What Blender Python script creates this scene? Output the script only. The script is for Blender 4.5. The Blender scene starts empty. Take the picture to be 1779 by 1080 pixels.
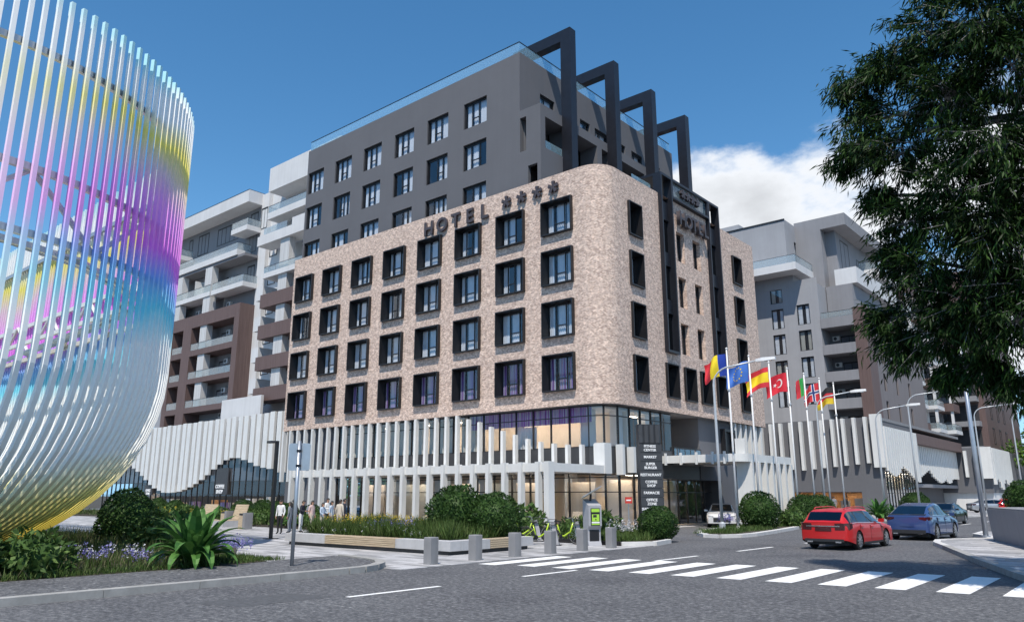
import bpy, math, random
import numpy as np
from mathutils import Vector, Matrix
random.seed(7); RNG = np.random.default_rng(11)
S = bpy.context.scene
COL = S.collection
R = math.radians
# ------------------------------------------------------------------ camera
cam_d = bpy.data.cameras.new('camera'); cam = bpy.data.objects.new('camera', cam_d); COL.objects.link(cam)
cam.location = (0, 0, 1.95)
cam.rotation_euler = (R(90) + math.atan(320 / 1331), 0, R(40.35))
cam_d.sensor_width = 36; cam_d.lens = 36 * 1331 / 1779
cam_d.clip_start = 0.1; cam_d.clip_end = 6000
S.camera = cam
# ------------------------------------------------------------------ sky and sun
SUN = Vector((0.31, -0.50, 1.0)).normalized()
W = bpy.data.worlds.new('World'); S.world = W; W.use_nodes = True
nt = W.node_tree; nt.nodes.clear()
def N(t, kind, **kw):
    n = t.nodes.new(kind)
    for k, v in kw.items(): setattr(n, k, v)
    return n
sky = N(nt, 'ShaderNodeTexSky', sky_type='NISHITA', sun_disc=False)
sky.sun_elevation = math.asin(SUN.z); sky.sun_rotation = math.atan2(SUN.x, SUN.y)
sky.air_density = 1.0; sky.dust_density = 0.0; sky.ozone_density = 1.6; sky.altitude = 200
tc = N(nt, 'ShaderNodeTexCoord')
_sv = N(nt, 'ShaderNodeSeparateXYZ'); nt.links.new(tc.outputs['Generated'], _sv.inputs[0])
_mz = N(nt, 'ShaderNodeMath', operation='MAXIMUM'); _mz.inputs[1].default_value = 0.13; nt.links.new(_sv.outputs['Z'], _mz.inputs[0])
_cv = N(nt, 'ShaderNodeCombineXYZ'); nt.links.new(_sv.outputs['X'], _cv.inputs['X']); nt.links.new(_sv.outputs['Y'], _cv.inputs['Y']); nt.links.new(_mz.outputs[0], _cv.inputs['Z']); nt.links.new(_cv.outputs[0], sky.inputs['Vector'])
sepz = N(nt, 'ShaderNodeSeparateXYZ'); nt.links.new(tc.outputs['Generated'], sepz.inputs[0])
noi = N(nt, 'ShaderNodeTexNoise'); noi.inputs['Scale'].default_value = 7.0; noi.inputs['Detail'].default_value = 9; noi.inputs['Roughness'].default_value = 0.56
mp = N(nt, 'ShaderNodeMapping'); mp.inputs['Scale'].default_value = (1, 1, 1.7)
nt.links.new(tc.outputs['Generated'], mp.inputs[0]); nt.links.new(mp.outputs[0], noi.inputs['Vector'])
def wmath(op, a, b=None, c=None, clamp=False):
    m = N(nt, 'ShaderNodeMath', operation=op, use_clamp=clamp)
    for i, v in enumerate((a, b, c)):
        if v is None: continue
        if isinstance(v, (int, float)): m.inputs[i].default_value = v
        else: nt.links.new(v, m.inputs[i])
    return m.outputs[0]
# low cumulus banks around the horizon (direction, angular radius): one is in view over the right-hand buildings
dens = None
for (d, rad, gain) in [((-0.40, 0.80, 0.315), 0.115, 1.0), ((-0.33, 0.86, 0.315), 0.11, 1.0), ((-0.27, 0.92, 0.27), 0.17, 1.0),
                       ((-0.10, 0.95, 0.24), 0.20, 1.0), ((0.45, 0.85, 0.28), 0.26, 1.0), ((0.9, 0.2, 0.25), 0.35, 1.0),
                       ((0.6, -0.7, 0.3), 0.3, 1.0), ((-0.9, -0.5, 0.22), 0.25, 1.0)]:
    vd = N(nt, 'ShaderNodeVectorMath', operation='DISTANCE')
    nt.links.new(tc.outputs['Generated'], vd.inputs[0]); vd.inputs[1].default_value = Vector(d).normalized()
    q = wmath('MULTIPLY', wmath('SUBTRACT', 1.0, wmath('DIVIDE', vd.outputs['Value'], rad)), gain)
    dens = q if dens is None else wmath('MAXIMUM', dens, q)
dens = wmath('MAXIMUM', dens, -1.0)
cov = wmath('ADD', wmath('MULTIPLY', dens, 0.55), wmath('MULTIPLY', wmath('SUBTRACT', noi.outputs['Fac'], 0.5), 2.0))
mr = N(nt, 'ShaderNodeMapRange', interpolation_type='SMOOTHSTEP'); mr.inputs['From Min'].default_value = 0.06; mr.inputs['From Max'].default_value = 0.42
nt.links.new(cov, mr.inputs['Value'])
shade = N(nt, 'ShaderNodeMapRange'); shade.inputs['From Min'].default_value = 0.25; shade.inputs['From Max'].default_value = 1.0
shade.inputs['To Min'].default_value = 1.0; shade.inputs['To Max'].default_value = 0.62
nt.links.new(cov, shade.inputs['Value'])
ccol = N(nt, 'ShaderNodeVectorMath', operation='SCALE'); ccol.inputs[0].default_value = (5.7, 5.9, 6.2)
nt.links.new(shade.outputs[0], ccol.inputs['Scale'])
skc = N(nt, 'ShaderNodeHueSaturation'); skc.inputs['Saturation'].default_value = 1.27; skc.inputs['Value'].default_value = 0.97; skc.inputs['Hue'].default_value = 0.494
nt.links.new(sky.outputs[0], skc.inputs['Color'])
mixc = N(nt, 'ShaderNodeMixRGB'); nt.links.new(mr.outputs[0], mixc.inputs['Fac']); nt.links.new(skc.outputs[0], mixc.inputs[1]); nt.links.new(ccol.outputs[0], mixc.inputs[2])
bg = N(nt, 'ShaderNodeBackground'); bg.inputs['Strength'].default_value = 0.15
nt.links.new(mixc.outputs[0], bg.inputs['Color'])
wo = N(nt, 'ShaderNodeOutputWorld'); nt.links.new(bg.outputs[0], wo.inputs['Surface'])
sl = bpy.data.lights.new('sun', 'SUN'); sl.energy = 4.7; sl.angle = R(0.5); sl.color = (1.0, 0.93, 0.83)
so = bpy.data.objects.new('sun', sl); COL.objects.link(so); so.rotation_euler = SUN.to_track_quat('Z', 'Y').to_euler(); so.location = (0, 0, 80)
S.view_settings.view_transform = 'Standard'; S.view_settings.look = 'None'; S.view_settings.exposure = 0.22; S.view_settings.gamma = 1.0
S.view_settings.use_curve_mapping = False
S.render.engine = 'CYCLES'
S.cycles.max_bounces = 8; S.cycles.transparent_max_bounces = 16; S.cycles.caustics_reflective = False; S.cycles.caustics_refractive = False

# ------------------------------------------------------------------ materials
M = {}
def new_mat(name):
    m = bpy.data.materials.new(name); m.use_nodes = True
    t = m.node_tree; t.nodes.clear()
    out = N(t, 'ShaderNodeOutputMaterial'); b = N(t, 'ShaderNodeBsdfPrincipled'); t.links.new(b.outputs[0], out.inputs['Surface'])
    M[name] = m
    return m, t, b, out
def noise_node(t, scale, detail=4, rough=0.55, coord='Object', vscale=(1, 1, 1)):
    c = N(t, 'ShaderNodeTexCoord'); mpn = N(t, 'ShaderNodeMapping'); mpn.inputs['Scale'].default_value = vscale
    n = N(t, 'ShaderNodeTexNoise'); n.inputs['Scale'].default_value = scale; n.inputs['Detail'].default_value = detail; n.inputs['Roughness'].default_value = rough
    t.links.new(c.outputs[coord], mpn.inputs[0]); t.links.new(mpn.outputs[0], n.inputs['Vector'])
    return n
def ramp(t, src, stops):
    r = N(t, 'ShaderNodeValToRGB'); e = r.color_ramp.elements
    while len(e) < len(stops): e.new(0.5)
    for el, (p, c) in zip(e, stops): el.position = p; el.color = (*c, 1)
    t.links.new(src, r.inputs['Fac'])
    return r
def plain(name, col, rough=0.6, metal=0.0, var=0.12, scale=1.2, bump=0.0, bscale=30, spec=0.5, coat=0.0, vscale=(1, 1, 1), streak=0.0):
    """base colour broken up by a soft stain noise, optional fine relief"""
    m, t, b, out = new_mat(name)
    n = noise_node(t, scale, 6, 0.6, vscale=vscale)
    lo = tuple(c * (1 - var) for c in col); hi = tuple(min(1, c * (1 + var)) for c in col)
    r = ramp(t, n.outputs['Fac'], [(0.3, lo), (0.7, hi)])
    if streak:
        ns_ = noise_node(t, 1.0, 5, 0.65, vscale=(2.6, 2.6, 0.10)); rs_ = ramp(t, ns_.outputs['Fac'], [(0.36, (1 - streak,) * 3), (0.52, (1, 1, 1)), (0.7, (1 + streak * .5,) * 3)])
        mm_ = N(t, 'ShaderNodeMixRGB', blend_type='MULTIPLY'); mm_.inputs['Fac'].default_value = 1; t.links.new(r.outputs[0], mm_.inputs[1]); t.links.new(rs_.outputs[0], mm_.inputs[2]); t.links.new(mm_.outputs[0], b.inputs['Base Color'])
    else: t.links.new(r.outputs[0], b.inputs['Base Color'])
    b.inputs['Roughness'].default_value = rough; b.inputs['Metallic'].default_value = metal
    b.inputs['Specular IOR Level'].default_value = spec
    if coat: b.inputs['Coat Weight'].default_value = coat; b.inputs['Coat Roughness'].default_value = 0.04
    if bump:
        n2 = noise_node(t, bscale, 4, 0.6); bp = N(t, 'ShaderNodeBump'); bp.inputs['Strength'].default_value = bump; bp.inputs['Distance'].default_value = 0.01
        t.links.new(n2.outputs['Fac'], bp.inputs['Height']); t.links.new(bp.outputs[0], b.inputs['Normal'])
    return m
plain('render_dark', (0.118, 0.120, 0.132), 0.85, var=0.06, scale=0.5, bump=0.12, bscale=40, streak=0.050)
plain('render_tower', (0.112, 0.114, 0.127), 0.85, var=0.05, scale=0.35, bump=0.1, bscale=40, streak=0.025)
plain('white_fin', (0.66, 0.66, 0.645), 0.45, var=0.05, scale=0.8, streak=0.050)
plain('white_render', (0.60, 0.60, 0.605), 0.8, var=0.06, scale=0.4, bump=0.1, streak=0.050)
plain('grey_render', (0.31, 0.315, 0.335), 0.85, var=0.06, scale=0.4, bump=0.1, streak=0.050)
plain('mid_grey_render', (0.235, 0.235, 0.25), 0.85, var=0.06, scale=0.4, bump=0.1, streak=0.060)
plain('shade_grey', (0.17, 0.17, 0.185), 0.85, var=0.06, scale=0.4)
plain('black_metal', (0.012, 0.012, 0.014), 0.42, var=0.2, scale=3)
plain('dark_metal', (0.018, 0.020, 0.028), 0.38, 0.3, var=0.15, scale=2)
plain('slate_panel', (0.045, 0.047, 0.052), 0.5, var=0.15, scale=2)
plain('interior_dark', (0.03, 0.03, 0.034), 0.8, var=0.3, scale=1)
plain('interior_beige', (0.74, 0.62, 0.50), 0.6, var=0.08, scale=0.7)
plain('interior_warm', (0.55, 0.27, 0.10), 0.5, var=0.25, scale=1.5)
plain('interior_white', (0.72, 0.71, 0.70), 0.6, var=0.05, scale=0.7)
plain('curtain_pale', (0.82, 0.84, 0.88), 0.9, var=0.08, scale=2)
plain('curtain_cream', (0.55, 0.53, 0.47), 0.9, var=0.1, scale=2)
plain('concrete', (0.22, 0.22, 0.228), 0.8, var=0.1, scale=2.5, bump=0.25, bscale=60, streak=0.12)
plain('concrete_light', (0.42, 0.42, 0.43), 0.8, var=0.08, scale=2.5, bump=0.2, bscale=60, streak=0.10)
plain('kerb_stone', (0.30, 0.295, 0.285), 0.85, var=0.18, scale=3.5, bump=0.3, bscale=50)
plain('kerb_pale', (0.55, 0.54, 0.53), 0.8, var=0.1, scale=3, bump=0.2, bscale=50)
plain('asphalt_dark', (0.075, 0.077, 0.083), 0.85, var=0.35, scale=9, bump=0.4, bscale=40)
plain('soil', (0.05, 0.042, 0.03), 0.95, var=0.35, scale=2.5, bump=0.8, bscale=12)
plain('steel_galv', (0.42, 0.45, 0.49), 0.35, 0.7, var=0.08, scale=4)
plain('pole_white', (0.70, 0.70, 0.70), 0.35, var=0.04, scale=2)
plain('lamp_grey', (0.50, 0.52, 0.54), 0.4, 0.3, var=0.05, scale=2)
plain('rubber', (0.012, 0.012, 0.013), 0.75, var=0.2, scale=5)
plain('alloy', (0.42, 0.43, 0.45), 0.3, 0.8, var=0.06, scale=6)
plain('chrome', (0.75, 0.75, 0.77), 0.12, 1.0, var=0.03, scale=3)
plain('car_red', (0.46, 0.010, 0.010), 0.35, 0.0, var=0.03, scale=1, coat=0.3)
plain('car_blue', (0.038, 0.07, 0.20), 0.35, 0.25, var=0.03, scale=1, coat=1.0)
plain('car_black', (0.012, 0.014, 0.018), 0.3, 0.2, var=0.05, scale=1, coat=1.0)
plain('car_white', (0.62, 0.62, 0.63), 0.3, 0.0, var=0.03, scale=1, coat=1.0)
plain('car_silver', (0.35, 0.37, 0.40), 0.3, 0.5, var=0.03, scale=1, coat=1.0)
plain('car_plastic', (0.02, 0.02, 0.022), 0.6, var=0.1, scale=4)
plain('lamp_red', (0.05, 0.006, 0.007), 0.15, var=0.2, scale=4, coat=1.0)
plain('lamp_clear', (0.55, 0.57, 0.6), 0.12, 0.3, var=0.1, scale=8, coat=1.0)
plain('plate_white', (0.7, 0.7, 0.7), 0.4, var=0.03, scale=4)
plain('bike_green', (0.40, 0.58, 0.02), 0.35, var=0.04, scale=3, coat=0.4)
plain('kiosk_green', (0.36, 0.62, 0.06), 0.4, var=0.05, scale=5)
plain('kiosk_grey', (0.38, 0.38, 0.40), 0.5, 0.2, var=0.05, scale=3)
plain('sign_letter', (0.055, 0.045, 0.05), 0.5, var=0.15, scale=6)
plain('letter_white', (0.82, 0.82, 0.82), 0.5, var=0.02, scale=6)
plain('sign_red', (0.55, 0.05, 0.035), 0.5, var=0.1, scale=6)
plain('skin', (0.42, 0.24, 0.16), 0.55, var=0.06, scale=6)
plain('hair_black', (0.012, 0.010, 0.010), 0.5, var=0.3, scale=20)
plain('cloth_white', (0.66, 0.66, 0.65), 0.9, var=0.08, scale=7)
plain('cloth_grey', (0.20, 0.215, 0.24), 0.9, var=0.12, scale=7)
plain('cloth_black', (0.014, 0.014, 0.016), 0.9, var=0.3, scale=7)
plain('cloth_navy', (0.022, 0.025, 0.038), 0.9, var=0.3, scale=7)
plain('cloth_pink', (0.58, 0.43, 0.40), 0.9, var=0.1, scale=7)
plain('cloth_beige', (0.50, 0.45, 0.38), 0.9, var=0.1, scale=7)
plain('cloth_blue', (0.42, 0.50, 0.60), 0.9, var=0.1, scale=7)
plain('bark', (0.24, 0.225, 0.225), 0.9, var=0.35, scale=4, bump=0.5, bscale=14, vscale=(1, 1, 0.25))
m, t, b, out = new_mat('paint_white')
n1 = noise_node(t, 16, 7, 0.78); n2 = noise_node(t, 1.3, 4, 0.6); ad = N(t, 'ShaderNodeMath', operation='MULTIPLY_ADD'); ad.inputs[1].default_value = 0.45; t.links.new(n2.outputs['Fac'], ad.inputs[0]); t.links.new(n1.outputs['Fac'], ad.inputs[2])
r = ramp(t, ad.outputs[0], [(0.44, (0.20, 0.20, 0.21)), (0.54, (0.60, 0.60, 0.60)), (0.62, (0.76, 0.76, 0.755)), (0.85, (0.82, 0.82, 0.81))])
t.links.new(r.outputs[0], b.inputs['Base Color']); b.inputs['Roughness'].default_value = 0.6
# luminous ceiling panels of the lit shop and lounge interiors, plus an added row
m = bpy.data.materials.new('ceiling_lamp'); m.use_nodes = True; t = m.node_tree; t.nodes.clear(); M['ceiling_lamp'] = m
em = N(t, 'ShaderNodeEmission'); em.inputs['Color'].default_value = (1.0, 0.86, 0.68, 1); em.inputs['Strength'].default_value = 11.0
t.links.new(em.outputs[0], N(t, 'ShaderNodeOutputMaterial').inputs['Surface'])
for nm, c in dict(red=(0.62, 0.035, 0.05), yellow=(0.80, 0.60, 0.02), blue=(0.012, 0.045, 0.32), eu=(0.05, 0.16, 0.52), white=(0.8, 0.8, 0.8),
                  green=(0.03, 0.33, 0.07), black=(0.02, 0.02, 0.022), navy=(0.02, 0.05, 0.20), gold=(0.72, 0.52, 0.03), crimson=(0.60, 0.02, 0.04)).items():
    m = plain('flag_' + nm, c, 0.8, var=0.05, scale=3)
    t = m.node_tree; b = [n for n in t.nodes if n.type == 'BSDF_PRINCIPLED'][0]
# timber boards
m, t, b, out = new_mat('timber')
n1 = noise_node(t, 3.0, 6, 0.6, vscale=(0.6, 14, 14)); r = ramp(t, n1.outputs['Fac'], [(0.3, (0.33, 0.25, 0.16)), (0.7, (0.56, 0.46, 0.33))])
t.links.new(r.outputs[0], b.inputs['Base Color']); b.inputs['Roughness'].default_value = 0.7
# brown cladding with vertical grain
for nm, ca, cb in (('brown_clad', (0.098, 0.062, 0.056), (0.15, 0.100, 0.092)), ('grey_brown_clad', (0.15, 0.13, 0.13), (0.21, 0.185, 0.185))):
    m, t, b, out = new_mat(nm)
    n1 = noise_node(t, 1.0, 6, 0.65, vscale=(7, 7, 0.35)); r = ramp(t, n1.outputs['Fac'], [(0.3, ca), (0.7, cb)])
    t.links.new(r.outputs[0], b.inputs['Base Color']); b.inputs['Roughness'].default_value = 0.65
# ribbed white pillar cladding
m, t, b, out = new_mat('ribbed_white')
n1 = noise_node(t, 1.5, 3, 0.5, vscale=(9, 9, 0.2)); r = ramp(t, n1.outputs['Fac'], [(0.3, (0.42, 0.42, 0.42)), (0.7, (0.62, 0.62, 0.62))])
t.links.new(r.outputs[0], b.inputs['Base Color']); b.inputs['Roughness'].default_value = 0.75
# brick slips (UV in metres)
m, t, b, out = new_mat('brick_slips')
uv = N(t, 'ShaderNodeTexCoord')
bt = N(t, 'ShaderNodeTexBrick'); bt.inputs['Scale'].default_value = 1.0; bt.inputs['Brick Width'].default_value = 0.145; bt.inputs['Row Height'].default_value = 0.068
bt.inputs['Mortar Size'].default_value = 0.008; bt.inputs['Mortar Smooth'].default_value = 0.2; bt.inputs['Bias'].default_value = 0.0
bt.inputs['Color1'].default_value = (0.78, 0.615, 0.515, 1); bt.inputs['Color2'].default_value = (0.385, 0.27, 0.215, 1); bt.inputs['Mortar'].default_value = (0.56, 0.45, 0.38, 1)
t.links.new(uv.outputs['UV'], bt.inputs['Vector'])
nb = N(t, 'ShaderNodeTexNoise'); nb.inputs['Scale'].default_value = 3.6; nb.inputs['Detail'].default_value = 5; nb.inputs['Roughness'].default_value = 0.7
t.links.new(uv.outputs['UV'], nb.inputs['Vector'])
rb = ramp(t, nb.outputs['Fac'], [(0.36, (0.74, 0.72, 0.74)), (0.52, (1.0, 1.0, 1.0)), (0.66, (1.26, 1.24, 1.23))])
mx = N(t, 'ShaderNodeMixRGB', blend_type='MULTIPLY'); mx.inputs['Fac'].default_value = 1
t.links.new(bt.outputs['Color'], mx.inputs[1]); t.links.new(rb.outputs[0], mx.inputs[2]); t.links.new(mx.outputs[0], b.inputs['Base Color'])
b.inputs['Roughness'].default_value = 0.85
bp = N(t, 'ShaderNodeBump'); bp.inputs['Strength'].default_value = 0.5; bp.inputs['Distance'].default_value = 0.012; bp.invert = True
t.links.new(bt.outputs['Fac'], bp.inputs['Height']); t.links.new(bp.outputs[0], b.inputs['Normal'])
# asphalt: coarse pale chippings, dark binder, worn patches
m, t, b, out = new_mat('asphalt')
n1 = noise_node(t, 10, 8, 0.85, vscale=(1, 1, 1)); n2 = noise_node(t, 0.35, 5, 0.6); n3 = noise_node(t, 4.5, 4, 0.7)
r1 = ramp(t, n1.outputs['Fac'], [(0.37, (0.022, 0.023, 0.027)), (0.49, (0.084, 0.085, 0.092)), (0.58, (0.178, 0.179, 0.187)), (0.68, (0.44, 0.44, 0.445))])
r2 = ramp(t, n2.outputs['Fac'], [(0.30, (0.66, 0.66, 0.68)), (0.47, (0.98, 0.98, 0.98)), (0.60, (1.06, 1.06, 1.05)), (0.75, (1.28, 1.28, 1.26))])
r3 = ramp(t, n3.outputs['Fac'], [(0.35, (0.72, 0.72, 0.73)), (0.65, (1.15, 1.15, 1.14))])
a1 = N(t, 'ShaderNodeMixRGB', blend_type='MULTIPLY'); a1.inputs['Fac'].default_value = 1; t.links.new(r1.outputs[0], a1.inputs[1]); t.links.new(r2.outputs[0], a1.inputs[2])
a2 = N(t, 'ShaderNodeMixRGB', blend_type='MULTIPLY'); a2.inputs['Fac'].default_value = 1; t.links.new(a1.outputs[0], a2.inputs[1]); t.links.new(r3.outputs[0], a2.inputs[2])
t.links.new(a2.outputs[0], b.inputs['Base Color']); b.inputs['Roughness'].default_value = 0.8
bp = N(t, 'ShaderNodeBump'); bp.inputs['Strength'].default_value = 0.6; bp.inputs['Distance'].default_value = 0.02
t.links.new(n1.outputs['Fac'], bp.inputs['Height']); t.links.new(bp.outputs[0], b.inputs['Normal'])
# plaza paving: long light and grey stone planks
m, t, b, out = new_mat('paving')
c = N(t, 'ShaderNodeTexCoord'); bt = N(t, 'ShaderNodeTexBrick'); bt.inputs['Scale'].default_value = 1
bt.inputs['Brick Width'].default_value = 1.2; bt.inputs['Row Height'].default_value = 0.3; bt.inputs['Mortar Size'].default_value = 0.006
bt.inputs['Color1'].default_value = (0.47, 0.465, 0.475, 1); bt.inputs['Color2'].default_value = (0.20, 0.20, 0.205, 1); bt.inputs['Mortar'].default_value = (0.16, 0.16, 0.165, 1)
t.links.new(c.outputs['Object'], bt.inputs['Vector'])
n1 = noise_node(t, 5, 5, 0.6); r1 = ramp(t, n1.outputs['Fac'], [(0.3, (0.85, 0.85, 0.85)), (0.7, (1.15, 1.15, 1.15))])
a1 = N(t, 'ShaderNodeMixRGB', blend_type='MULTIPLY'); a1.inputs['Fac'].default_value = 1; t.links.new(bt.outputs[0], a1.inputs[1]); t.links.new(r1.outputs[0], a1.inputs[2])
t.links.new(a1.outputs[0], b.inputs['Base Color']); b.inputs['Roughness'].default_value = 0.7
# glass: fresnel reflection over a tinted see-through sheet
def glass(name, tint, base=0.10, ior=1.55, rough=0.01):
    m = bpy.data.materials.new(name); m.use_nodes = True; t = m.node_tree; t.nodes.clear(); M[name] = m
    out = N(t, 'ShaderNodeOutputMaterial'); tr = N(t, 'ShaderNodeBsdfTransparent'); tr.inputs[0].default_value = (*tint, 1)
    gl = N(t, 'ShaderNodeBsdfGlossy'); gl.inputs['Roughness'].default_value = rough; gl.inputs['Color'].default_value = (0.92, 0.95, 1, 1)
    lw = N(t, 'ShaderNodeLayerWeight'); lw.inputs['Blend'].default_value = 0.5
    fr = N(t, 'ShaderNodeMath', operation='POWER'); fr.inputs[1].default_value = 4.0; t.links.new(lw.outputs['Facing'], fr.inputs[0])
    nz = noise_node(t, 0.7, 2, 0.5); bp = N(t, 'ShaderNodeBump'); bp.inputs['Strength'].default_value = 0.02; bp.inputs['Distance'].default_value = 0.05
    t.links.new(nz.outputs['Fac'], bp.inputs['Height']); t.links.new(bp.outputs[0], gl.inputs['Normal'])
    ad = N(t, 'ShaderNodeMath', operation='MULTIPLY_ADD', use_clamp=True); ad.inputs[1].default_value = 0.8; ad.inputs[2].default_value = base; t.links.new(fr.outputs[0], ad.inputs[0])
    mx = N(t, 'ShaderNodeMixShader'); t.links.new(ad.outputs[0], mx.inputs[0]); t.links.new(tr.outputs[0], mx.inputs[1]); t.links.new(gl.outputs[0], mx.inputs[2])
    t.links.new(mx.outputs[0], out.inputs['Surface'])
glass('glass_window', (0.80, 0.83, 0.86), 0.11)
glass('glass_shop', (0.86, 0.88, 0.90), 0.07)
glass('glass_rail', (0.84, 0.95, 1.0), 0.08)
# laminated balustrade glass scatters a little light
glass('glass_balcony', (0.86, 0.91, 0.92), 0.08)
for _n, _c in (('glass_rail', (0.62, 0.86, 0.95, 1)), ('glass_balcony', (0.74, 0.79, 0.80, 1))):
    _t = M[_n].node_tree; _out = [n for n in _t.nodes if n.type == 'OUTPUT_MATERIAL'][0]; _src = _out.inputs['Surface'].links[0].from_socket
    _d = N(_t, 'ShaderNodeBsdfTranslucent'); _d.inputs[0].default_value = _c; _d2 = N(_t, 'ShaderNodeBsdfDiffuse'); _d2.inputs[0].default_value = _c
    _a = N(_t, 'ShaderNodeMixShader'); _a.inputs[0].default_value = 0.5; _t.links.new(_d.outputs[0], _a.inputs[1]); _t.links.new(_d2.outputs[0], _a.inputs[2])
    _b = N(_t, 'ShaderNodeMixShader'); _b.inputs[0].default_value = 0.24; _t.links.new(_src, _b.inputs[1]); _t.links.new(_a.outputs[0], _b.inputs[2]); _t.links.new(_b.outputs[0], _out.inputs['Surface'])
glass('glass_car', (0.10, 0.11, 0.12), 0.08)
# foliage: clumpy greens, a little light through the leaf
def leafmat(name, dark, mid, light, trans=0.25, scale=0.9, rough=0.5):
    m, t, b, out = new_mat(name)
    n1 = noise_node(t, scale, 5, 0.7); gi = N(t, 'ShaderNodeNewGeometry')
    mx0 = N(t, 'ShaderNodeMath', operation='MULTIPLY_ADD'); mx0.inputs[1].default_value = 0.35; t.links.new(gi.outputs['Random Per Island'], mx0.inputs[0]); 
    sb = N(t, 'ShaderNodeMath', operation='MULTIPLY'); sb.inputs[1].default_value = 0.75; t.links.new(n1.outputs['Fac'], sb.inputs[0]); t.links.new(sb.outputs[0], mx0.inputs[2])
    r = ramp(t, mx0.outputs[0], [(0.32, dark), (0.55, mid), (0.76, light)])
    t.links.new(r.outputs[0], b.inputs['Base Color']); b.inputs['Roughness'].default_value = rough; b.inputs['Specular IOR Level'].default_value = 0.15
    tl = N(t, 'ShaderNodeBsdfTranslucent'); t.links.new(r.outputs[0], tl.inputs[0])
    mx = N(t, 'ShaderNodeMixShader'); mx.inputs[0].default_value = trans; t.links.new(b.outputs[0], mx.inputs[1]); t.links.new(tl.outputs[0], mx.inputs[2])
    t.links.new(mx.outputs[0], out.inputs['Surface'])
leafmat('leaf_tree', (0.005, 0.013, 0.003), (0.015, 0.037, 0.008), (0.045, 0.098, 0.020), 0.2)
leafmat('leaf_shrub', (0.010, 0.026, 0.008), (0.026, 0.062, 0.014), (0.060, 0.115, 0.030), 0.12, 2.5)
leafmat('leaf_bush', (0.022, 0.045, 0.012), (0.055, 0.105, 0.025), (0.13, 0.20, 0.060), 0.15, 2.5)
leafmat('leaf_far', (0.03, 0.07, 0.012), (0.075, 0.15, 0.025), (0.15, 0.26, 0.05), 0.25, 0.5)
leafmat('leaf_big', (0.03, 0.085, 0.02), (0.06, 0.15, 0.035), (0.11, 0.235, 0.06), 0.25, 1.5, 0.35)
leafmat('grass', (0.022, 0.042, 0.010), (0.060, 0.100, 0.026), (0.135, 0.17, 0.060), 0.2, 1.2)
leafmat('grass_dry', (0.05, 0.05, 0.028), (0.11, 0.11, 0.06), (0.22, 0.20, 0.12), 0.2, 1.2)
leafmat('flower_violet', (0.11, 0.10, 0.30), (0.22, 0.20, 0.46), (0.42, 0.40, 0.66), 0.2, 3)
leafmat('flower_yellow', (0.36, 0.26, 0.02), (0.60, 0.44, 0.03), (0.75, 0.60, 0.10), 0.2, 3)
leafmat('flower_white', (0.45, 0.45, 0.48), (0.6, 0.6, 0.64), (0.8, 0.8, 0.82), 0.2, 3)
# purple curtain and pale stripes of the lounge floor
m, t, b, out = new_mat('curtain_purple')
n1 = noise_node(t, 1.4, 3, 0.5, vscale=(6, 6, 0.12)); r = ramp(t, n1.outputs['Fac'], [(0.34, (0.05, 0.02, 0.10)), (0.44, (0.28, 0.10, 0.46)), (0.54, (0.40, 0.34, 0.50)), (0.66, (0.55, 0.54, 0.60))])
t.links.new(r.outputs[0], b.inputs['Base Color']); b.inputs['Roughness'].default_value = 0.9
# iridescent paint of the sculpture: bands by height, bleaching out towards its near end
m, t, b, out = new_mat('iridescent_paint')
g = N(t, 'ShaderNodeNewGeometry'); sp = N(t, 'ShaderNodeSeparateXYZ'); t.links.new(g.outputs['Position'], sp.inputs[0])
nz = noise_node(t, 0.16, 3, 0.55); off = N(t, 'ShaderNodeMath', operation='MULTIPLY_ADD'); off.inputs[1].default_value = 0.20; t.links.new(nz.outputs['Fac'], off.inputs[0])
zz = N(t, 'ShaderNodeMath', operation='MULTIPLY_ADD'); zz.inputs[1].default_value = 1 / 16.0; zz.inputs[2].default_value = -0.10; t.links.new(sp.outputs['Z'], zz.inputs[0]); t.links.new(zz.outputs[0], off.inputs[2])
Wt = (0.90, 0.90, 0.885)
r = ramp(t, off.outputs[0], [(0.06, (0.84, 0.68, 0.12)), (0.13, (0.84, 0.74, 0.26)), (0.21, Wt), (0.40, Wt), (0.47, (0.20, 0.72, 0.88)), (0.535, (0.26, 0.46, 0.90)),
                             (0.60, (0.80, 0.20, 0.82)), (0.70, (0.86, 0.36, 0.84)), (0.77, (0.78, 0.62, 0.62)), (0.835, (0.86, 0.76, 0.16)), (0.90, Wt), (0.955, Wt), (1.0, (0.42, 0.74, 0.80))])
fd = N(t, 'ShaderNodeMapRange', interpolation_type='SMOOTHSTEP'); fd.inputs['From Min'].default_value = 2.5; fd.inputs['From Max'].default_value = 9.5; fd.inputs['To Min'].default_value = 0.03; fd.inputs['To Max'].default_value = 1.0
t.links.new(sp.outputs['Y'], fd.inputs['Value'])
mx = N(t, 'ShaderNodeMixRGB'); mx.inputs[1].default_value = (*Wt, 1); t.links.new(fd.outputs[0], mx.inputs['Fac']); t.links.new(r.outputs[0], mx.inputs[2])
t.links.new(mx.outputs[0], b.inputs['Base Color']); b.inputs['Roughness'].default_value = 0.55; b.inputs['Specular IOR Level'].default_value = 0.3
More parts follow.
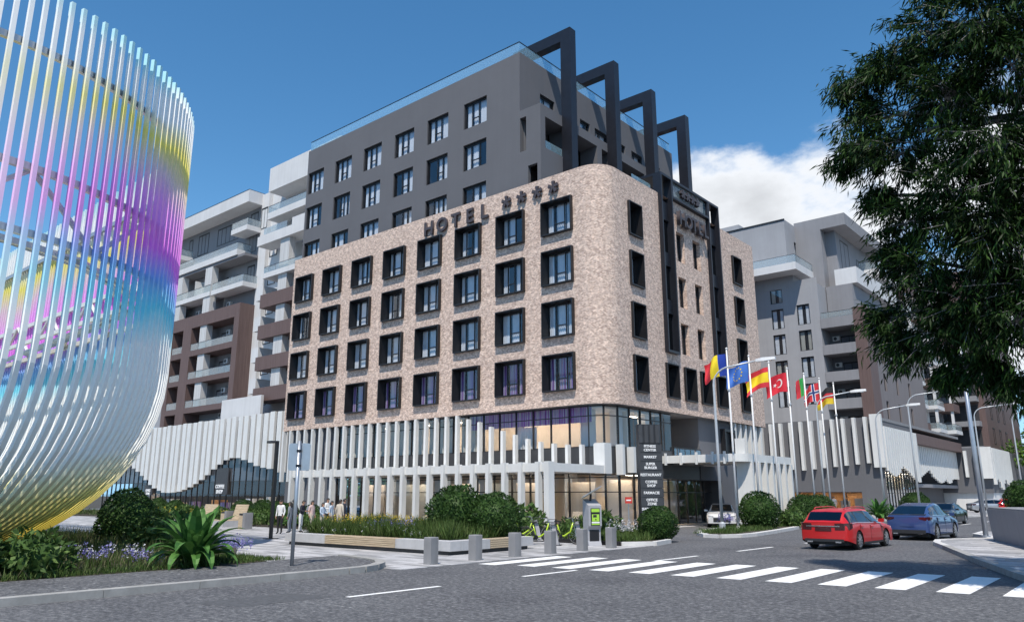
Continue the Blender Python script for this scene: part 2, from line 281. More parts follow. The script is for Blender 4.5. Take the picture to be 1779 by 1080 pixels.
# solar cells
m, t, b, out = new_mat('solar_cells')
c = N(t, 'ShaderNodeTexCoord'); bt = N(t, 'ShaderNodeTexBrick'); bt.offset = 0; bt.inputs['Scale'].default_value = 1; bt.inputs['Brick Width'].default_value = 0.16; bt.inputs['Row Height'].default_value = 0.16
bt.inputs['Mortar Size'].default_value = 0.008; bt.inputs['Color1'].default_value = (0.012, 0.016, 0.03, 1); bt.inputs['Color2'].default_value = (0.02, 0.024, 0.04, 1); bt.inputs['Mortar'].default_value = (0.4, 0.4, 0.42, 1)
t.links.new(c.outputs['Object'], bt.inputs['Vector']); t.links.new(bt.outputs[0], b.inputs['Base Color']); b.inputs['Roughness'].default_value = 0.2

# ------------------------------------------------------------------ mesh helpers
WL = {}                                   # world location of every object made here
class MB:
    def __init__(s): s.v = []; s.f = []; s.m = []; s.uv = []
    def face(s, pts, m=0, uv=None):
        i = len(s.v); s.v += [tuple(p) for p in pts]; s.f.append(tuple(range(i, i + len(pts)))); s.m.append(m); s.uv.append(uv)
        return s
    def box(s, x0, x1, y0, y1, z0, z1, m=0):
        if x0 > x1: x0, x1 = x1, x0
        if y0 > y1: y0, y1 = y1, y0
        i = len(s.v)
        s.v += [(x0, y0, z0), (x1, y0, z0), (x1, y1, z0), (x0, y1, z0), (x0, y0, z1), (x1, y0, z1), (x1, y1, z1), (x0, y1, z1)]
        for a in ((3, 2, 1, 0), (4, 5, 6, 7), (0, 1, 5, 4), (1, 2, 6, 5), (2, 3, 7, 6), (3, 0, 4, 7)):
            s.f.append(tuple(i + k for k in a)); s.m.append(m); s.uv.append(None)
        return s
    def prism(s, poly, z0, z1, m=0, mtop=None):
        n = len(poly); i = len(s.v)
        ar = sum(poly[k][0] * poly[(k + 1) % n][1] - poly[(k + 1) % n][0] * poly[k][1] for k in range(n))
        if ar < 0: poly = poly[::-1]
        s.v += [(x, y, z0) for x, y in poly] + [(x, y, z1) for x, y in poly]
        s.f.append(tuple(i + n + k for k in range(n))); s.m.append(m if mtop is None else mtop); s.uv.append(None)
        s.f.append(tuple(i + n - 1 - k for k in range(n))); s.m.append(m); s.uv.append(None)
        for k in range(n):
            k2 = (k + 1) % n; s.f.append((i + k, i + k2, i + n + k2, i + n + k)); s.m.append(m); s.uv.append(None)
        return s
    def rings(s, rings, m=0, cap=True, close=True):
        i = len(s.v); n = len(rings[0])
        for rg in rings: s.v += [tuple(p) for p in rg]
        for a in range(len(rings) - 1):
            for k in range(n if close else n - 1):
                k2 = (k + 1) % n
                s.f.append((i + a * n + k, i + a * n + k2, i + (a + 1) * n + k2, i + (a + 1) * n + k)); s.m.append(m); s.uv.append(None)
        if cap:
            s.f.append(tuple(i + n - 1 - k for k in range(n))); s.m.append(m); s.uv.append(None)
            b0 = i + (len(rings) - 1) * n; s.f.append(tuple(b0 + k for k in range(n))); s.m.append(m); s.uv.append(None)
        return s
    def tube(s, pts, r, n=8, m=0, cap=True):
        pts = [Vector(p) for p in pts]; rr = r if hasattr(r, '__len__') else [r] * len(pts)
        rings = []; prev = None
        for k, p in enumerate(pts):
            d = (pts[min(k + 1, len(pts) - 1)] - pts[max(k - 1, 0)]).normalized()
            if prev is None: a = d.orthogonal().normalized()
            else:
                a = prev - d * prev.dot(d); a = a.normalized() if a.length > 1e-6 else d.orthogonal().normalized()
            prev = a; b = d.cross(a)
            rings.append([p + (a * math.cos(2 * math.pi * j / n) + b * math.sin(2 * math.pi * j / n)) * rr[k] for j in range(n)])
        return s.rings(rings, m, cap)
    def lathe(s, prof, n=24, m=0, center=(0, 0, 0), axis='z', cap=True):
        cx, cy, cz = center; rings = []
        for (rad, h) in prof:
            rg = []
            for j in range(n):
                a = 2 * math.pi * j / n; u, v = rad * math.cos(a), rad * math.sin(a)
                rg.append((cx + u, cy + v, cz + h) if axis == 'z' else ((cx + h, cy + u, cz + v) if axis == 'x' else (cx + v, cy + h, cz + u)))
            rings.append(rg)
        return s.rings(rings, m, cap)
    def mesh(s, name, mats, off=(0, 0, 0), smooth=False):
        me = bpy.data.meshes.new(name)
        ox, oy, oz = off
        me.from_pydata([(x - ox, y - oy, z - oz) for x, y, z in s.v], [], s.f)
        for mm in (mats if isinstance(mats, (list, tuple)) else [mats]): me.materials.append(M[mm])
        me.polygons.foreach_set('material_index', s.m)
        if smooth: me.polygons.foreach_set('use_smooth', [True] * len(s.f))
        if any(u is not None for u in s.uv):
            l = me.uv_layers.new(name='UVMap'); k = 0
            for f, u in zip(s.f, s.uv):
                for j in range(len(f)):
                    l.data[k].uv = u[j] if u else (0, 0); k += 1
        me.update()
        return me
    def build(s, name, mats, parent=None, smooth=False, loc=None):
        """world-coordinate geometry becomes one object; its origin is the parent's (or loc)"""
        o_ = Vector(loc) if loc is not None else (WL[parent.name] if parent else Vector((0, 0, 0)))
        return inst(name, s.mesh(name, mats, o_, smooth), parent, o_)
def inst(name, me, parent=None, wloc=(0, 0, 0), rz=0.0, local=False, scale=None):
    o = bpy.data.objects.new(name, me); COL.objects.link(o)
    if parent:
        o.parent = parent
        o.location = Vector(wloc) if local else Vector(wloc) - WL[parent.name]
        WL[o.name] = (WL[parent.name] + Vector(wloc)) if local else Vector(wloc)
    else:
        o.location = wloc; WL[o.name] = Vector(wloc)
    o.rotation_euler = (0, 0, rz)
    if scale: o.scale = scale if hasattr(scale, '__len__') else (scale,) * 3
    return o
def tag(o, label, cat=None, group=None, kind=None):
    if label: o['label'] = label
    if cat: o['category'] = cat
    if group: o['group'] = group
    if kind: o['kind'] = kind
    return o
def thing(name, loc, label, cat, group=None, rz=0):
    return tag(inst(name, None, None, loc, rz), label, cat, group)
def struct(name, mb, mats, loc=None):
    return tag(mb.build(name, mats, None, loc=loc), None, kind='structure')
def copy_tree(o, loc=None, rz=None, parent=None):
    c = o.copy(); COL.objects.link(c)
    if parent: c.parent = parent
    if loc is not None: c.location = loc
    if rz is not None: c.rotation_euler = (0, 0, rz)
    WL[c.name] = Vector(c.location)
    for ch in o.children: copy_tree(ch, parent=c)
    return c
def pathwall(mb, pts, z0, z1, holes, depth=0.3, m=0, mrev=None, zsplit=()):
    """wall along a plan polyline (outside on the right-hand side when walking), UV in metres, rectangular openings with reveals.
    holes: (u0,u1,z0,z1[,depth])"""
    seg = [0.0]
    for a, b in zip(pts, pts[1:]): seg.append(seg[-1] + math.hypot(b[0] - a[0], b[1] - a[1]))
    def at(u):
        for k in range(len(pts) - 1):
            if u <= seg[k + 1] + 1e-9 or k == len(pts) - 2:
                t_ = (u - seg[k]) / (seg[k + 1] - seg[k]); a, b = pts[k], pts[k + 1]
                return (a[0] + (b[0] - a[0]) * t_, a[1] + (b[1] - a[1]) * t_)
    def nrm(u):
        a, b = at(max(0, u - .01)), at(min(seg[-1], u + .01)); d = math.hypot(b[0] - a[0], b[1] - a[1])
        return ((b[1] - a[1]) / d, -(b[0] - a[0]) / d)
    us = sorted(set([round(x, 4) for x in seg] + [round(h[k], 4) for h in holes for k in (0, 1)]))
    zs = sorted(set([z0, z1] + [h[k] for h in holes for k in (2, 3)] + list(zsplit)))
    for ua, ub in zip(us, us[1:]):
        if ub - ua < 1e-4: continue
        for za, zb in zip(zs, zs[1:]):
            uc, zc = (ua + ub) / 2, (za + zb) / 2
            if any(h[0] < uc < h[1] and h[2] < zc < h[3] for h in holes): continue
            A, B = at(ua), at(ub)
            mb.face([(*A, za), (*B, za), (*B, zb), (*A, zb)], m, [(ua, za), (ub, za), (ub, zb), (ua, zb)])
    mr_ = m if mrev is None else mrev
    for h in holes:
        u0, u1, a, b = h[:4]; d = h[4] if len(h) > 4 else depth
        A, B = at(u0), at(u1); n0 = nrm((u0 + u1) / 2)
        Ai, Bi = (A[0] - n0[0] * d, A[1] - n0[1] * d), (B[0] - n0[0] * d, B[1] - n0[1] * d)
        mb.face([(*A, a), (*Ai, a), (*Ai, b), (*A, b)][::-1], mr_, [(u0, a), (u0 + d, a), (u0 + d, b), (u0, b)][::-1])
        mb.face([(*B, a), (*Bi, a), (*Bi, b), (*B, b)], mr_, [(u1, a), (u1 + d, a), (u1 + d, b), (u1, b)])
        mb.face([(*A, b), (*Ai, b), (*Bi, b), (*B, b)][::-1], mr_, [(u0, b), (u0, b + d), (u1, b + d), (u1, b)][::-1])
        mb.face([(*A, a), (*Ai, a), (*Bi, a), (*B, a)], mr_, [(u0, a), (u0, a - d), (u1, a - d), (u1, a)])
    return at
def text_mesh(txt, size, depth, mat, bold=0.0, align='CENTER'):
    c = bpy.data.curves.new('text', 'FONT'); c.body = txt; c.size = size; c.extrude = depth / 2; c.align_x = align; c.align_y = 'BOTTOM_BASELINE'
    c.offset = bold; c.resolution_u = 3
    o = bpy.data.objects.new('text', c); COL.objects.link(o)
    bpy.context.view_layer.update()
    me = bpy.data.meshes.new_from_object(o.evaluated_get(bpy.context.evaluated_depsgraph_get()))
    bpy.data.objects.remove(o)
    me.transform(Matrix.Rotation(R(90), 4, 'X'))       # stands upright, faces -Y
    me.materials.clear(); me.materials.append(M[mat])
    return me
# ================================================================== ground
struct('ground', MB().box(-2500, 2500, -2500, 2500, -0.5, -0.06), 'soil')
road = struct('road', MB().face([(-130, -80, 0), (120, -80, 0), (120, 420, 0), (-130, 420, 0)]), 'asphalt')
PLAZA = [(-16.35, 14.6), (-16.3, 28.0), (-16.6, 29.8), (-18.0, 32.2), (-20.8, 35.0), (-23.6, 37.6), (-24.3, 41), (-24.4, 62.5), (-120, 62.5), (-120, 2), (-30, 2), (-19.6, 13.6), (-17.6, 14.6)]
plaza = struct('plaza_pavement', MB().prism(PLAZA, -0.05, 0.012), 'paving')
# kerb and footpath on the near left
FOOT = [(-16.72, -14), (-16.72, 13.0), (-16.95, 13.9), (-17.6, 14.7), (-18.6, 15.3), (-20.6, 15.6), (-20.4, 13.6), (-19.9, 11.5), (-19.9, -14)]
struct('footpath', MB().prism(FOOT, 0.0, 0.115), 'asphalt')
kerb_l = struct('kerb', MB().box(-16.70, -16.58, -14, 12.9, -0.02, 0.105), 'kerb_stone', loc=(-16.6, 0, 0))
kme = MB().box(-0.14, 0.14, 0.006, 1.994, 0, 0.15).mesh('kerb_stone', 'kerb_stone')
for k in range(13):
    inst('kerb_stone', kme, kerb_l, (-16.58, -13.05 + 2.0 * k, random.uniform(-0.004, 0.004)))
arc = [(-16.58, 12.96), (-16.62, 13.5), (-16.85, 14.1), (-17.3, 14.7), (-17.95, 15.2), (-18.8, 15.5), (-20.4, 15.75)]
for a, b in zip(arc, arc[1:]):
    dx, dy = b[0] - a[0], b[1] - a[1]; L = math.hypot(dx, dy); nx, ny = dy / L * .14, -dx / L * .14
    g_ = .006
    a2 = (a[0] + dx / L * g_, a[1] + dy / L * g_); b2 = (b[0] - dx / L * g_, b[1] - dy / L * g_)
    MB().prism([(a2[0] - nx, a2[1] - ny), (b2[0] - nx, b2[1] - ny), (b2[0] + nx, b2[1] + ny), (a2[0] + nx, a2[1] + ny)], 0, 0.15).build('kerb_stone', 'kerb_stone', kerb_l)
BED = [(-19.9, -10), (-19.9, 11.5), (-20.6, 13.2), (-23.5, 13.9), (-27, 16.0), (-36, 17.0), (-52, 16.5), (-60, 12), (-60, -10)]
struct('garden_bed', MB().prism(BED, 0.0, 0.10), 'soil')
# right pavement with its kerb
RP = [(-8.1, 37.3), (-7.75, 35.4), (-6.97, 33.2), (-4.83, 27.0), (-3.2, 22.6), (-1.2, 18.0), (1.8, 12.0), (6, 5), (12, -2), (40, -2), (40, 47), (-3, 47.4), (-8.1, 47.6), (-7.9, 44.0), (-6.9, 42.2), (-6.7, 40.2), (-7.6, 38.6)]
struct('pavement', MB().prism(RP, 0.0, 0.13), 'paving')
kerb_r = struct('kerb', MB().prism([(40, -2.3), (40, -2.05), (12.2, -2.05), (12.0, -2.3)], 0, 0.12), 'kerb_stone', loc=(-6, 30, 0))
def kerb_run(run, parent, mat, step=1.6, h=0.15, w=0.13):
    pts = [Vector((*p, 0)) for p in run]
    for a, b in zip(pts, pts[1:]):
        L = (b - a).length; n = max(1, round(L / step)); d = (b - a) / n; u = d.normalized(); nn = Vector((u.y, -u.x, 0)) * w
        for k in range(n):
            p, q = a + d * k + u * .005, a + d * (k + 1) - u * .005
            MB().prism([(p.x - nn.x, p.y - nn.y), (q.x - nn.x, q.y - nn.y), (q.x + nn.x, q.y + nn.y), (p.x + nn.x, p.y + nn.y)], 0, h).build('kerb_stone', mat, parent)
kerb_run(RP[2:9], kerb_r, 'kerb_stone')
kerb_run([RP[16], RP[0], RP[1], RP[2]], kerb_r, 'kerb_pale', 1.0, 0.152)
kerb_run([RP[12], RP[13], RP[14], RP[15], RP[16]], kerb_r, 'kerb_pale', 1.2, 0.15)
# far pavement in front of the right-hand buildings
FP = [(-18.3, 62.6), (-18.0, 66), (-16.6, 71), (-15.2, 84), (-12.5, 92), (6, 108), (60, 130), (60, 330), (-110, 330), (-110, 62.7), (-24.6, 62.7)]
struct('pavement', MB().prism(FP, 0.0, 0.12), 'paving')
kerb_f = struct('kerb', MB().prism([(60, 129.6), (60, 129.9), (6.2, 107.8), (6.2, 107.5)], 0, .13), 'kerb_pale', loc=(-16, 80, 0))
kerb_run(FP[0:6], kerb_f, 'kerb_pale', 2.5)
# flag island
ISL = [(-20.6, 62.6), (-20.6, 43.0), (-19.9, 39.2), (-18.7, 36.6), (-17.6, 35.1), (-16.9, 35.0), (-16.4, 36.0), (-16.35, 37.6), (-16.9, 41.6), (-17.9, 47.5), (-18.3, 52), (-18.3, 62.6)]
struct('flag_island', MB().prism(ISL, 0.0, 0.13), 'soil')
kerb_i = struct('kerb', MB().box(-20.6, -18.4, 62.62, 62.68, 0, 0.13), 'kerb_pale', loc=(-18, 45, 0))
kerb_run(ISL[1:], kerb_i, 'kerb_pale', 1.8, 0.15, 0.16)
# corner bed with clipped bush
CB = [(-20.6, 27.2), (-17.2, 26.9), (-16.35, 28.0), (-16.7, 29.8), (-18.2, 32.0), (-20.6, 33.2)]
struct('garden_bed', MB().prism(CB, 0.012, 0.12), 'soil')
kerb_c = struct('kerb', MB().prism([(-20.75, 27.0), (-20.6, 27.2), (-20.6, 33.2), (-20.75, 33.3)], 0.012, 0.14), 'kerb_pale', loc=(-17.5, 28, 0))
kerb_run([CB[0], CB[1]], kerb_c, 'black_metal', 1.7, 0.17, 0.1)
kerb_run([CB[1], CB[2], CB[3], CB[4], CB[5]], kerb_c, 'kerb_pale', 1.0, 0.16, 0.12)
# forecourt bed along the hotel front
HB = [(-58, 29.5), (-40, 29.5), (-26.5, 29.0), (-23.0, 30.5), (-23.5, 32.0), (-58, 32.0)]
struct('garden_bed', MB().prism(HB, 0.0, 0.10), 'soil')
LB = [(-100, 30.5), (-62, 32.5), (-46, 28.2), (-37.5, 27.6), (-37.5, 29.2), (-58, 37.5), (-100, 38.5)]
struct('garden_bed', MB().prism(LB, 0.0, 0.14), 'soil')
# painted markings
mk = struct('road_marking', MB().face([(-12.95, -16, .004), (-12.75, -16, .004), (-12.75, -12, .004), (-12.95, -12, .004)]), 'paint_white', loc=(-12, 20, 0))
def stripe(name, pts):
    s_ = MB(); n = len(pts)
    s_.face([(x, y, .004) for x, y in pts]).build(name, 'paint_white', mk)
for k in range(12):
    x0 = -16.0 + 1.18 * k
    y0 = 17.55 + 0.10 * k; y1 = 21.4 + 0.12 * k
    if k == 0: y0, y1 = 17.3, 21.2
    stripe('zebra_stripe', [(x0, y0), (x0 + 0.62, y0 + .03), (x0 + 0.56, y1), (x0 - 0.06, y1)])
for (a, b) in ((10.1, 12.6), (15.4, 17.6), (21.6, 24.3), (27.2, 30.3), (33.5, 36.5), (40, 43), (47, 50), (54, 57), (61, 64), (68, 71)):
    cx = -12.85 + (a - 10) * 0.022
    stripe('lane_dash', [(cx - .07, a), (cx + .07, a), (cx + .12, b), (cx - .02, b)])

for px_ in ([(-14.4, 7.6), (-13.2, 8.0), (-13.1, 10.0), (-14.3, 9.7)],):
    MB().face([(x, y, .003) for x, y in px_]).build('dark_patch', 'asphalt_dark', road)  # darker four-sided patch laid on the road surface
# ================================================================== hotel
hotel = thing('hotel', (-42, 50, 0), 'pink-beige brick hotel with grey upper tower, black window boxes and white fin base', 'building')
XR, YF, ZB, ZT = -25.2, 38.5, 7.35, 22.93
ROWS = [18.71, 15.25, 11.77, 8.30]                  # sills of the four storeys
# brick wall: front, rounded corner, right side
rc = 1.6; path = [(-58.9, YF), (XR - rc, YF)]
for k in range(1, 9):
    a = R(-90 + 90 * k / 8); path.append((XR - rc + rc * math.cos(a), YF + rc + rc * math.sin(a)))
path += [(XR, 61.85)]
ulen = [0.0]
for a, b in zip(path, path[1:]): ulen.append(ulen[-1] + math.hypot(b[0] - a[0], b[1] - a[1]))
UY = lambda y: ulen[-2] + (y - (YF + rc))           # u of a world Y on the right side
UX = lambda x: x + 58.9
cols = [-56.98 + 4.033 * i for i in range(8)]
holes = []
for cx in cols:
    for z in ROWS: holes.append((UX(cx - 1.21), UX(cx + 1.21), z + .03, z + 2.33, .25))
side = [(42.33, 1.66, r_) for r_ in ROWS] + [(58.2, 1.66, r_) for r_ in ROWS] + [(yy, 1.66, ROWS[3]) for yy in (46.45, 49.0, 51.45, 54.0)]
for (yc, w, z) in side: holes.append((UY(yc - w / 2 + .04), UY(yc + w / 2 - .04), z + .03, z + 2.33, .25))
small = [(yc, z) for yc in (48.72, 51.25) for z in (18.42, 15.0, 11.58)]
for (yc, z) in small: holes.append((UY(yc - .59), UY(yc + .59), z, z + 2.25, .42))
for (ya, yb) in ((45.77, 47.28), (53.17, 54.88)): holes.append((UY(ya), UY(yb), 11.48, ZT - .001, .3))
wb = MB(); pathwall(wb, path, ZB, ZT, holes)
wb.build('brick_wall', 'brick_slips', hotel)
MB().prism(path + [(-58.9, 61.85)], ZB, ZB + .02).build('soffit', 'render_dark', hotel)
rm = MB(); inner = [(x - .3 * (1 if x > -30 else 0), y + .3) for x, y in path]
MB().prism([(-58.6, 38.8), (XR - 2, 38.8), (XR - .4, 40.4), (XR - .4, 61.6), (-58.6, 61.6)], ZT - .6, ZT - .35).build('roof', 'concrete', hotel)
cp = MB()
for a, b in zip(path, path[1:]):
    d = math.hypot(b[0] - a[0], b[1] - a[1]); n_ = ((b[1] - a[1]) / d, -(b[0] - a[0]) / d)
    cp.face([(*a, ZT), (*b, ZT), (b[0] - n_[0] * .35, b[1] - n_[1] * .35, ZT), (a[0] - n_[0] * .35, a[1] - n_[1] * .35, ZT)])
    cp.face([(a[0] - n_[0] * .35, a[1] - n_[1] * .35, ZT), (b[0] - n_[0] * .35, b[1] - n_[1] * .35, ZT), (b[0] - n_[0] * .35, b[1] - n_[1] * .35, ZT - .6), (a[0] - n_[0] * .35, a[1] - n_[1] * .35, ZT - .6)])
cp.build('parapet_cap', 'dark_metal', hotel)
MB().face([(-58.9, 61.85, ZB), (-58.9, YF, ZB), (-58.9, YF, ZT), (-58.9, 61.85, ZT)], uv=[(0, ZB), (23, ZB), (23, ZT), (0, ZT)]).build('brick_wall', 'brick_slips', hotel)
MB().face([(XR, 61.85, ZB), (-58.9, 61.85, ZB), (-58.9, 61.85, ZT), (XR, 61.85, ZT)], uv=[(0, ZB), (33, ZB), (33, ZT), (0, ZT)]).build('brick_wall', 'brick_slips', hotel)

def wave_curtain(x0, x1, z0, z1, y, amp=.035, wl=.16):
    c_ = MB(); n_ = max(4, int((x1 - x0) / (wl / 4))); P_ = [(x0 + (x1 - x0) * k / n_, y + amp * math.sin(2 * math.pi * (x1 - x0) * k / n_ / wl)) for k in range(n_ + 1)]
    for a, b in zip(P_, P_[1:]): c_.face([(*a, z0), (*b, z0), (*b, z1), (*a, z1)])
    return c_
def box_window(w, h, d0, d1, variants, curtain):
    """black box frame from y=-d0 (proud) to y=d1 (in the room), parts in local coordinates centred on the sill"""
    t_ = .07; f = MB()
    f.box(-w / 2, -w / 2 + t_, -d0, d1, 0, h).box(w / 2 - t_, w / 2, -d0, d1, 0, h).box(-w / 2 + t_, w / 2 - t_, -d0, d1, 0, t_).box(-w / 2 + t_, w / 2 - t_, -d0, d1, h - t_, h)
    out = []
    for v in variants:
        mu = MB(); iw = w / 2 - t_; y0, y1 = d1 - .12, d1 - .04
        for x in v: mu.box(x - .03, x + .03, y0, y1, t_, h - t_)
        if len(v) > 1: mu.box(v[0] + .03, v[1] - .03, y0, y1, h * .36 - .03, h * .36 + .03)
        mu.box(-iw, iw, y0, y1, t_, t_ + .06).box(-iw, iw, y0, y1, h - t_ - .12, h - t_)
        cu = MB(); random.seed(len(out) + int(w * 100))
        edges = [-iw + .05] + list(v) + [iw - .05]
        for a, b in zip(edges, edges[1:]):
            if b - a > .3 and random.random() < .88:
                q = wave_curtain(a + random.uniform(0, .1), b - random.choice([.02, .05, .1, .35 * (b - a)]), .06, h - .1, d1 + .06, .03); cu.v and None
                i = len(cu.v); cu.v += q.v; cu.f += [tuple(i + k for k in ff) for ff in q.f]; cu.m += q.m; cu.uv += q.uv
        out.append((mu.mesh('mullion', 'black_metal'), cu.mesh('curtain', curtain) if cu.f else None))
    pane = MB().face([(-w / 2 + t_, d1 - .07, t_), (w / 2 - t_, d1 - .07, t_), (w / 2 - t_, d1 - .07, h - t_), (-w / 2 + t_, d1 - .07, h - t_)]).mesh('pane', 'glass_window')
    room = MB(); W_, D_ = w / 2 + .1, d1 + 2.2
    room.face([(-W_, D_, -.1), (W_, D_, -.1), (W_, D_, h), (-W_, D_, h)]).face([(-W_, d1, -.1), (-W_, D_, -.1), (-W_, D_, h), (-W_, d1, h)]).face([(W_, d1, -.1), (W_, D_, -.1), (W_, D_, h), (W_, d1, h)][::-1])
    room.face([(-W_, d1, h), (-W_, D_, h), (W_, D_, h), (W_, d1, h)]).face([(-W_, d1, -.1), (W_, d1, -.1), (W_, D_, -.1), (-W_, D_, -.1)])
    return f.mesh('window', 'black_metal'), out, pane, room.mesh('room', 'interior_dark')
def place_window(kit, parent, loc, rz, k=0):
    f, var, pane, room = kit
    o = inst('window', f, parent, loc, rz)
    inst('pane', pane, o, (0, 0, 0), local=True)
    mu, cu = var[k % len(var)]
    inst('mullion', mu, o, (0, 0, 0), local=True)
    if cu: inst('curtain', cu, o, (0, 0, 0), local=True)
    inst('room', room, o, (0, 0, 0), local=True)
    return o
KF = box_window(2.5, 2.36, .27, .42, [(-.55, .15), (-.45, .35), (-.5, .1, .62), (-.6, .3), (-.35, .5), (-.55, .05, .6)], 'curtain_pale')
KP = box_window(2.5, 2.36, .27, .42, [(-.55, .15), (-.45, .35), (-.5, .1, .62), (-.6, .3)], 'curtain_purple')
for i, cx in enumerate(cols):
    for j, z in enumerate(ROWS):
        place_window(KP if j == 3 else KF, hotel, (cx, YF, z), 0, (i * 7 + j * 5 + i * j) % 6)
KS = box_window(1.66, 2.36, .18, .62, [(-.2,), (.15,)], 'curtain_pale')
for i, (yc, w, z) in enumerate(side): place_window(KS, hotel, (XR, yc, z), R(90), i)
KN = box_window(1.16, 2.24, -.30, .45, [(-.1,)], 'curtain_pale')
for i, (yc, z) in enumerate(small): place_window(KN, hotel, (XR, yc, z + .005), R(90), i)
# dark metal frame on the right side: two window strips and the roof box that carries the stars
for (ya, yb) in ((45.7, 47.35), (53.1, 54.95)):
    s_ = MB(); s_.box(XR - .35, XR + .30, ya, ya + .14, 11.4, 24.3).box(XR - .35, XR + .30, yb - .14, yb, 11.4, 24.3).box(XR - .35, XR + .30, ya + .14, yb - .14, 11.4, 11.55)
    st = s_.build('metal_strip', 'dark_metal', hotel)
    for z in (14.25, 17.72, 21.15): MB().box(XR - .3, XR - .05, ya + .14, yb - .14, z, z + (1.0 if z < 20 else 1.4)).build('spandrel_panel', 'dark_metal', st)
    for z in (11.55, 15.25, 18.72):
        o = MB().face([(XR - .2, ya + .14, z), (XR - .2, yb - .14, z), (XR - .2, yb - .14, z + 2.45), (XR - .2, ya + .14, z + 2.45)]).build('pane', 'glass_car', st)
    MB().box(XR - 1.2, XR - .4, ya, yb, 11.5, 22.6).build('room', 'interior_dark', st)
rf = MB().box(XR - 1.5, XR + .30, 45.7, 54.95, 24.3, 24.48).box(XR - .1, XR + .30, 47.35, 53.1, 22.95, 23.12).box(XR - .1, XR + .28, 47.35, 47.5, 23.12, 24.3).box(XR - .1, XR + .28, 52.95, 53.1, 23.12, 24.3).box(XR - 1.5, XR - 1.35, 45.7, 45.85, 22.3, 24.3).build('roof_frame', 'dark_metal', hotel)
MB().face([(XR + .1, 47.5, 23.12), (XR + .1, 52.95, 23.12), (XR + .1, 52.95, 24.3), (XR + .1, 47.5, 24.3)]).build('pane', 'glass_rail', rf)
# lettering and stars
def star_mesh(r_, d_):
    s_ = MB()
    for k in range(5):
        a = R(90 + 72 * k); u = Vector((math.cos(a), 0, math.sin(a))); v = Vector((-math.sin(a), 0, math.cos(a)))
        P_ = [u * .02 - v * .06, u * r_ - v * r_ * .34, u * r_ * 1.08, u * r_ + v * r_ * .34, u * .02 + v * .06]
        fr = [p + Vector((0, -d_ / 2 - .002 * k, 0)) for p in P_]; bk = [p + Vector((0, d_ / 2, 0)) for p in P_]
        s_.rings([bk, fr], cap=True)
    return s_.mesh('star', 'sign_letter')
LET = {ch: text_mesh(ch, 1.5, .16, 'sign_letter', .03) for ch in 'HOTEL'}
for k, ch in enumerate('HOTEL'): inst('letter', LET[ch], hotel, (-40.95 + 1.44 * k, YF - .15, 21.34), 0)
sm = star_mesh(.40, .14)
for k in range(4): inst('star', sm, hotel, (-33.1 + 1.38 * k, YF - .15, 22.02), 0)
LE2 = {ch: text_mesh(ch, 1.45, .3, 'sign_letter', .03) for ch in 'HOTEL'}
for k, ch in enumerate('HOTEL'): inst('letter', LE2[ch], hotel, (XR + .28, 48.55 + .93 * k, 21.15), R(90))
sm2 = star_mesh(.34, .2)
for k in range(4): inst('star', sm2, hotel, (XR + .24, 49.0 + .75 * k, 23.72), R(90))
# ---- grey tower
YT, XT, ZTT = 39.0, -32.4, 33.85
tc_ = [-57.2, -53.08, -49.02, -44.93, -40.95, -36.85]; TR = [29.38, 25.9, 22.42]
th = [(x + 58.6 - 1.2, x + 58.6 + 1.2, z, z + 2.15, .3) for x in tc_ for z in TR]
tw = MB()
pathwall(tw, [(-58.6, YT), (XT, YT)], 22.2, ZTT, th)
rw = [(41.4, 43.2), (46.6, 48.0), (48.7, 50.95), (52.0, 53.4), (54.4, 56.2), (57.6, 59.4)]
pathwall(tw, [(XT, YT), (XT, 61.85)], 29.05, ZTT, [(a - YT, b - YT, 29.5, 31.5, .3) for a, b in rw])
tw.face([(-58.6, 61.85, 22.2), (-58.6, YT, 22.2), (-58.6, YT, ZTT), (-58.6, 61.85, ZTT)]).face([(XT, 61.85, 22.2), (-58.6, 61.85, 22.2), (-58.6, 61.85, ZTT), (XT, 61.85, ZTT)])
tw.face([(-58.6, YT, ZTT), (XT, YT, ZTT), (XT, 61.85, ZTT), (-58.6, 61.85, ZTT)])
tw.build('tower_wall', 'render_tower', hotel)
XL = -30.5
lw = MB()
pathwall(lw, [(XT, YT), (XL, YT)], 22.2, 29.05, [(0.0 + .02, .6, 25.8, 28.45, .5), (-0.0 + .75, 1.6, 22.3, 24.55, .3)])
pathwall(lw, [(XL, YT), (XL, 60.5)], 22.2, 29.05, [(.55, 3.1, 25.8, 28.2, 1.6), (3.6, 7.1, 25.0, 28.3, 1.6), (7.75, 8.8, 25.0, 28.3, 1.2), (9.6, 14.2, 25.0, 28.3, 1.6), (15.2, 20.6, 25.0, 28.3, 1.6)])
lw.face([(XT - .01, YT, 29.05), (XL, YT, 29.05), (XL, 60.5, 29.05), (XT - .01, 60.5, 29.05)])
lw.face([(XL, 60.5, 22.2), (XT, 60.5, 22.2), (XT, 60.5, 29.05), (XL, 60.5, 29.05)])
lw.build('loggia_wall', 'render_tower', hotel)
KT = box_window(2.42, 2.16, -.12, .3, [(-.45, .25), (-.3, .45), (-.1, .5), (-.5, .4), (-.4, .1, .6)], 'curtain_pale')
for i, x in enumerate(tc_):
    for j, z in enumerate(TR): place_window(KT, hotel, (x, YT, z), 0, (i * 5 + j * 3 + i * j) % 5)
KR = box_window(1.8, 2.0, -.12, .3, [(-.2,), (.2,)], 'curtain_pale')
for i, (a, b) in enumerate(rw): place_window(KR, hotel, (XT, (a + b) / 2, 29.5), R(90), i)
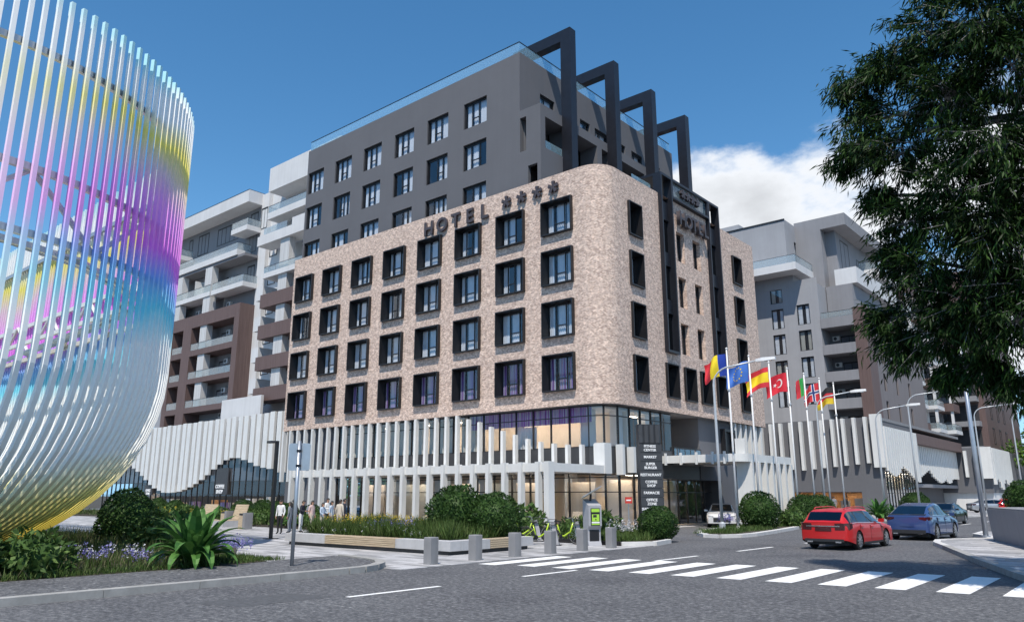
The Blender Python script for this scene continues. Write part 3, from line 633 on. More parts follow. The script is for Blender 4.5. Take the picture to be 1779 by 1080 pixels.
for (a, b, z0) in ((.55, 3.1, 25.8), (3.6, 7.1, 25.0), (7.75, 8.8, 25.0), (9.6, 14.2, 25.0), (15.2, 20.6, 25.0)):
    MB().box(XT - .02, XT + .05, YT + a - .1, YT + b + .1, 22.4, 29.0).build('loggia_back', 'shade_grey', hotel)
    MB().box(XL - .12, XL - .09, YT + a, YT + b, z0, z0 + .62).build('glass_rail', 'glass_rail', hotel)
    MB().box(XT + .06, XT + .1, YT + a + .5, YT + min(b, a + 1.9), 24.9, 27.4).build('loggia_door', 'black_metal', hotel)
# roof glass railing
gr = MB(); gz = ZTT; e_ = .12
gr.box(-58.6 + e_, XT - e_, YT + e_, YT + e_ + .02, gz, gz + .93).box(XT - e_ - .02, XT - e_, YT + e_ + .02, 61.6, gz, gz + .93).box(-58.6 + e_, -58.6 + e_ + .02, YT + e_ + .02, 61.6, gz, gz + .93)
g1 = gr.build('glass_rail', 'glass_rail', hotel)
MB().box(-58.6 + e_, XT - e_ + .01, YT + e_ - .02, YT + e_ + .04, gz + .93, gz + .98).box(XT - e_ - .04, XT - e_ + .02, YT + e_ + .04, 61.6, gz + .93, gz + .98).build('handrail', 'black_metal', g1)
# steel portal frames from the brick roof to the tower roof
for yr in (42.3, 48.3, 54.2, 60.25):
    MB().box(-30.55, -29.65, yr - .72, yr, ZT - .4, 36.1).box(-35.2, -30.55, yr - .72, yr, 35.2, 36.1).box(-35.2, -34.5, yr - .72, yr, ZTT - .02, 35.2).build('steel_frame', 'dark_metal', hotel)
MB().box(XR - .6, XR - .57, 43.2, 45.7, 22.9, 23.7).build('glass_rail', 'glass_rail', hotel)

# ---- podium, first floor: glazing with spandrels behind fins
YG, XG = 39.02, -25.72
def glazing(name, pts, z0, z1, step, transoms, parent, gmat='glass_shop', fr=.055):
    """curtain wall along a plan polyline: one pane object per bay, mullions and transoms as a grid part"""
    grid = MB(); panes = []
    for a, b in zip(pts, pts[1:]):
        L = math.hypot(b[0] - a[0], b[1] - a[1]); n_ = max(1, round(L / step)); ux, uy = (b[0] - a[0]) / L, (b[1] - a[1]) / L; nx, ny = uy, -ux
        def P_(u, o_): return (a[0] + ux * u + nx * o_, a[1] + uy * u + ny * o_)
        for k in range(n_):
            u0, u1 = L * k / n_, L * (k + 1) / n_
            panes.append([(*P_(u0, 0), z0), (*P_(u1, 0), z0), (*P_(u1, 0), z1), (*P_(u0, 0), z1)])
            c_ = [P_(u0 - fr / 2, -.1), P_(u0 + fr / 2, -.1), P_(u0 + fr / 2, .06), P_(u0 - fr / 2, .06)]
            grid.prism(c_, z0, z1)
        for zt in transoms:
            grid.prism([P_(0, -.08), P_(L, -.08), P_(L, .045), P_(0, .045)], zt - fr / 2, zt + fr / 2)
    g_ = grid.build(name, 'black_metal', parent)
    for p in panes: MB().face(p).build('pane', gmat, g_)
    return g_
MB().box(-58.9, -51.6, YG + .02, YG + .3, 0, ZB).build('grey_wall', 'render_dark', hotel)
glazing('curtain_wall', [(-51.6, YG), (-27.0, YG), (-26.1, YG + .35), (XG, YG + 1.3), (XG, 46.9)], 4.8, ZB - .003, 1.45, (4.83, 6.7, ZB - .06), hotel)
sp_ = MB()
for a, b in (((-51.6, YG), (-27.0, YG)), ((-27.0, YG), (-26.1, YG + .35)), ((-26.1, YG + .35), (XG, YG + 1.3)), ((XG, YG + 1.3), (XG, 46.9))):
    L = math.hypot(b[0] - a[0], b[1] - a[1]); nx, ny = (b[1] - a[1]) / L, -(b[0] - a[0]) / L
    sp_.prism([(a[0] + nx * .05, a[1] + ny * .05), (b[0] + nx * .05, b[1] + ny * .05), (b[0] - nx * .2, b[1] - ny * .2), (a[0] - nx * .2, a[1] - ny * .2)], 3.25, 4.8)
sp_.build('spandrel', 'slate_panel', hotel)
MB().box(-58.7, -26.2, YG + .35, 61.6, 3.6, 3.9).build('floor_slab', 'interior_white', hotel)
MB().box(-51.5, -26.4, YG + 3.4, YG + 3.6, 3.9, 7.3).build('lounge_wall', 'interior_beige', hotel)
MB().box(-51.5, -26.4, YG + .4, YG + 3.4, 7.2, 7.3).build('lounge_ceiling', 'interior_white', hotel)
MB().box(-30.4, -30.2, YG + 3.6, 47, 3.9, 7.3).build('lounge_wall', 'interior_beige', hotel)
for (x0, x1) in ((-51.4, -46.6), (-45.9, -42.2), (-41.6, -38.9), (-38.3, -36.0)):
    wave_curtain(x0, x1, 4.85, 7.2, YG + .55, .05, .3).build('curtain', 'curtain_cream', hotel)
wave_curtain(-37.2, -27.0, 6.35, 7.3, YG + .35, .05, .3).build('curtain', 'curtain_purple', hotel)
wave_curtain(-32.9, -31.5, 4.85, 6.3, YG + .6, .05, .3).build('curtain', 'interior_white', hotel)
for x in (-27.9, -33.2, -46.2): MB().box(x - .35, x + .35, YG + .9, YG + 1.6, 3.9, 7.25).build('inner_column', 'interior_white', hotel)
for y in (42.0, 45.4): MB().box(XG - 1.5, XG - .9, y - .3, y + .3, 3.9, 7.25).build('inner_column', 'interior_white', hotel)
# upper fins: full height at the left, stepping down towards the corner
fh = {31: 4.95, 30: 4.94, 29: 4.98, 28: 5.09, 27: 5.24, 26: 5.47, 25: 5.78, 24: 6.09, 23: 6.41, 22: 6.78, 21: 7.04}
fm = {}
for k in range(32):
    x = -58.75 + 1.052 * k; top = fh.get(k, ZB - .004)
    z0 = 3.08 if k < 2 else 3.68
    me = fm.setdefault((round(top, 2), z0), MB().box(-.10, .10, 0, .32, z0, top).mesh('fin', 'white_fin'))
    inst('fin', me, hotel, (x, 38.38, 0))
MB().box(-26.15, -25.45, 38.36, 38.62, 3.2, 4.98).box(-25.7, -25.45, 38.62, 39.1, 3.2, 4.98).build('fin', 'white_fin', hotel)
for y, z0, z1 in ((39.9, 3.15, 4.95), (41.15, 3.3, 4.85), (42.4, 3.42, 4.8)): MB().box(XG + .06, XG + .55, y, y + .25, z0, z1).build('fin', 'white_fin', hotel)
for k in range(6): MB().box(XR - .75, XR - .1, 56.2 + .95 * k, 56.42 + .95 * k, 4.5, ZB - .004).build('fin', 'white_fin', hotel)
# first-floor loggia on the right side
MB().box(-29.5, XR - .5, 50.9, 54.2, 3.0, ZB - .004).box(-29.5, XR - .5, 54.2, 61.8, 0, ZB - .004).build('grey_wall', 'render_dark', hotel)
MB().box(-29.5, -29.3, 46.9, 50.9, 3.9, ZB - .004).build('loggia_back', 'slate_panel', hotel)
MB().box(-29.3, XR - .3, 46.9, 50.9, 3.95, 4.15).build('loggia_floor', 'concrete', hotel)
rl = MB().box(XR - .42, XR - .36, 46.95, 50.9, 5.05, 5.12)
for k in range(6): rl.box(XR - .41, XR - .37, 46.95 + .78 * k, 47.0 + .78 * k, 4.15, 5.05)
rl = rl.build('railing', 'black_metal', hotel)
for k in range(5): MB().box(XR - .395, XR - .385, 47.02 + .78 * k, 47.7 + .78 * k, 4.25, 5.03).build('pane', 'glass_window', rl)
wbx = MB().box(XR - .5, XR - .1, 54.4, 54.6, 4.6, 6.8).box(XR - .5, XR - .1, 56.0, 56.2, 4.6, 6.8).box(XR - .5, XR - .1, 54.6, 56.0, 6.6, 6.8).box(XR - .48, XR - .4, 54.6, 56.0, 4.6, 6.6).build('window', 'black_metal', hotel)
# ---- ground floor
glazing('curtain_wall', [(-51.6, YG), (-27.0, YG), (-26.1, YG + .35), (XG, YG + 1.3), (XG, 45.3)], .05, 3.25, 1.5, (.1, 2.15, 3.0), hotel)
glazing('curtain_wall', [(-26.6, 45.3), (-26.6, 54.2)], .05, 3.0, 1.35, (.1, 2.15, 2.95), hotel)
MB().box(-26.7, XR - .55, 45.3, 50.88, 3.0, 3.94).build('entrance_fascia', 'slate_panel', hotel)
for (x0, x1, y, mt) in ((-29.4, -27.3, YG + .95, 'interior_beige'), (-33.6, -31.6, YG + .95, 'interior_beige'), (-36.4, -34.6, YG + .95, 'curtain_cream'), (-39.5, -37.0, YG + .95, 'interior_beige'), (-44.8, -42.0, YG + 1.2, 'curtain_cream'), (-49.5, -47.2, YG + 1.2, 'interior_beige')):
    MB().box(x0, x1, y, y + .15, .05, 2.75).build('display_panel', mt, hotel)
for (y0, y1) in ((40.5, 41.6), (41.7, 43.2), (43.9, 44.6), (46.1, 46.9)): MB().box(XG - 1.1, XG - .95, y0, y1, .05, 2.9).build('display_panel', 'interior_beige', hotel)
MB().box(-51.5, -31, YG + 5, YG + 5.2, 0, 3.5).box(-31, -30.8, YG + 5, 56, 0, 3.5).build('back_wall', 'interior_beige', hotel)
MB().face([(-51.5, YG + .1, .03), (XG - .05, YG + .4, .03), (XG - .05, 56, .03), (-51.5, 56, .03)]).build('shop_floor', 'interior_beige', hotel)
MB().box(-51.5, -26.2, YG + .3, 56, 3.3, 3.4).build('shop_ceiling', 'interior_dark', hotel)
for x in (-47.0, -41.0, -35.0, -30.0): MB().box(x - .3, x + .3, YG + 1.9, YG + 2.5, .03, 3.3).build('inner_column', 'interior_white', hotel)
rcn = MB(); rcn.lathe([(1.1, 0), (1.1, 2.95)], 20, center=(-28.6, 50.4, .05)); rcn.build('reception_column', 'interior_beige', hotel)
MB().box(-52.0, -51.6, YG - .1, YG + .3, 0, ZB - .01).build('grey_wall', 'render_dark', hotel)
# ---- colonnade canopy on the front
YC = 33.0
can = MB().box(-49.3, -25.75, YC + .30, 38.40, 3.25, 3.62).build('canopy', 'white_fin', hotel)
MB().box(-49.3, -25.5, YC + .12, YC + .29, 3.2, 3.66).box(-25.74, -25.5, YC + .29, 38.34, 3.2, 3.66).build('canopy_beam', 'white_fin', can)
cm = MB().box(-.12, .12, 0, .36, .012, 3.72).mesh('column', 'white_fin')
for k in range(20): inst('column', cm, can, (-49.15 + 1.205 * k, YC - .06, 0))
MB().box(-25.76, -25.42, YC - .08, YC + .42, .012, 3.73).build('column', 'white_fin', can)
# ---- entrance canopy on the right side
cr = [(-25.6, 45.35)]
cr += [(-20.9, 45.35)] + [(-20.9 + .9 * math.sin(R(15 * k)), 46.25 - .9 * math.cos(R(15 * k))) for k in range(1, 7)] + [(-20.0, 53.0)]
bm = MB(); ins = []
for k, p in enumerate(cr):
    a, b = cr[max(0, k - 1)], cr[min(len(cr) - 1, k + 1)]; L = math.hypot(b[0] - a[0], b[1] - a[1]); ins.append((p[0] - (b[1] - a[1]) / L * .22, p[1] + (b[0] - a[0]) / L * .22))
for k in range(len(cr) - 1): bm.prism([cr[k], cr[k + 1], ins[k + 1], ins[k]], 3.98, 4.46)
ec = MB().prism(ins + [(-25.6, 53.0)], 4.05, 4.3).build('entrance_canopy', 'white_fin', hotel)
bm.build('canopy_beam', 'white_fin', ec)
for x in (-25.3, -24.2, -23.1, -22.0, -21.2): MB().box(x - .06, x + .06, 45.2, 45.34, 3.86, 4.62).build('bracket', 'white_fin', ec)
MB().box(-20.75, -20.1, 45.9, 46.0, 4.47, 5.4).build('bracket', 'white_fin', ec)
wme = MB().box(-20.95, -19.92, 0, .26, .012, 3.97).mesh('fin_wall', 'white_fin')
for k in range(7): inst('fin_wall', wme, ec, (0, 46.35 + 1.06 * k, 0))

for (x0, x1, y0, y1, z) in [(-50, -46.5, YG + .35, YG + .8, 3.28), (-44.5, -41, YG + .35, YG + .8, 3.28), (-39, -35.5, YG + .35, YG + .8, 3.28), (-33.5, -30, YG + .35, YG + .8, 3.28), (-28.8, -26.9, YG + .35, YG + .8, 3.28), (-26.45, -26.0, 40.8, 44.5, 3.28), (-29.0, -28.2, 46.2, 53.5, 3.28),
                            (-49, -38, YG + 1.9, YG + 2.4, 7.18), (-36.5, -28.5, YG + 1.9, YG + 2.4, 7.18)]:
    MB().box(x0, x1, y0, y1, z, z + .015).build('ceiling_light', 'ceiling_lamp', hotel)
MB().box(-30.0, -26.3, 42.8, 46.5, 7.2, 7.3).build('lounge_ceiling', 'interior_white', hotel)
MB().box(-28.6, -27.8, 43.2, 46.2, 7.18, 7.195).build('ceiling_light', 'ceiling_lamp', hotel)
# ================================================================== shared pieces for the apartment buildings
def rail_glass(parent, x0, x1, y0, y1, z, h=.85, sides='f'):
    """thin glass balustrade along the front (f, y0) and optionally right (r, x1) and left (l, x0) of a balcony"""
    s_ = MB(); hr = MB(); e_ = .06
    if 'f' in sides: s_.box(x0 + e_, x1 - e_, y0 + e_, y0 + e_ + .02, z, z + h); hr.box(x0 + e_ - .02, x1 - e_ + .02, y0 + e_ - .01, y0 + e_ + .03, z + h, z + h + .04)
    if 'r' in sides: s_.box(x1 - e_ - .02, x1 - e_, y0 + e_ + .02, y1, z, z + h); hr.box(x1 - e_ - .03, x1 - e_ + .01, y0 + e_ + .03, y1, z + h, z + h + .04)
    if 'l' in sides: s_.box(x0 + e_, x0 + e_ + .02, y0 + e_ + .02, y1, z, z + h); hr.box(x0 + e_ - .01, x0 + e_ + .03, y0 + e_ + .03, y1, z + h, z + h + .04)
    o = s_.build('glass_rail', 'glass_balcony', parent); hr.build('handrail', 'dark_metal', o)
    return o
_aw = {}
def flat_window(parent, x, y, z, w, h, rz=0, panes=2, curtain='curtain_pale'):
    """black framed window let into a wall face: frame, glass, curtain and dark room, all real depth"""
    key = (round(w, 2), round(h, 2), panes, curtain)
    if key not in _aw:
        f = MB(); t_ = .08
        f.box(-w / 2, -w / 2 + t_, -.03, .12, 0, h).box(w / 2 - t_, w / 2, -.03, .12, 0, h).box(-w / 2 + t_, w / 2 - t_, -.03, .12, 0, t_).box(-w / 2 + t_, w / 2 - t_, -.03, .12, h - .16, h)
        for k in range(1, panes): xx = -w / 2 + w * k / panes; f.box(xx - .03, xx + .03, -.02, .1, t_, h - .16)
        g_ = MB().face([(-w / 2 + t_, .04, t_), (w / 2 - t_, .04, t_), (w / 2 - t_, .04, h - .16), (-w / 2 + t_, .04, h - .16)])
        cu = wave_curtain(-w / 2 + .1, -w / 2 + w * .38, .05, h - .1, .15, .02, .16); c2 = wave_curtain(w / 2 - w * .34, w / 2 - .1, .05, h - .1, .15, .02, .16)
        i = len(cu.v); cu.v += c2.v; cu.f += [tuple(i + k for k in ff) for ff in c2.f]; cu.m += c2.m; cu.uv += c2.uv
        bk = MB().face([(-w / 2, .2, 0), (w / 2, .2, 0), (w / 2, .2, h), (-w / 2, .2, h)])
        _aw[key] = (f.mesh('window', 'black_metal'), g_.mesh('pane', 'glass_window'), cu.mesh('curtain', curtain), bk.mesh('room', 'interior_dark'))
    a, b, c, d = _aw[key]
    o = inst('window', a, parent, (x, y, z), rz)
    for nm, me in (('pane', b), ('curtain', c), ('room', d)): inst(nm, me, o, (0, 0, 0), local=True)
    return o
acm = MB().box(-.42, .42, -.3, 0, 0, .58).mesh('air_conditioner', 'white_render')
acf = MB(); acf.lathe([(.21, -.315), (.2, -.302)], 14, center=(-.1, 0, .29), axis='y'); acf = acf.mesh('fan_grille', 'slate_panel')
def ac(parent, x, y, z, rz=0):
    o = inst('air_conditioner', acm, parent, (x, y, z), rz); inst('fan_grille', acf, o, (0, 0, 0), local=True)
def holed(parent, name, mat, pts, z0, z1, holes, depth=.22):
    w_ = MB(); pathwall(w_, pts, z0, z1, [(*h, depth) if len(h) == 4 else h for h in holes]); return w_.build(name, mat, parent)

# ================================================================== apartment building left of the hotel
ap = thing('apartment_building', (-80, 46, 0), 'white and brown apartment block with stacked balconies left of the brick hotel', 'building')
YB, YW = 44.0, 45.9
# main wall with real window openings (top floor)
MB().box(-100, -77.75, YW + .3, 62, 9.5, 36.6).build('wall', 'grey_render', ap)
MB().box(-77.75, -66.2, YW + .32, 62, 9.5, 36.55).build('wall', 'white_render', ap)
# recessed back wall faces
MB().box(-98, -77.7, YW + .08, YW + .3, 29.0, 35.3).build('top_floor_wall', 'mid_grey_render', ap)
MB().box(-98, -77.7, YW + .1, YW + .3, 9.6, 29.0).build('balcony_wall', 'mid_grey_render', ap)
MB().box(-77.7, -76.2, YW - .1, YW + .3, 9.6, 36.55).build('corner_pier', 'white_render', ap)
# roof slab
MB().box(-100, -77.65, YB, YW + 6, 35.25, 36.7).build('roof_slab', 'white_render', ap)
MB().box(-100, -77.65, YB - .02, YW + 6, 36.7, 36.76).build('roof_edge', 'black_metal', ap)
MB().box(-73.5, -60.5, YB, YW + 6, 35.25, 38.1).build('roof_slab', 'white_render', ap)
# top-floor windows and doors
flat_window(ap, -91.3, YW + .08, 32.0, 2.6, 2.75, 0, 3)
flat_window(ap, -85.3, YW + .08, 32.3, 5.0, 2.25, 0, 5)
flat_window(ap, -79.4, YW + .08, 32.2, 1.6, 2.6, 0, 2)
flat_window(ap, -94.6, YW + .08, 32.2, .9, 2.5, 0, 1)
flat_window(ap, -76.95, YW - .1, 32.2, 1.3, 2.6, 0, 2)
# balconies on the left wing
def balcony(x0, x1, z0, z1, sides, rh=.85, mat='white_render', y0=YB):
    b_ = MB().box(x0, x1, y0, YW - .12, z0, z1).build('balcony', mat, ap); rail_glass(b_, x0, x1, y0, YW - .12, z1, rh, sides); return b_
balcony(-81.0, -77.5, 31.8, 32.38, 'frl')
balcony(-99, -93.3, 31.4, 31.95, 'fr')
balcony(-99, -79.3, 29.1, 29.78, 'fr')
balcony(-84.4, -77.45, 25.05, 25.6, 'frl')
balcony(-99, -84.75, 25.1, 25.62, 'f')
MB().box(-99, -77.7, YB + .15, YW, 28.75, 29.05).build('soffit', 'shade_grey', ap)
for x in (-85.55, -92.8): 
    MB().box(x - .8, x + .8, YB + .1, YB + .9, 25.62, 28.75).build('pillar', 'ribbed_white', ap)
    MB().box(x - .8, x + .8, YB + .1, YB + .9, 23.1, 25.05).build('pillar', 'ribbed_white', ap)
flat_window(ap, -79.3, YW + .1, 25.7, 1.5, 2.5, 0, 2); flat_window(ap, -79.4, YW + .1, 29.85, 1.5, 2.4, 0, 2)
flat_window(ap, -82.0, YW + .1, 26.4, .8, 1.2, 0, 1); flat_window(ap, -84.2, YW + .1, 25.7, 1.2, 2.0, 0, 1)
for z in (26.9, 23.8): ac(ap, -83.2, YW + .08, z); ac(ap, -90.5, YW + .08, z)
scr = MB().box(-88.7, -88.62, YB + .1, YW - .1, 25.62, 27.6)
for k in range(9): scr.box(-88.6 + .28 * k, -88.5 + .28 * k, YB + 1.0, YB + 1.06, 25.62, 27.6)
scr.build('balcony_screen', 'white_fin', ap)
# brown frame with three storeys of loggias
fr_ = MB()
FR = [(-92.9, -90.25), (-88.25, -78.6)]
zf = [9.6, 11.35, 14.75, 18.1, 21.58, 23.1]
for xa, xb in ((-77.55, -78.6), (-88.25, -90.25), (-92.9, -93.9)): fr_.box(xa, xb, YB, YW + .1, 9.6, 23.1)
lev = [(11.35 - 1.0, 11.35), (14.75 - .95, 14.75), (18.1 - .9, 18.1), (21.58, 23.1)]
lev = [(21.58, 23.1), (18.1, 18.78), (14.75, 15.35), (11.3, 11.95)]
for za, zb in lev:
    fr_.box(-88.25, -78.6, YB + .003, YW + .1, za, zb); fr_.box(-92.9, -90.25, YB + .003, YW + .1, za, zb)
bf = fr_.build('brown_frame', 'brown_clad', ap)
for z in (18.78, 15.35, 11.95):
    rail_glass(bf, -86.4, -78.6, YB, YW, z, .8); rail_glass(bf, -88.25, -86.4, YB, YW, z, .8); rail_glass(bf, -92.9, -90.25, YB, YW, z, .8)
    MB().box(-86.4, -84.9, YB + .12, YB + .9, z, z + 2.8).build('pillar', 'ribbed_white', ap)
    ac(ap, -82.7, YW + .08, z + 1.55); flat_window(ap, -80.4, YW + .1, z + .2, .9, 2.0, 0, 1); flat_window(ap, -84.0, YW + .1, z, 1.4, 2.0, 0, 1)
    flat_window(ap, -91.2, YW + .1, z, 1.3, 2.1, 0, 1)
ac(ap, -82.9, YW + .08, 10.6)
MB().box(-94.7, -93.95, YB + .4, YW, 9.6, 25.0).build('pillar', 'white_render', ap)
# right wing: window column, brown and white balconies
for z in (10.9, 14.3, 17.75, 21.15, 24.6, 28.0, 31.6): 
    if z < 31: flat_window(ap, -75.2, YW + .30, z + .6, 1.5, 2.3, 0, 1)
for z in (12.6, 16.0, 19.45, 22.9): MB().box(-74.9, -73.6, YB + .3, YW + .25, z - .1, z + 1.5).build('side_screen', 'white_render', ap)
for (z0, z1) in ((11.5, 12.95), (14.85, 16.3), (18.25, 19.75), (21.7, 23.2)):
    b_ = MB().box(-73.5, -60.5, YB, YB + .2, z0, z1).box(-73.5, -60.5, YB + .2, YW + .2, z0, z0 + .25).build('balcony', 'brown_clad', ap)
    MB().box(-70.7, -69.1, YB + .25, YB + 1.0, z1 - 1.2, z1 + 1.93).build('pillar', 'ribbed_white', ap)
    flat_window(ap, -67.5, YW + .3, z1 - 1.2, 1.4, 2.3, 0, 2); flat_window(ap, -64.8, YW + .3, z1 - 1.2, 1.4, 2.3, 0, 2)
MB().box(-70.7, -69.0, YB + .25, YB + 1.0, 25.6, 29.1).build('pillar', 'ribbed_white', ap)
balcony(-73.35, -60.5, 25.05, 25.62, 'fl', .7); balcony(-73.35, -60.5, 31.9, 32.65, 'fl', .8)
b_ = MB().box(-75.0, -60.5, YB, YB + .25, 29.1, 30.2).box(-75.0, -60.5, YB + .25, YW, 29.1, 29.5).box(-75.0, -74.75, YB + .25, YW, 29.5, 30.2).box(-68.4, -60.5, YB + .001, YB + .24, 30.2, 31.0).build('balcony', 'white_render', ap)
MB().box(-74.0, -69.5, YB + .1, YB + .12, 30.2, 31.0).build('glass_rail', 'glass_balcony', b_)
flat_window(ap, -67.8, YW + .3, 32.7, 2.0, 2.3, 0, 2); flat_window(ap, -67.5, YW + .3, 25.7, 1.6, 2.3, 0, 2); ac(ap, -66.0, YW + .28, 27.3)
MB().box(-78.2, -70.5, 43.2, 43.5, 9.6, 12.0).box(-78.2, -77.9, 43.5, YW, 9.6, 12.0).build('terrace_wall', 'white_render', ap)
# podium of the apartment building: hanging fins over shop glazing
YP = 42.0
MB().box(-110, -59.2, YP + .9, 60, 4.3, 9.55).build('podium_wall', 'render_dark', ap)
MB().box(-62.6, -59.2, YP + .5, YP + .9, 0, 9.3).build('podium_wall', 'render_dark', ap)
ZIG = [3.7, 3.14, 2.75, 2.48, 2.26, 2.24, 2.28, 2.36, 2.56, 2.81, 3.15, 3.55, 4.03, 4.6, 5.07, 5.48, 5.66, 5.63, 5.40, 5.12, 4.76, 4.57, 4.43, 4.08, 4.06, 3.9, 3.8, 3.7]
ZIG = [4.4, 5.0, 5.3, 5.5, 5.4, 5.1, 4.7, 4.2] + ZIG
for k, z0 in enumerate(ZIG):
    x = -91.82 + 1.163 * (k - 8)
    MB().box(x - .43, x + .34, YP + .06 * (k % 2), YP + .25 + .06 * (k % 2), z0, 9.62 + .01 * (k - 8) + (.06 if k % 3 == 0 else 0)).build('fin', 'white_fin', ap)
sg = glazing('shop_front', [(-104, YP + .45), (-62.6, YP + .45)], .05, 5.8, 1.18, (.1, 2.02, 3.35, 5.78), ap)
MB().box(-104, -62.6, YP + .52, YP + .56, 3.35, 4.7).build('fascia', 'render_dark', ap)
MB().box(-104, -62.6, YP + 4, YP + 4.2, 0, 4.3).build('back_wall', 'interior_dark', ap)
MB().face([(-104, YP + .6, .05), (-62.6, YP + .6, .05), (-62.6, YP + 4, .05), (-104, YP + 4, .05)]).build('shop_floor', 'interior_beige', ap)
for k in range(9): MB().box(-102 + 4.4 * k, -99.5 + 4.4 * k, YP + 1.6, YP + 2.1, 4.1, 4.12).build('ceiling_light', 'ceiling_lamp', ap)
random.seed(5)
for k in range(24):
    x = -103 + 1.66 * k + random.uniform(-.3, .3); w_ = random.uniform(.4, 1.2); h_ = random.uniform(.7, 2.2)
    MB().box(x, x + w_, YP + 1.0, YP + 1.3 + random.uniform(0, 1.5), .06, h_).build('shop_display', random.choice(['interior_warm', 'interior_beige', 'interior_white', 'curtain_purple', 'interior_beige']), ap)
for (x, z, txt, w_, h_, tz) in ((-75.1, 2.05, 'COFFEE\nSHOP', 2.35, 2.65, 3.1), (-91.25, 2.02, 'OFFICE\nZONE', 1.9, 1.1, 2.66)):
    o = MB().box(x - w_ / 2, x + w_ / 2, YP + .22, YP + .36, z, z + h_).build('shop_sign', 'slate_panel', ap)
    for q, ln in enumerate(txt.split('\n')): inst('lettering', text_mesh(ln, .50 if w_ > 2 else .36, .03, 'letter_white', .015), o, (x - .25 * (w_ > 2), YP + .2, tz - (.52 if w_ > 2 else .36) * (q + 1) + .1), 0)

# ================================================================== apartment building right of the hotel
rb_ = thing('apartment_building', (-32, 100, 0), 'pale grey apartment tower with dark balcony bay and brown pier right of the hotel', 'building')
YA = 96.0
wc = [(-36.38, z) for z in (26.18, 22.8, 19.45, 16.05, 12.7)] + [(-33.06, z) for z in (22.95, 19.6, 16.2, 12.85)] + [(-33.06, 9.7), (-36.38, 9.6)]
holed(rb_, 'wall', 'grey_render', [(-39.6, YA), (-31.06, YA)], 8.0, 28.0, [(cx + 39.6 - .8, cx + 39.6 + .8, z, z + 2.6, .2) for cx, z in wc if z > 9.8])
holed(rb_, 'wall', 'grey_render', [(-31.06, YA), (-31.06, YA + 3.0)], 8.0, 28.0, [])
for k, (cx, z) in enumerate(wc):
    if z > 9.8: flat_window(rb_, cx, YA + .14, z, 1.58, 2.6, 0, 2, 'curtain_pale' if k % 3 else 'curtain_cream')
MB().box(-70, -39.6, 84.0, 110, 0, 29.5).build('brown_wall', 'brown_clad', rb_)
MB().box(-39.6, -31.1, YA + .4, 122, 8.0, 28.0).build('wall', 'grey_render', rb_)
MB().box(-39.6, -34.0, YA - .02, YA + 8, 28.0, 30.1).build('wall', 'grey_render', rb_)
# top storey A with its balcony
sl_ = MB().box(-42.5, -32.6, YA - 2.6, YA + 7, 29.6, 30.55).build('balcony', 'white_render', rb_)
rail_glass(sl_, -42.5, -32.6, YA - 2.6, YA + 7, 30.55, 1.0, 'fr')
wa = MB(); pathwall(wa, [(-60, YA), (-34.5, YA)], 30.55, 37.35, []); pathwall(wa, [(-34.5, YA), (-34.5, YA + 12)], 30.55, 37.35, [(3.0, 6.6, 31.2, 35.0, .2)])
wa.face([(-60, YA, 37.35), (-34.5, YA, 37.35), (-34.5, YA + 12, 37.35), (-60, YA + 12, 37.35)]); wa.build('penthouse_wall', 'grey_render', rb_)
MB().box(-60, -34.42, YA - .08, YA - .003, 37.2, 37.42).build('roof_edge', 'black_metal', rb_)
flat_window(rb_, -34.62, YA + 4.8, 31.2, 3.5, 3.8, R(90), 2)
MB().box(-50, -42, YA + 3, YA + 9, 37.4, 39.2).build('roof_house', 'grey_render', rb_)
# volume B with the long roof overhang running back along the street
MB().box(-34.4, -29.9, 101.5, 150, 24, 36.2).build('wall', 'mid_grey_render', rb_)
MB().box(-34.6, -28.0, 99.8, 150, 36.2, 37.8).box(-34.6, -31.2, 99.8, 101.5, 28.2, 36.2).build('roof_slab', 'mid_grey_render', rb_)
for y, w_, h_, z in ((105, 3.4, 5.2, 30.2), (111, 2.0, 4.0, 30.2), (116.5, 3.5, 3.6, 30.4), (124, 3.4, 3.6, 30.4)): flat_window(rb_, -29.9, y, z, w_, h_, R(90), 2)
bq = MB().box(-29.88, -27.2, 99.6, 118, 28.2, 30.3).build('balcony', 'white_render', rb_)
bq2 = MB().box(-29.88, -27.2, 110.5, 126, 31.6, 32.6).build('balcony', 'white_render', rb_)
rail_glass(bq2, -29.88, -27.2, 110.5, 126, 32.6, 1.1, 'fr'); 
MB().box(-31.0, -27.8, 99.2, 112, 24.2, 28.1).build('wall', 'mid_grey_render', rb_)
# balcony bay and brown pier
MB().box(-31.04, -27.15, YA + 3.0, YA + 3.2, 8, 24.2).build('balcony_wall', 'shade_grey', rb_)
for k, z in enumerate((22.1, 18.75, 15.4, 12.05)):
    b_ = MB().box(-31.02, -27.13, YA - .1, YA + .15, z, z + 1.22).box(-31.02, -27.13, YA + .15, YA + 2.98, z, z + .25).build('balcony', 'mid_grey_render', rb_)
    flat_window(rb_, -28.7, YA + 2.95, z - 3.0, 2.0, 2.3, 0, 2); ac(rb_, -30.2, YA + 2.96, z - 1.25)
rail_glass(rb_, -31.0, -27.1, YA - .1, YA + 3, 23.32, .7, 'f')
MB().box(-27.1, -25.75, YA - .15, YA + 3, 8, 24.2).build('brown_pier', 'brown_clad', rb_)
sh_ = [(h, z) for h in (101.5, 107, 113) for z in (11, 14.4, 17.8, 21)]
holed(rb_, 'side_wall', 'grey_brown_clad', [(-25.76, YA + 3), (-25.76, 121)], 8, 24.2, [(y - YA - 3 - .5, y - YA - 3 + .5, z, z + 2.2, .25) for y, z in sh_])
for y, z in sh_: flat_window(rb_, -25.96, y, z, 1.0, 2.2, R(90), 1)
MB().box(-31.0, -26.3, YA + 3.3, 121, 8, 24.15).build('wall', 'mid_grey_render', rb_)
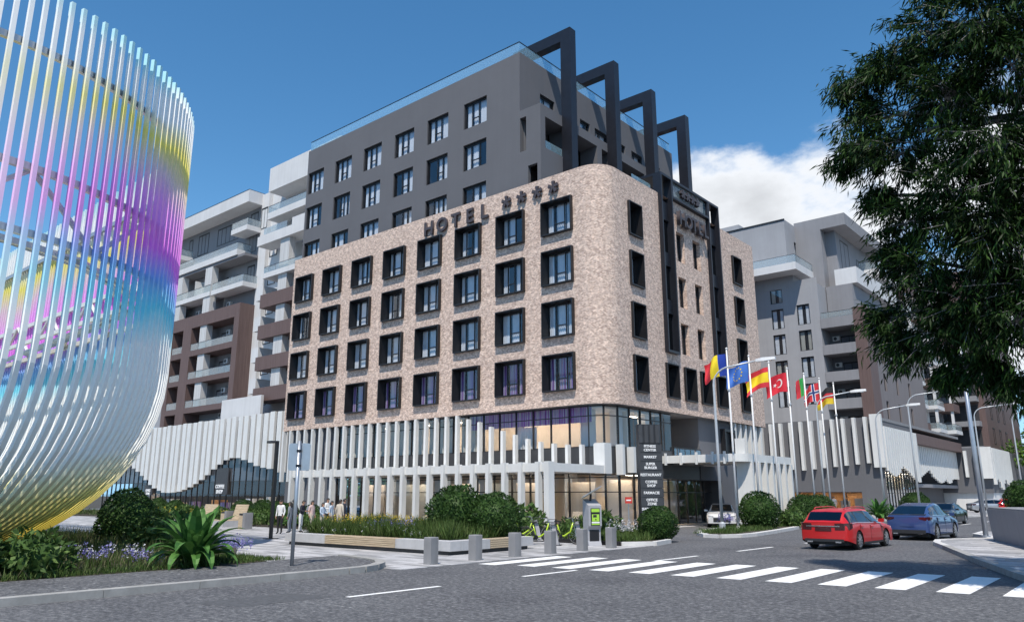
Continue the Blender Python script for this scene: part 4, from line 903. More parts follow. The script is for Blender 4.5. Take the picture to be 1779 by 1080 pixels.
# podium
YQ, XQ = 86.0, -22.8
holed(rb_, 'podium_wall', 'render_dark', [(-41, YQ), (XQ, YQ)], 0, 9.95, [(41 - 38.5, 41 - 25.3, .15, 2.3, .5)])
pf = glazing('shop_front', [(-38.5, YQ + .35), (-25.3, YQ + .35)], .15, 2.3, 1.6, (.2, 2.25), rb_)
MB().box(-38.5, -25.3, YQ + 3, YQ + 3.2, 0, 2.4).build('back_wall', 'interior_warm', rb_)
for k in range(9): MB().box(-38 + 1.45 * k, -37.1 + 1.45 * k, YQ + 1.0, YQ + 1.3, .1, random.uniform(.9, 2.0)).build('shop_display', random.choice(['interior_warm', 'interior_beige', 'interior_warm']), rb_)
for k in range(4): MB().box(-37.6 + 3.2 * k, -35.8 + 3.2 * k, YQ + 1.4, YQ + 1.9, 2.26, 2.28).build('ceiling_light', 'ceiling_lamp', rb_)
for k in range(12):
    x = -36.6 + 1.13 * k
    MB().box(x - .15, x + .15, YQ - .55, YQ - .003, 4.6 + .1 * abs(k - 5), 9.75 + .02 * k).build('fin', 'white_fin', rb_)
MB().box(XQ - .85, XQ + .25, YQ - .55, YQ - .05, 4.75, 10.2).build('fin', 'white_fin', rb_)
MB().box(-41, XQ, YQ + .4, 124, 9.6, 9.9).build('podium_roof', 'concrete', rb_)
z1s = [4.4, 4.2, 4.0, 3.9, 4.05, 4.3, 4.75, 5.0, 4.8, 4.6, 4.4, 4.1, 3.9, 3.7, 3.5, 3.4]
for k, z in enumerate(z1s): MB().box(XQ + .05, XQ + .35, YQ + .1 + .82 * k, YQ + .72 + .82 * k, z, 8.95).build('fin', 'white_fin', rb_)
MB().box(XQ - 1.5, XQ - .05, YQ + .5, 99.2, 5.2, 9.6).build('podium_wall', 'render_dark', rb_)
glazing('shop_front', [(XQ - .15, YQ + .05), (XQ - .15, 99.0)], .15, 5.2, 1.1, (.2, 2.2, 3.7, 5.15), rb_, 'glass_window')
for k in range(4): MB().box(XQ - 1.2, XQ - .7, YQ + .8 + 3.1 * k, YQ + 2.8 + 3.1 * k, 4.3, 4.32).build('ceiling_light', 'ceiling_lamp', rb_)  # ceiling panels added only to brighten the dark glazing here
for k in range(8): MB().box(XQ - 1.7, XQ - 1.3, YQ + .7 + 1.5 * k, YQ + 1.9 + 1.5 * k, .1, 4.2).build('shop_display', random.choice(['interior_beige', 'interior_white', 'interior_warm']), rb_)  # tall panels added behind the dark glass to lighten it
MB().box(XQ - 3, XQ + .3, 99.2, 124, 7.8, 9.0).build('brown_band', 'brown_clad', rb_)
MB().box(XQ - 3, XQ - 2.7, 99.2, 124, 0, 7.8).build('podium_wall', 'render_dark', rb_)
zz_ = [3.6, 3.7, 3.9, 4.1, 4.3, 4.5, 4.7, 4.9, 5.0, 4.6, 4.2, 4.0, 3.8, 3.6, 3.5, 3.6, 3.8, 4.0, 3.7, 3.5, 3.6, 4.0, 4.1, 4.1, 4.1, 4.1]
for k, z in enumerate(zz_): MB().box(XQ - .75, XQ - .4, 99.6 + .93 * k, 100.3 + .93 * k, z, 7.79).build('fin', 'white_fin', rb_)
MB().box(XQ - 2.6, XQ - .8, 99.4, 124, 2.9, 3.3).build('shop_lintel', 'mid_grey_render', rb_)

# ================================================================== third building, further along the street
tb = thing('apartment_building', (-30, 140, 0), 'far white stepped apartment block with brown end wall behind the street tree', 'building')
MB().box(-42, -30.5, 122, 170, 8.5, 40).build('wall', 'white_render', tb)
for i, y in enumerate((124.5, 129.5, 134.5)):
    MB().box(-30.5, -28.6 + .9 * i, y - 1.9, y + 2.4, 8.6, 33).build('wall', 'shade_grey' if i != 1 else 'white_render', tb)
    for k, z in enumerate((11.0, 14.4, 17.8, 21.2, 24.6, 28.0, 31.4)):
        x1 = -26.6 + 1.1 * i
        b_ = MB().box(-30.4, x1, y - 2.1, y + 2.3, z, z + (.55 if (i + k) % 3 else 1.2)).build('balcony', 'white_render' if (i + k) % 3 else 'brown_clad', tb)
        if (i + k) % 3: rail_glass(b_, -30.4, x1, y - 2.1, y + 2.3, z + .55, .85, 'fr')
        flat_window(tb, -29.6 + .9 * i, y - 1.9, z + .6, 1.5, 2.3, 0, 2)
        MB().box(x1 - .5, x1 - .15, y - 1.9, y - 1.5, z + .6, z + 3.4).build('pillar', 'white_render', tb)
MB().box(-27.0, -21.6, 141, 175, 8.3, 38).build('brown_wall', 'brown_clad', tb)
for z in (9.5, 13.4, 17.3, 21.2, 25.1): 
    MB().box(-27.0, -22.5, 140.7, 140.98, z, z + 2.5).build('balcony_bay', 'interior_dark', tb)
    b_ = MB().box(-27.2, -22.3, 139.0, 140.98, z - .9, z - .1).build('balcony', 'mid_grey_render', tb)
for y in (146, 152, 158):
    for z in (10, 14, 18, 22): flat_window(tb, -21.58, y, z, 1.4, 2.6, R(90), 1)
MB().box(-34.0, -19.4, 124.2, 160, 2.3, 8.4).build('podium_wall', 'render_dark', tb)
MB().box(-34.0, -19.5, 124.6, 160, 0, 2.3).build('podium_wall', 'white_render', tb)
for k, x in enumerate((-22.2, -21.0)): MB().box(x - .18, x + .18, 123.6, 124.2, 4.4, 8.0).build('fin', 'white_fin', tb)
MB().box(-20.3, -19.0, 123.5, 124.15, 4.2, 8.45).build('fin', 'white_fin', tb)
for k in range(14): MB().box(-19.35, -18.95, 124.6 + 1.05 * k, 125.4 + 1.05 * k, 2.4 + .9 * abs(math.sin(k * .55 + .6)) * 2, 8.35).build('fin', 'white_fin', tb)
fw = thing('boundary_wall', (-12, 165, 0), 'low white wall far down the street beside the green trees', 'wall')
MB().box(-18.5, 10, 165, 165.3, 0, 3.0).build('wall_panel', 'white_render', fw); MB().box(-18.6, 10.1, 164.95, 165.35, 3.0, 3.15).build('coping', 'concrete', fw)
# ================================================================== sculpture: a basket of painted bars
sc = thing('sculpture', (-34, 8, 0.1), 'tall basket sculpture of curved iridescent white, yellow and magenta bars', 'sculpture')
ZS, XS, YS, RCN, RB = 16.0, -22.35, 13.95, 9.2, 6.0     # top, front plane, back plane, plan corner radius, bottom curve radius
def plan(s):
    """arc length along the plan: up the front plane (+Y), round the corner, along the back plane (-X). returns point, tangent, inward normal"""
    L1 = (YS - RCN) - (-1.0); L2 = RCN * math.pi / 2
    if s < L1: return Vector((XS, -1.0 + s, 0)), Vector((0, 1, 0)), Vector((-1, 0, 0))
    if s < L1 + L2:
        a = (s - L1) / RCN; c_ = Vector((XS - RCN, YS - RCN, 0))
        return c_ + Vector((math.cos(a), math.sin(a), 0)) * RCN, Vector((-math.sin(a), math.cos(a), 0)), Vector((-math.cos(a), -math.sin(a), 0))
    d = s - L1 - L2
    return Vector((XS - RCN - d, YS, 0)), Vector((-1, 0, 0)), Vector((0, -1, 0))
def bar(s, w=.115, dpt=.12):
    p, t_, n_ = plan(s); pts = [(p, ZS)]
    prof = [(0, ZS), (0, 12.0), (0, RB + .15)]
    for k in range(1, 13): a = R(90 * k / 12); prof.append((RB * (1 - math.cos(a)), RB + .15 - RB * math.sin(a)))
    prof.append((RB + 1.6, .15))
    rings = []
    for k, (i, z) in enumerate(prof):
        a, b = prof[max(0, k - 1)], prof[min(len(prof) - 1, k + 1)]; di, dz = b[0] - a[0], b[1] - a[1]; L = math.hypot(di, dz)
        o_ = n_ * (-dz / L) + Vector((0, 0, di / L))                # towards the inside of the basket
        q = p + n_ * i + Vector((0, 0, z))
        wk = w * (1 + .35 * min(1, max(0, (11 - z) / 9)) * (1 if i < RB else .9))
        rings.append([q - t_ * wk / 2, q + t_ * wk / 2, q + t_ * wk / 2 + o_ * dpt, q - t_ * wk / 2 + o_ * dpt])
    m_ = MB(); m_.rings(rings); return m_
s = 0.15
while s < 47:
    bar(s).build('bar', 'iridescent_paint', sc); s += .362
def ring_beam(z, off, s0, s1, w=.2, h=.26, step=.8, mat='white_fin'):
    m_ = MB(); rings = []; k = s0
    while k <= s1 + 1e-6:
        p, t_, n_ = plan(k); q = p + n_ * off
        rings.append([q + Vector((0, 0, z)), q + n_ * w + Vector((0, 0, z)), q + n_ * w + Vector((0, 0, z + h)), q + Vector((0, 0, z + h))]); k += step
    m_.rings(rings); return m_.build('ring_beam', mat, sc)
ring_beam(14.1, .16, 0, 44, .14, .2, mat='steel_galv'); ring_beam(10.6, .16, 0, 44, .14, .2); ring_beam(8.9, 1.6, 0, 40, .12, .18); ring_beam(8.75, .16, 0, 44, .14, .2)
def strut(a, b, r_=.08, mat='white_fin'):
    """brace between two (arc length, inset, height) stations of the basket"""
    m_ = MB(); P_ = []
    for k in range(5):
        q = [u + (v - u) * k / 4 for u, v in zip(a, b)]; p, t_, n_ = plan(q[0]); P_.append(p + n_ * q[1] + Vector((0, 0, q[2])))
    m_.tube(P_, r_, 6); m_.build('brace', mat, sc)
for k in range(9):
    s0 = .6 + 4.6 * k
    strut((s0, .40, 8.9), (s0 + 2.3, .40, 10.7)); strut((s0 + 2.3, .40, 10.7), (s0 + 4.6, .40, 8.9))
for k in range(4): strut((4 + 3.0 * k, 1.7, 9.0), (30 + 3 * k, .5, 9.0), .08, 'steel_galv')
# ================================================================== street furniture
bl = MB().box(-.15, .15, -.15, .15, 0, .74).mesh('bollard', 'concrete')
bm_ = bl
for k, lab in enumerate(['grey concrete bollard nearest the kerb end, in front of the slatted planter bench', 'grey concrete bollard second in the row, in front of the planter corner',
        'grey concrete bollard third in the row, beside the wooden planter end', 'grey concrete bollard fourth in the row, in front of the green bicycles',
        'grey concrete bollard fifth in the row, beside the rental kiosk', 'grey concrete bollard farthest from the camera, next to the corner bed']):
    o = thing('bollard', (-16.9 + .02 * k, 16.25 + 1.87 * k, 0.012), lab, 'bollard', 'bollards along the plaza edge', R(random.uniform(-2, 2)))
    b_ = inst('post', bm_, o, (0, 0, 0), local=True); 
    inst('chamfer_cap', MB().rings([[(-.15, -.15, .74), (.15, -.15, .74), (.15, .15, .74), (-.15, .15, .74)], [(-.137, -.137, .756), (.137, -.137, .756), (.137, .137, .756), (-.137, .137, .756)]]).mesh('chamfer_cap', 'concrete'), o, (0, 0, 0), local=True)
# L-shaped planter bench
pl = thing('planter_bench', (-21, 20.5, .012), 'long concrete planter edge with timber slat seats, full of flowers', 'planter')
def seg(x0, x1, y0, y1, kind):
    if kind == 'c':
        MB().box(x0 + .004, x1 - .004, y0 + .004, y1 - .004, .14, .46).build('concrete_block', 'concrete_light', pl)
    else:
        along = (x1 - x0) > (y1 - y0); base = MB().box(x0 + .03, x1 - .03, y0 + .03, y1 - .03, .15, .42).build('seat_frame', 'car_plastic', pl)
        for k in range(7):       # seat slats and front slats
            if along: MB().box(x0 + .01, x1 - .01, y0 + .07 * k + .01, y0 + .07 * k + .065, .42, .46).build('slat', 'timber', base)
            else: MB().box(x1 - .07 * k - .065, x1 - .07 * k - .01, y0 + .01, y1 - .01, .42, .46).build('slat', 'timber', base)
        for k in range(4):
            if along: MB().box(x0 + .01, x1 - .01, y0 - .002, y0 + .028, .15 + .068 * k, .205 + .068 * k).build('slat', 'timber', base)
            else: MB().box(x1 - .028, x1 + .002, y0 + .01, y1 - .01, .15 + .068 * k, .205 + .068 * k).build('slat', 'timber', base)
seg(-28.3, -25.6, 18.9, 19.42, 'c'); seg(-25.6, -21.5, 18.9, 19.42, 't'); seg(-21.5, -18.75, 18.9, 19.42, 'c')
seg(-19.27, -18.75, 19.42, 20.9, 'c'); seg(-19.27, -18.75, 20.9, 22.3, 't'); seg(-19.27, -18.75, 22.3, 23.3, 'c')
MB().box(-28.1, -18.95, 19.0, 23.2, .0, .14).build('plinth', 'slate_panel', pl)
MB().box(-28.2, -19.3, 19.44, 23.3, .14, .40).build('soil_bed', 'soil', pl)
# left plaza benches and bins
def lounger(x, y, rz, lab):
    o = thing('timber_lounger', (x, y, .012), lab, 'bench', 'timber loungers on the plaza', rz)
    base = inst('base', MB().box(-.75, .75, -.9, .9, 0, .36).mesh('base', 'concrete_light'), o, local=True)
    for k in range(12): inst('slat', MB().box(-.72, .72, -.88 + .145 * k, -.75 + .145 * k, .36, .40).mesh('slat', 'timber'), base, local=True)
    for k in range(9):
        y0, z0 = .62 + .03 * k, .42 + .105 * k
        inst('back_slat', MB().rings([[(-.72, y0, z0), (.72, y0, z0), (.72, y0 + .04, z0), (-.72, y0 + .04, z0)], [(-.72, y0 + .027, z0 + .095), (.72, y0 + .027, z0 + .095), (.72, y0 + .067, z0 + .095), (-.72, y0 + .067, z0 + .095)]]).mesh('back_slat', 'timber'), o, local=True)
lounger(-50.5, 27.0, R(6), 'timber lounger with reclined back, left of the two on the plaza'); lounger(-47.2, 27.3, R(2), 'timber lounger with reclined back, nearer the black lamp post')
def long_bench(x, y, L, rz, lab):
    o = thing('timber_bench', (x, y, .012), lab, 'bench', 'low timber benches', rz)
    inst('plinth', MB().box(-L / 2, L / 2, -.3, .3, 0, .3).mesh('plinth', 'concrete_light'), o, local=True)
    for k in range(6): inst('slat', MB().box(-L / 2 - .03, L / 2 + .03, -.33 + .11 * k, -.23 + .11 * k, .3, .46).mesh('slat', 'timber'), o, local=True)
long_bench(-49.5, 22.2, 5.0, R(4), 'low timber bench half hidden behind the sculpture and shrubs'); long_bench(-45.5, 24.0, 2.6, R(4), 'low timber bench below the loungers')
def bin_(x, y, lab):
    o = thing('litter_bin', (x, y, .012), lab, 'bin', 'litter bins on the plaza')
    inst('body', MB().box(-.24, .24, -.24, .24, 0, .78).mesh('body', 'timber'), o, local=True); inst('side_plate', MB().box(.245, .50, -.26, .26, 0, .95).mesh('side_plate', 'concrete'), o, local=True)
    inst('lid', MB().box(-.22, .22, -.22, .22, .79, .9).mesh('lid', 'black_metal'), o, local=True)
bin_(-48.7, 27.9, 'litter bin between the two timber loungers'); bin_(-42.6, 25.6, 'litter bin with grey side plate, right of the loungers')
# dark lamp post and back of a road sign on the left
lp = thing('lamp_post', (-32.1, 20.7, .012), 'slim black square lamp post on the plaza', 'street lamp')
MB().box(-32.165, -32.035, 20.635, 20.765, .01, 4.45).build('post', 'black_metal', lp); MB().box(-32.35, -31.85, 20.45, 20.95, .01, .05).build('base_plate', 'black_metal', lp)
MB().box(-32.55, -32.17, 20.42, 20.62, 4.34, 4.45).box(-32.35, -32.1, 20.58, 20.72, 4.36, 4.44).build('lamp_head', 'slate_panel', lp)
sg_ = thing('road_sign', (-18.45, 12.6, .115), 'back of a grey rectangular road sign on a steel pole', 'sign')
p_ = MB(); p_.tube([(-18.45, 12.6, .11), (-18.45, 12.6, 3.42)], .052, 12); p_.build('pole', 'steel_galv', sg_, smooth=True)
sgd = Vector((math.cos(R(40)), math.sin(R(40)), 0)); sgn = Vector((-sgd.y, sgd.x, 0))
def plate(w0, w1, z0, z1, o0, o1, rad=.06):
    c_ = []; 
    for (cx, cz, a0) in ((w1 - rad, z1 - rad, 0), (w0 + rad, z1 - rad, 90), (w0 + rad, z0 + rad, 180), (w1 - rad, z0 + rad, 270)):
        for k in range(4): a = R(a0 + 30 * k); c_.append((cx + rad * math.cos(a), cz + rad * math.sin(a)))
    base = Vector((-18.45, 12.6, 0)); m_ = MB()
    m_.rings([[base + sgd * u + sgn * o0 + Vector((0, 0, z)) for u, z in c_], [base + sgd * u + sgn * o1 + Vector((0, 0, z)) for u, z in c_]]); return m_
plate(-.30, .30, 2.62, 3.36, .065, .085).build('plate', 'steel_galv', sg_)
for z in (2.75, 3.15):
    m_ = MB(); m_.tube([(-18.45, 12.6, z - .03), (-18.45, 12.6, z + .03)], .064, 12); m_.build('clamp', 'dark_metal', sg_)
ssl = thing('steel_post', (-6.95, 41.0, .13), 'tall bare steel post rising from the right pavement', 'post')
p_ = MB(); p_.tube([(-6.95, 41.0, .13), (-6.95, 41.0, 4.0), (-6.95, 41.0, 9.6)], [.11, .10, .08], 12); p_.build('shaft', 'steel_galv', ssl, smooth=True)
p_ = MB(); p_.lathe([(.2, 0), (.2, .05), (.13, .08)], 12, center=(-6.95, 41.0, .13)); p_.build('base', 'steel_galv', ssl)
p_ = MB(); p_.lathe([(.085, 0), (.06, .06)], 12, center=(-6.95, 41.0, 9.6)); p_.build('cap', 'steel_galv', ssl)
# street lamps with a swan-neck arm
def lamp(loc, h, arm, az, lab):
    o = thing('street_lamp', loc, lab, 'street lamp', 'swan-neck street lamps'); d = Vector((math.cos(az), math.sin(az), 0))
    P_ = [Vector((0, 0, 0)), Vector((0, 0, h * .5)), Vector((0, 0, h - 1.0))] + [d * (1.0 - math.cos(R(15 * k))) * 1.0 + Vector((0, 0, h - 1.0 + math.sin(R(15 * k)) * .95)) for k in range(1, 7)] + [d * (arm) + Vector((0, 0, h + .18))]
    m_ = MB(); m_.tube(P_, [.095, .08, .065] + [.05] * 6 + [.042], 10); me = m_.mesh('pole', 'lamp_grey', smooth=True); inst('pole', me, o, local=True)
    a = d * (arm - .1) + Vector((0, 0, h + .10)); n_ = Vector((-d.y, d.x, 0)); m_ = MB()
    m_.rings([[a - n_ * .10, a + n_ * .10, a + n_ * .10 + Vector((0, 0, .14)), a - n_ * .10 + Vector((0, 0, .14))], [a + d * .35 - n_ * .19, a + d * .35 + n_ * .19, a + d * .35 + n_ * .17 + Vector((0, 0, .2)), a + d * .35 - n_ * .17 + Vector((0, 0, .2))],
              [a + d * 1.05 - n_ * .17 + Vector((0, 0, .05)), a + d * 1.05 + n_ * .17 + Vector((0, 0, .05)), a + d * 1.05 + n_ * .15 + Vector((0, 0, .2)), a + d * 1.05 - n_ * .15 + Vector((0, 0, .2))]])
    hd = inst('lamp_head', m_.mesh('lamp_head', 'pole_white'), o, local=True)
    b_ = a + d * .7; m_ = MB(); m_.box(b_.x - .14, b_.x + .14, b_.y - .11, b_.y + .11, b_.z + .0, b_.z + .03); inst('lens', m_.mesh('lens', 'lamp_clear'), hd, local=True)
    m_ = MB(); m_.lathe([(.17, 0), (.17, .35), (.1, .42)], 10); inst('base', m_.mesh('base', 'lamp_grey'), o, local=True)
AZ = R(12)
lamp((-19.2, 40.2, .13), 8.9, 2.5, AZ, 'street lamp in front of the flag poles, nearest the hotel entrance')
lamp((-19.4, 57.2, .13), 8.9, 2.5, AZ, 'street lamp partly hidden among the white flag poles')
lamp((-18.6, 69.0, .12), 8.9, 2.5, AZ, 'street lamp in front of the dark podium wall, behind the red car')
lamp((-17.4, 75.0, .12), 10.6, 3.4, AZ, 'tall street lamp at the podium corner above the blue car')
lamp((-14.6, 88.5, .12), 10.4, 3.4, AZ, 'street lamp in front of the brown band of the right podium')
lamp((-13.2, 102, .12), 10.9, 4.2, AZ, 'street lamp beyond the steel post, before the third building')
lamp((-10.2, 113, .12), 10.9, 4.0, AZ, 'far street lamp beside the distant white fins')
lamp((-8.0, 122, .12), 11.0, 4.0, AZ, 'farthest street lamp against the green trees at the right edge')
# flag poles and flags
FY = [42.84 + 3.17 * k for k in range(7)]
def flag(k, design, Wd=1.8, Hd=1.32, swing=0.0, furl=1.0):
    """cloth on a grid: hoist at the pole, flying towards -X with waves; design(u, v) -> material index"""
    nu, nv = 30, 20; V = []; Fc = []; mi = []
    for i in range(nu + 1):
        for j in range(nv + 1):
            u, v = i / nu, j / nv
            x = -.08 - u * Wd * furl * .80; y = .26 * math.sin(u * 8.0 + k * 1.3 + v * 1.2) * (u ** .7) + swing * u + .12 * math.sin(v * 5 + u * 4 + k) * u
            z = -(1 - v) * Hd * (1 - .10 * u) - u * u * (.52 + .10 * (k % 3)) + .10 * math.sin(u * 6 + k * 2) * u
            V.append((x, y, z))
    for i in range(nu):
        for j in range(nv):
            a = i * (nv + 1) + j; Fc.append((a, a + 1, a + nv + 2, a + nv + 1)); mi.append(design((i + .5) / nu, (j + .5) / nv))
    me = bpy.data.meshes.new('cloth'); me.from_pydata(V, [], Fc)
    return me, mi, V, nu, nv
def add_cloth(o, k, mats, design, zt, **kw):
    me, mi, V, nu, nv = flag(k, design, **kw)
    for m_ in mats: me.materials.append(M['flag_' + m_])
    me.polygons.foreach_set('material_index', mi); me.polygons.foreach_set('use_smooth', [True] * len(mi)); me.update()
    c_ = inst('cloth', me, o, (0, 0, zt), R(4), local=True)
    return c_, V, nu, nv
def mark(c_, V, nu, nv, poly, mat, name='emblem'):
    """small flat emblem laid on both sides of the cloth: poly points in (u, v)"""
    def P_(u, v):
        fu, fv = u * nu, v * nv; i, j = min(nu - 1, max(0, int(fu))), min(nv - 1, max(0, int(fv))); fu -= i; fv -= j
        q = lambda a, b: Vector(V[a * (nv + 1) + b])
        return q(i, j) * (1 - fu) * (1 - fv) + q(i + 1, j) * fu * (1 - fv) + q(i, j + 1) * (1 - fu) * fv + q(i + 1, j + 1) * fu * fv
    P0 = [P_(u, v) for u, v in poly]; cu = sum(u for u, v in poly) / len(poly); cv = sum(v for u, v in poly) / len(poly); C0 = P_(cu, cv)
    n_ = (P_(cu + .03, cv) - P_(cu - .03, cv)).cross(P_(cu, cv + .03) - P_(cu, cv - .03)).normalized()
    m_ = MB()
    for s_ in (1, -1):
        for a, b in zip(P0, P0[1:] + P0[:1]): m_.face([a + n_ * .012 * s_, b + n_ * .012 * s_, C0 + n_ * .012 * s_])
    inst(name, m_.mesh(name, 'flag_' + mat), c_, local=True)
def star_poly(cu, cv, r_, asp, n_=5, rot=90): return [(cu + (r_ if q % 2 == 0 else r_ * .42) * math.cos(R(rot + 180 / n_ * q)) / asp, cv + (r_ if q % 2 == 0 else r_ * .42) * math.sin(R(rot + 180 / n_ * q))) for q in range(2 * n_)]
def norway(u, v):
    bu, bv = abs(u - .36), abs(v - .5)
    if bu < .045 or bv < .065: return 2
    if bu < .085 or bv < .125: return 1
    return 0
FL = [('blue, yellow and red striped flag on the pole nearest the hotel', ['blue', 'yellow', 'red'], lambda u, v: min(2, int(u * 3)), {}),
      ('blue flag with a ring of gold stars', ['eu'], lambda u, v: 0, {}),
      ('red and yellow banded flag on the third pole', ['red', 'yellow'], lambda u, v: 1 if .25 < v < .75 else 0, {}),
      ('plain red flag with white crescent and star', ['crimson'], lambda u, v: 0, {}),
      ('green and red flag hanging furled', ['green', 'red', 'white'], lambda u, v: 0 if u < .4 else (1 if u < .85 else 2), dict(furl=.38, swing=-.4)),
      ('red flag with a white-edged blue cross', ['red', 'white', 'navy'], norway, dict(furl=.8)),
      ('black, red and gold banded flag on the farthest pole', ['gold', 'red', 'black'], lambda u, v: min(2, int(v * 3)), dict(furl=.85))]
for k, (lab, mats, des, kw) in enumerate(FL):
    y = FY[k]
    o = thing('flagpole', (-19.5, y, .13), 'white flagpole carrying the ' + lab.split(' on the ')[0].replace('plain ', ''), 'flagpole', 'flagpoles in front of the hotel')
    m_ = MB(); m_.tube([(0, 0, 0), (0, 0, 5), (0, 0, 10.3)], [.07, .058, .042], 12); inst('pole', m_.mesh('pole', 'pole_white', smooth=True), o, local=True)
    m_ = MB(); m_.lathe([(.02, 0), (.07, .05), (.07, .10), (.02, .15)], 10, center=(0, 0, 10.3)); inst('finial', m_.mesh('finial', 'pole_white', smooth=True), o, local=True)
    m_ = MB(); m_.lathe([(.17, 0), (.17, .06), (.1, .1)], 12); inst('base', m_.mesh('base', 'pole_white'), o, local=True)
    m_ = MB(); m_.lathe([(.1, 0), (.1, .1)], 10, center=(0, 0, 7.85)); inst('collar', m_.mesh('collar', 'lamp_grey'), o, local=True)
    f_ = thing('flag', (-19.5, y, 10.2), lab, 'flag', 'flags flying in front of the hotel')
    c_, V, nu, nv = add_cloth(f_, k, mats, des, 0, **kw)
    asp = 1.8 / 1.32
    if k == 1:
        for q in range(12): mark(c_, V, nu, nv, star_poly(.5 + .31 / asp * math.cos(R(30 * q)), .5 + .31 * math.sin(R(30 * q)), .06, asp), 'gold', 'star')
    if k == 3:
        cr_ = [(.38 + .24 / asp * math.cos(R(a)), .5 + .24 * math.sin(R(a))) for a in range(40, 330, 20)] + [(.38 + (.06 + .19 * math.cos(R(a))) / asp, .5 + .19 * math.sin(R(a))) for a in range(310, 40, -20)]
        for q in range(13): 
            i0, i1 = q, q + 1; j0, j1 = len(cr_) - 1 - q, len(cr_) - 2 - q
            if j1 > i1: mark(c_, V, nu, nv, [cr_[i0], cr_[i1], cr_[j1], cr_[j0]], 'white', 'crescent')
        mark(c_, V, nu, nv, star_poly(.60, .5, .11, asp, 5, 180), 'white', 'star')
# directory totem
tt = thing('directory_totem', (-21.4, 36.5, .012), 'dark grey directory totem listing fitness center, market and restaurant', 'sign')
rt_ = R(52)
inst('core', MB().box(-.60, .60, -.24, .24, 0, 5.65).mesh('core', 'dark_metal'), tt, rz=rt_, local=True)
for k in range(8):
    z0 = 4.62 - .462 * (k + 1)
    o = inst('name_panel', MB().box(-.63, .63, -.30, -.245, z0 + .012, z0 + .450).mesh('name_panel', 'slate_panel'), tt, rz=rt_, local=True)
    txt = ['FITNESS\nCENTER', 'MARKET', 'SUPER\nBURGER', 'RESTAURANT', 'COFFEE\nSHOP', 'FARMACIE', 'OFFICE\nZONE', 'SHOWROOM\nDESIGN'][k].split('\n')
    for q, ln in enumerate(txt):
        zc = z0 + .225 + (.10 if len(txt) == 2 else 0) - .195 * q - .065
        inst('lettering', text_mesh(ln, .19, .02, 'letter_white', .004), o, (-.05, -.315, zc), local=True)
for k in range(4): inst('top_fin', MB().rings([[(-.62 + .31 * k, -.26, 4.65), (-.46 + .31 * k, -.36, 4.65), (-.32 + .31 * k, -.26, 4.65)], [(-.62 + .31 * k, -.26, 5.63), (-.46 + .31 * k, -.36, 5.63), (-.32 + .31 * k, -.26, 5.63)]]).mesh('top_fin', 'slate_panel'), tt, rz=rt_, local=True)
# no-entry sign by the shop front
ns = thing('no_entry_sign', (-23.9, 38.3, .012), 'small red no-entry sign on a thin post beside the totem', 'sign')
m_ = MB(); m_.tube([(0, 0, 0), (0, 0, 1.85)], .03, 8); inst('post', m_.mesh('post', 'steel_galv'), ns, local=True)
inst('plate', MB().box(-.2, .2, -.05, -.03, 1.5, 1.85).mesh('plate', 'sign_red'), ns, rz=R(50), local=True); inst('bar', MB().box(-.14, .14, -.06, -.052, 1.64, 1.71).mesh('bar', 'letter_white'), ns, rz=R(50), local=True)
# rental kiosk with solar panel
kk = thing('rental_kiosk', (-18.15, 26.35, .012), 'grey bicycle rental kiosk with green panels and tilted solar panel', 'kiosk', rz=R(62)); kk.scale = (.80, .80, .78)
prof = [(-.28, 0), (.30, 0), (.34, 1.15), (.34, 2.30), (.10, 2.18), (-.30, 1.98), (-.30, .98), (-.16, .80), (-.16, .25)]
m_ = MB(); m_.rings([[(-.36, y, z) for y, z in prof], [(.36, y, z) for y, z in prof]]); body = inst('body', m_.mesh('body', 'kiosk_grey'), kk, local=True)
inst('front_panel', MB().box(-.25, .25, -.33, -.302, 1.02, 1.85).mesh('front_panel', 'black_metal'), kk, local=True)
for (z0, z1, x0, x1, mt) in ((1.66, 1.82, -.22, .22, 'kiosk_green'), (1.2, 1.55, -.2, .2, 'kiosk_green'), (1.11, 1.18, -.22, .22, 'letter_white'), (1.03, 1.09, -.22, .22, 'kiosk_green')):
    inst('panel_strip', MB().box(x0, x1, -.345, -.331, z0, z1).mesh('panel_strip', mt), kk, local=True)
inst('lower_panel', MB().box(-.25, .25, -.315, -.302, .99, 1.015).box(-.26, .26, -.175, -.162, .02, .78).mesh('lower_panel', 'black_metal'), kk, local=True)
inst('screen', MB().box(-.14, .06, -.352, -.346, 1.4, 1.52).mesh('screen', 'glass_car'), kk, local=True); inst('card_slot', MB().box(-.03, .04, -.352, -.346, 1.26, 1.32).mesh('card_slot', 'black_metal'), kk, local=True)
sp2 = MB(); sp2.face([(.365, -.2, 2.02), (.365, .30, 2.26), (.365, .30, 1.9), (.365, -.2, 1.7)]).face([(.365, -.2, 1.5), (.365, .30, 1.6), (.365, .3, 1.15), (.365, .05, 1.3)]); inst('side_graphic', sp2.mesh('side_graphic', 'kiosk_green'), kk, local=True)
m_ = MB(); m_.tube([(0, .2, 2.2), (0, .12, 2.55)], .06, 8); inst('mast', m_.mesh('mast', 'black_metal'), kk, local=True)
s0 = inst('solar_panel', MB().box(-.56, .56, -.5, .5, -.02, .02).mesh('solar_panel', 'alloy'), kk, (0, .10, 2.62), local=True); s0.rotation_euler = (R(-8), R(-30), R(-18))
s1 = inst('solar_cells', MB().box(-.53, .53, -.47, .47, .021, .028).mesh('solar_cells', 'solar_cells'), s0, local=True)
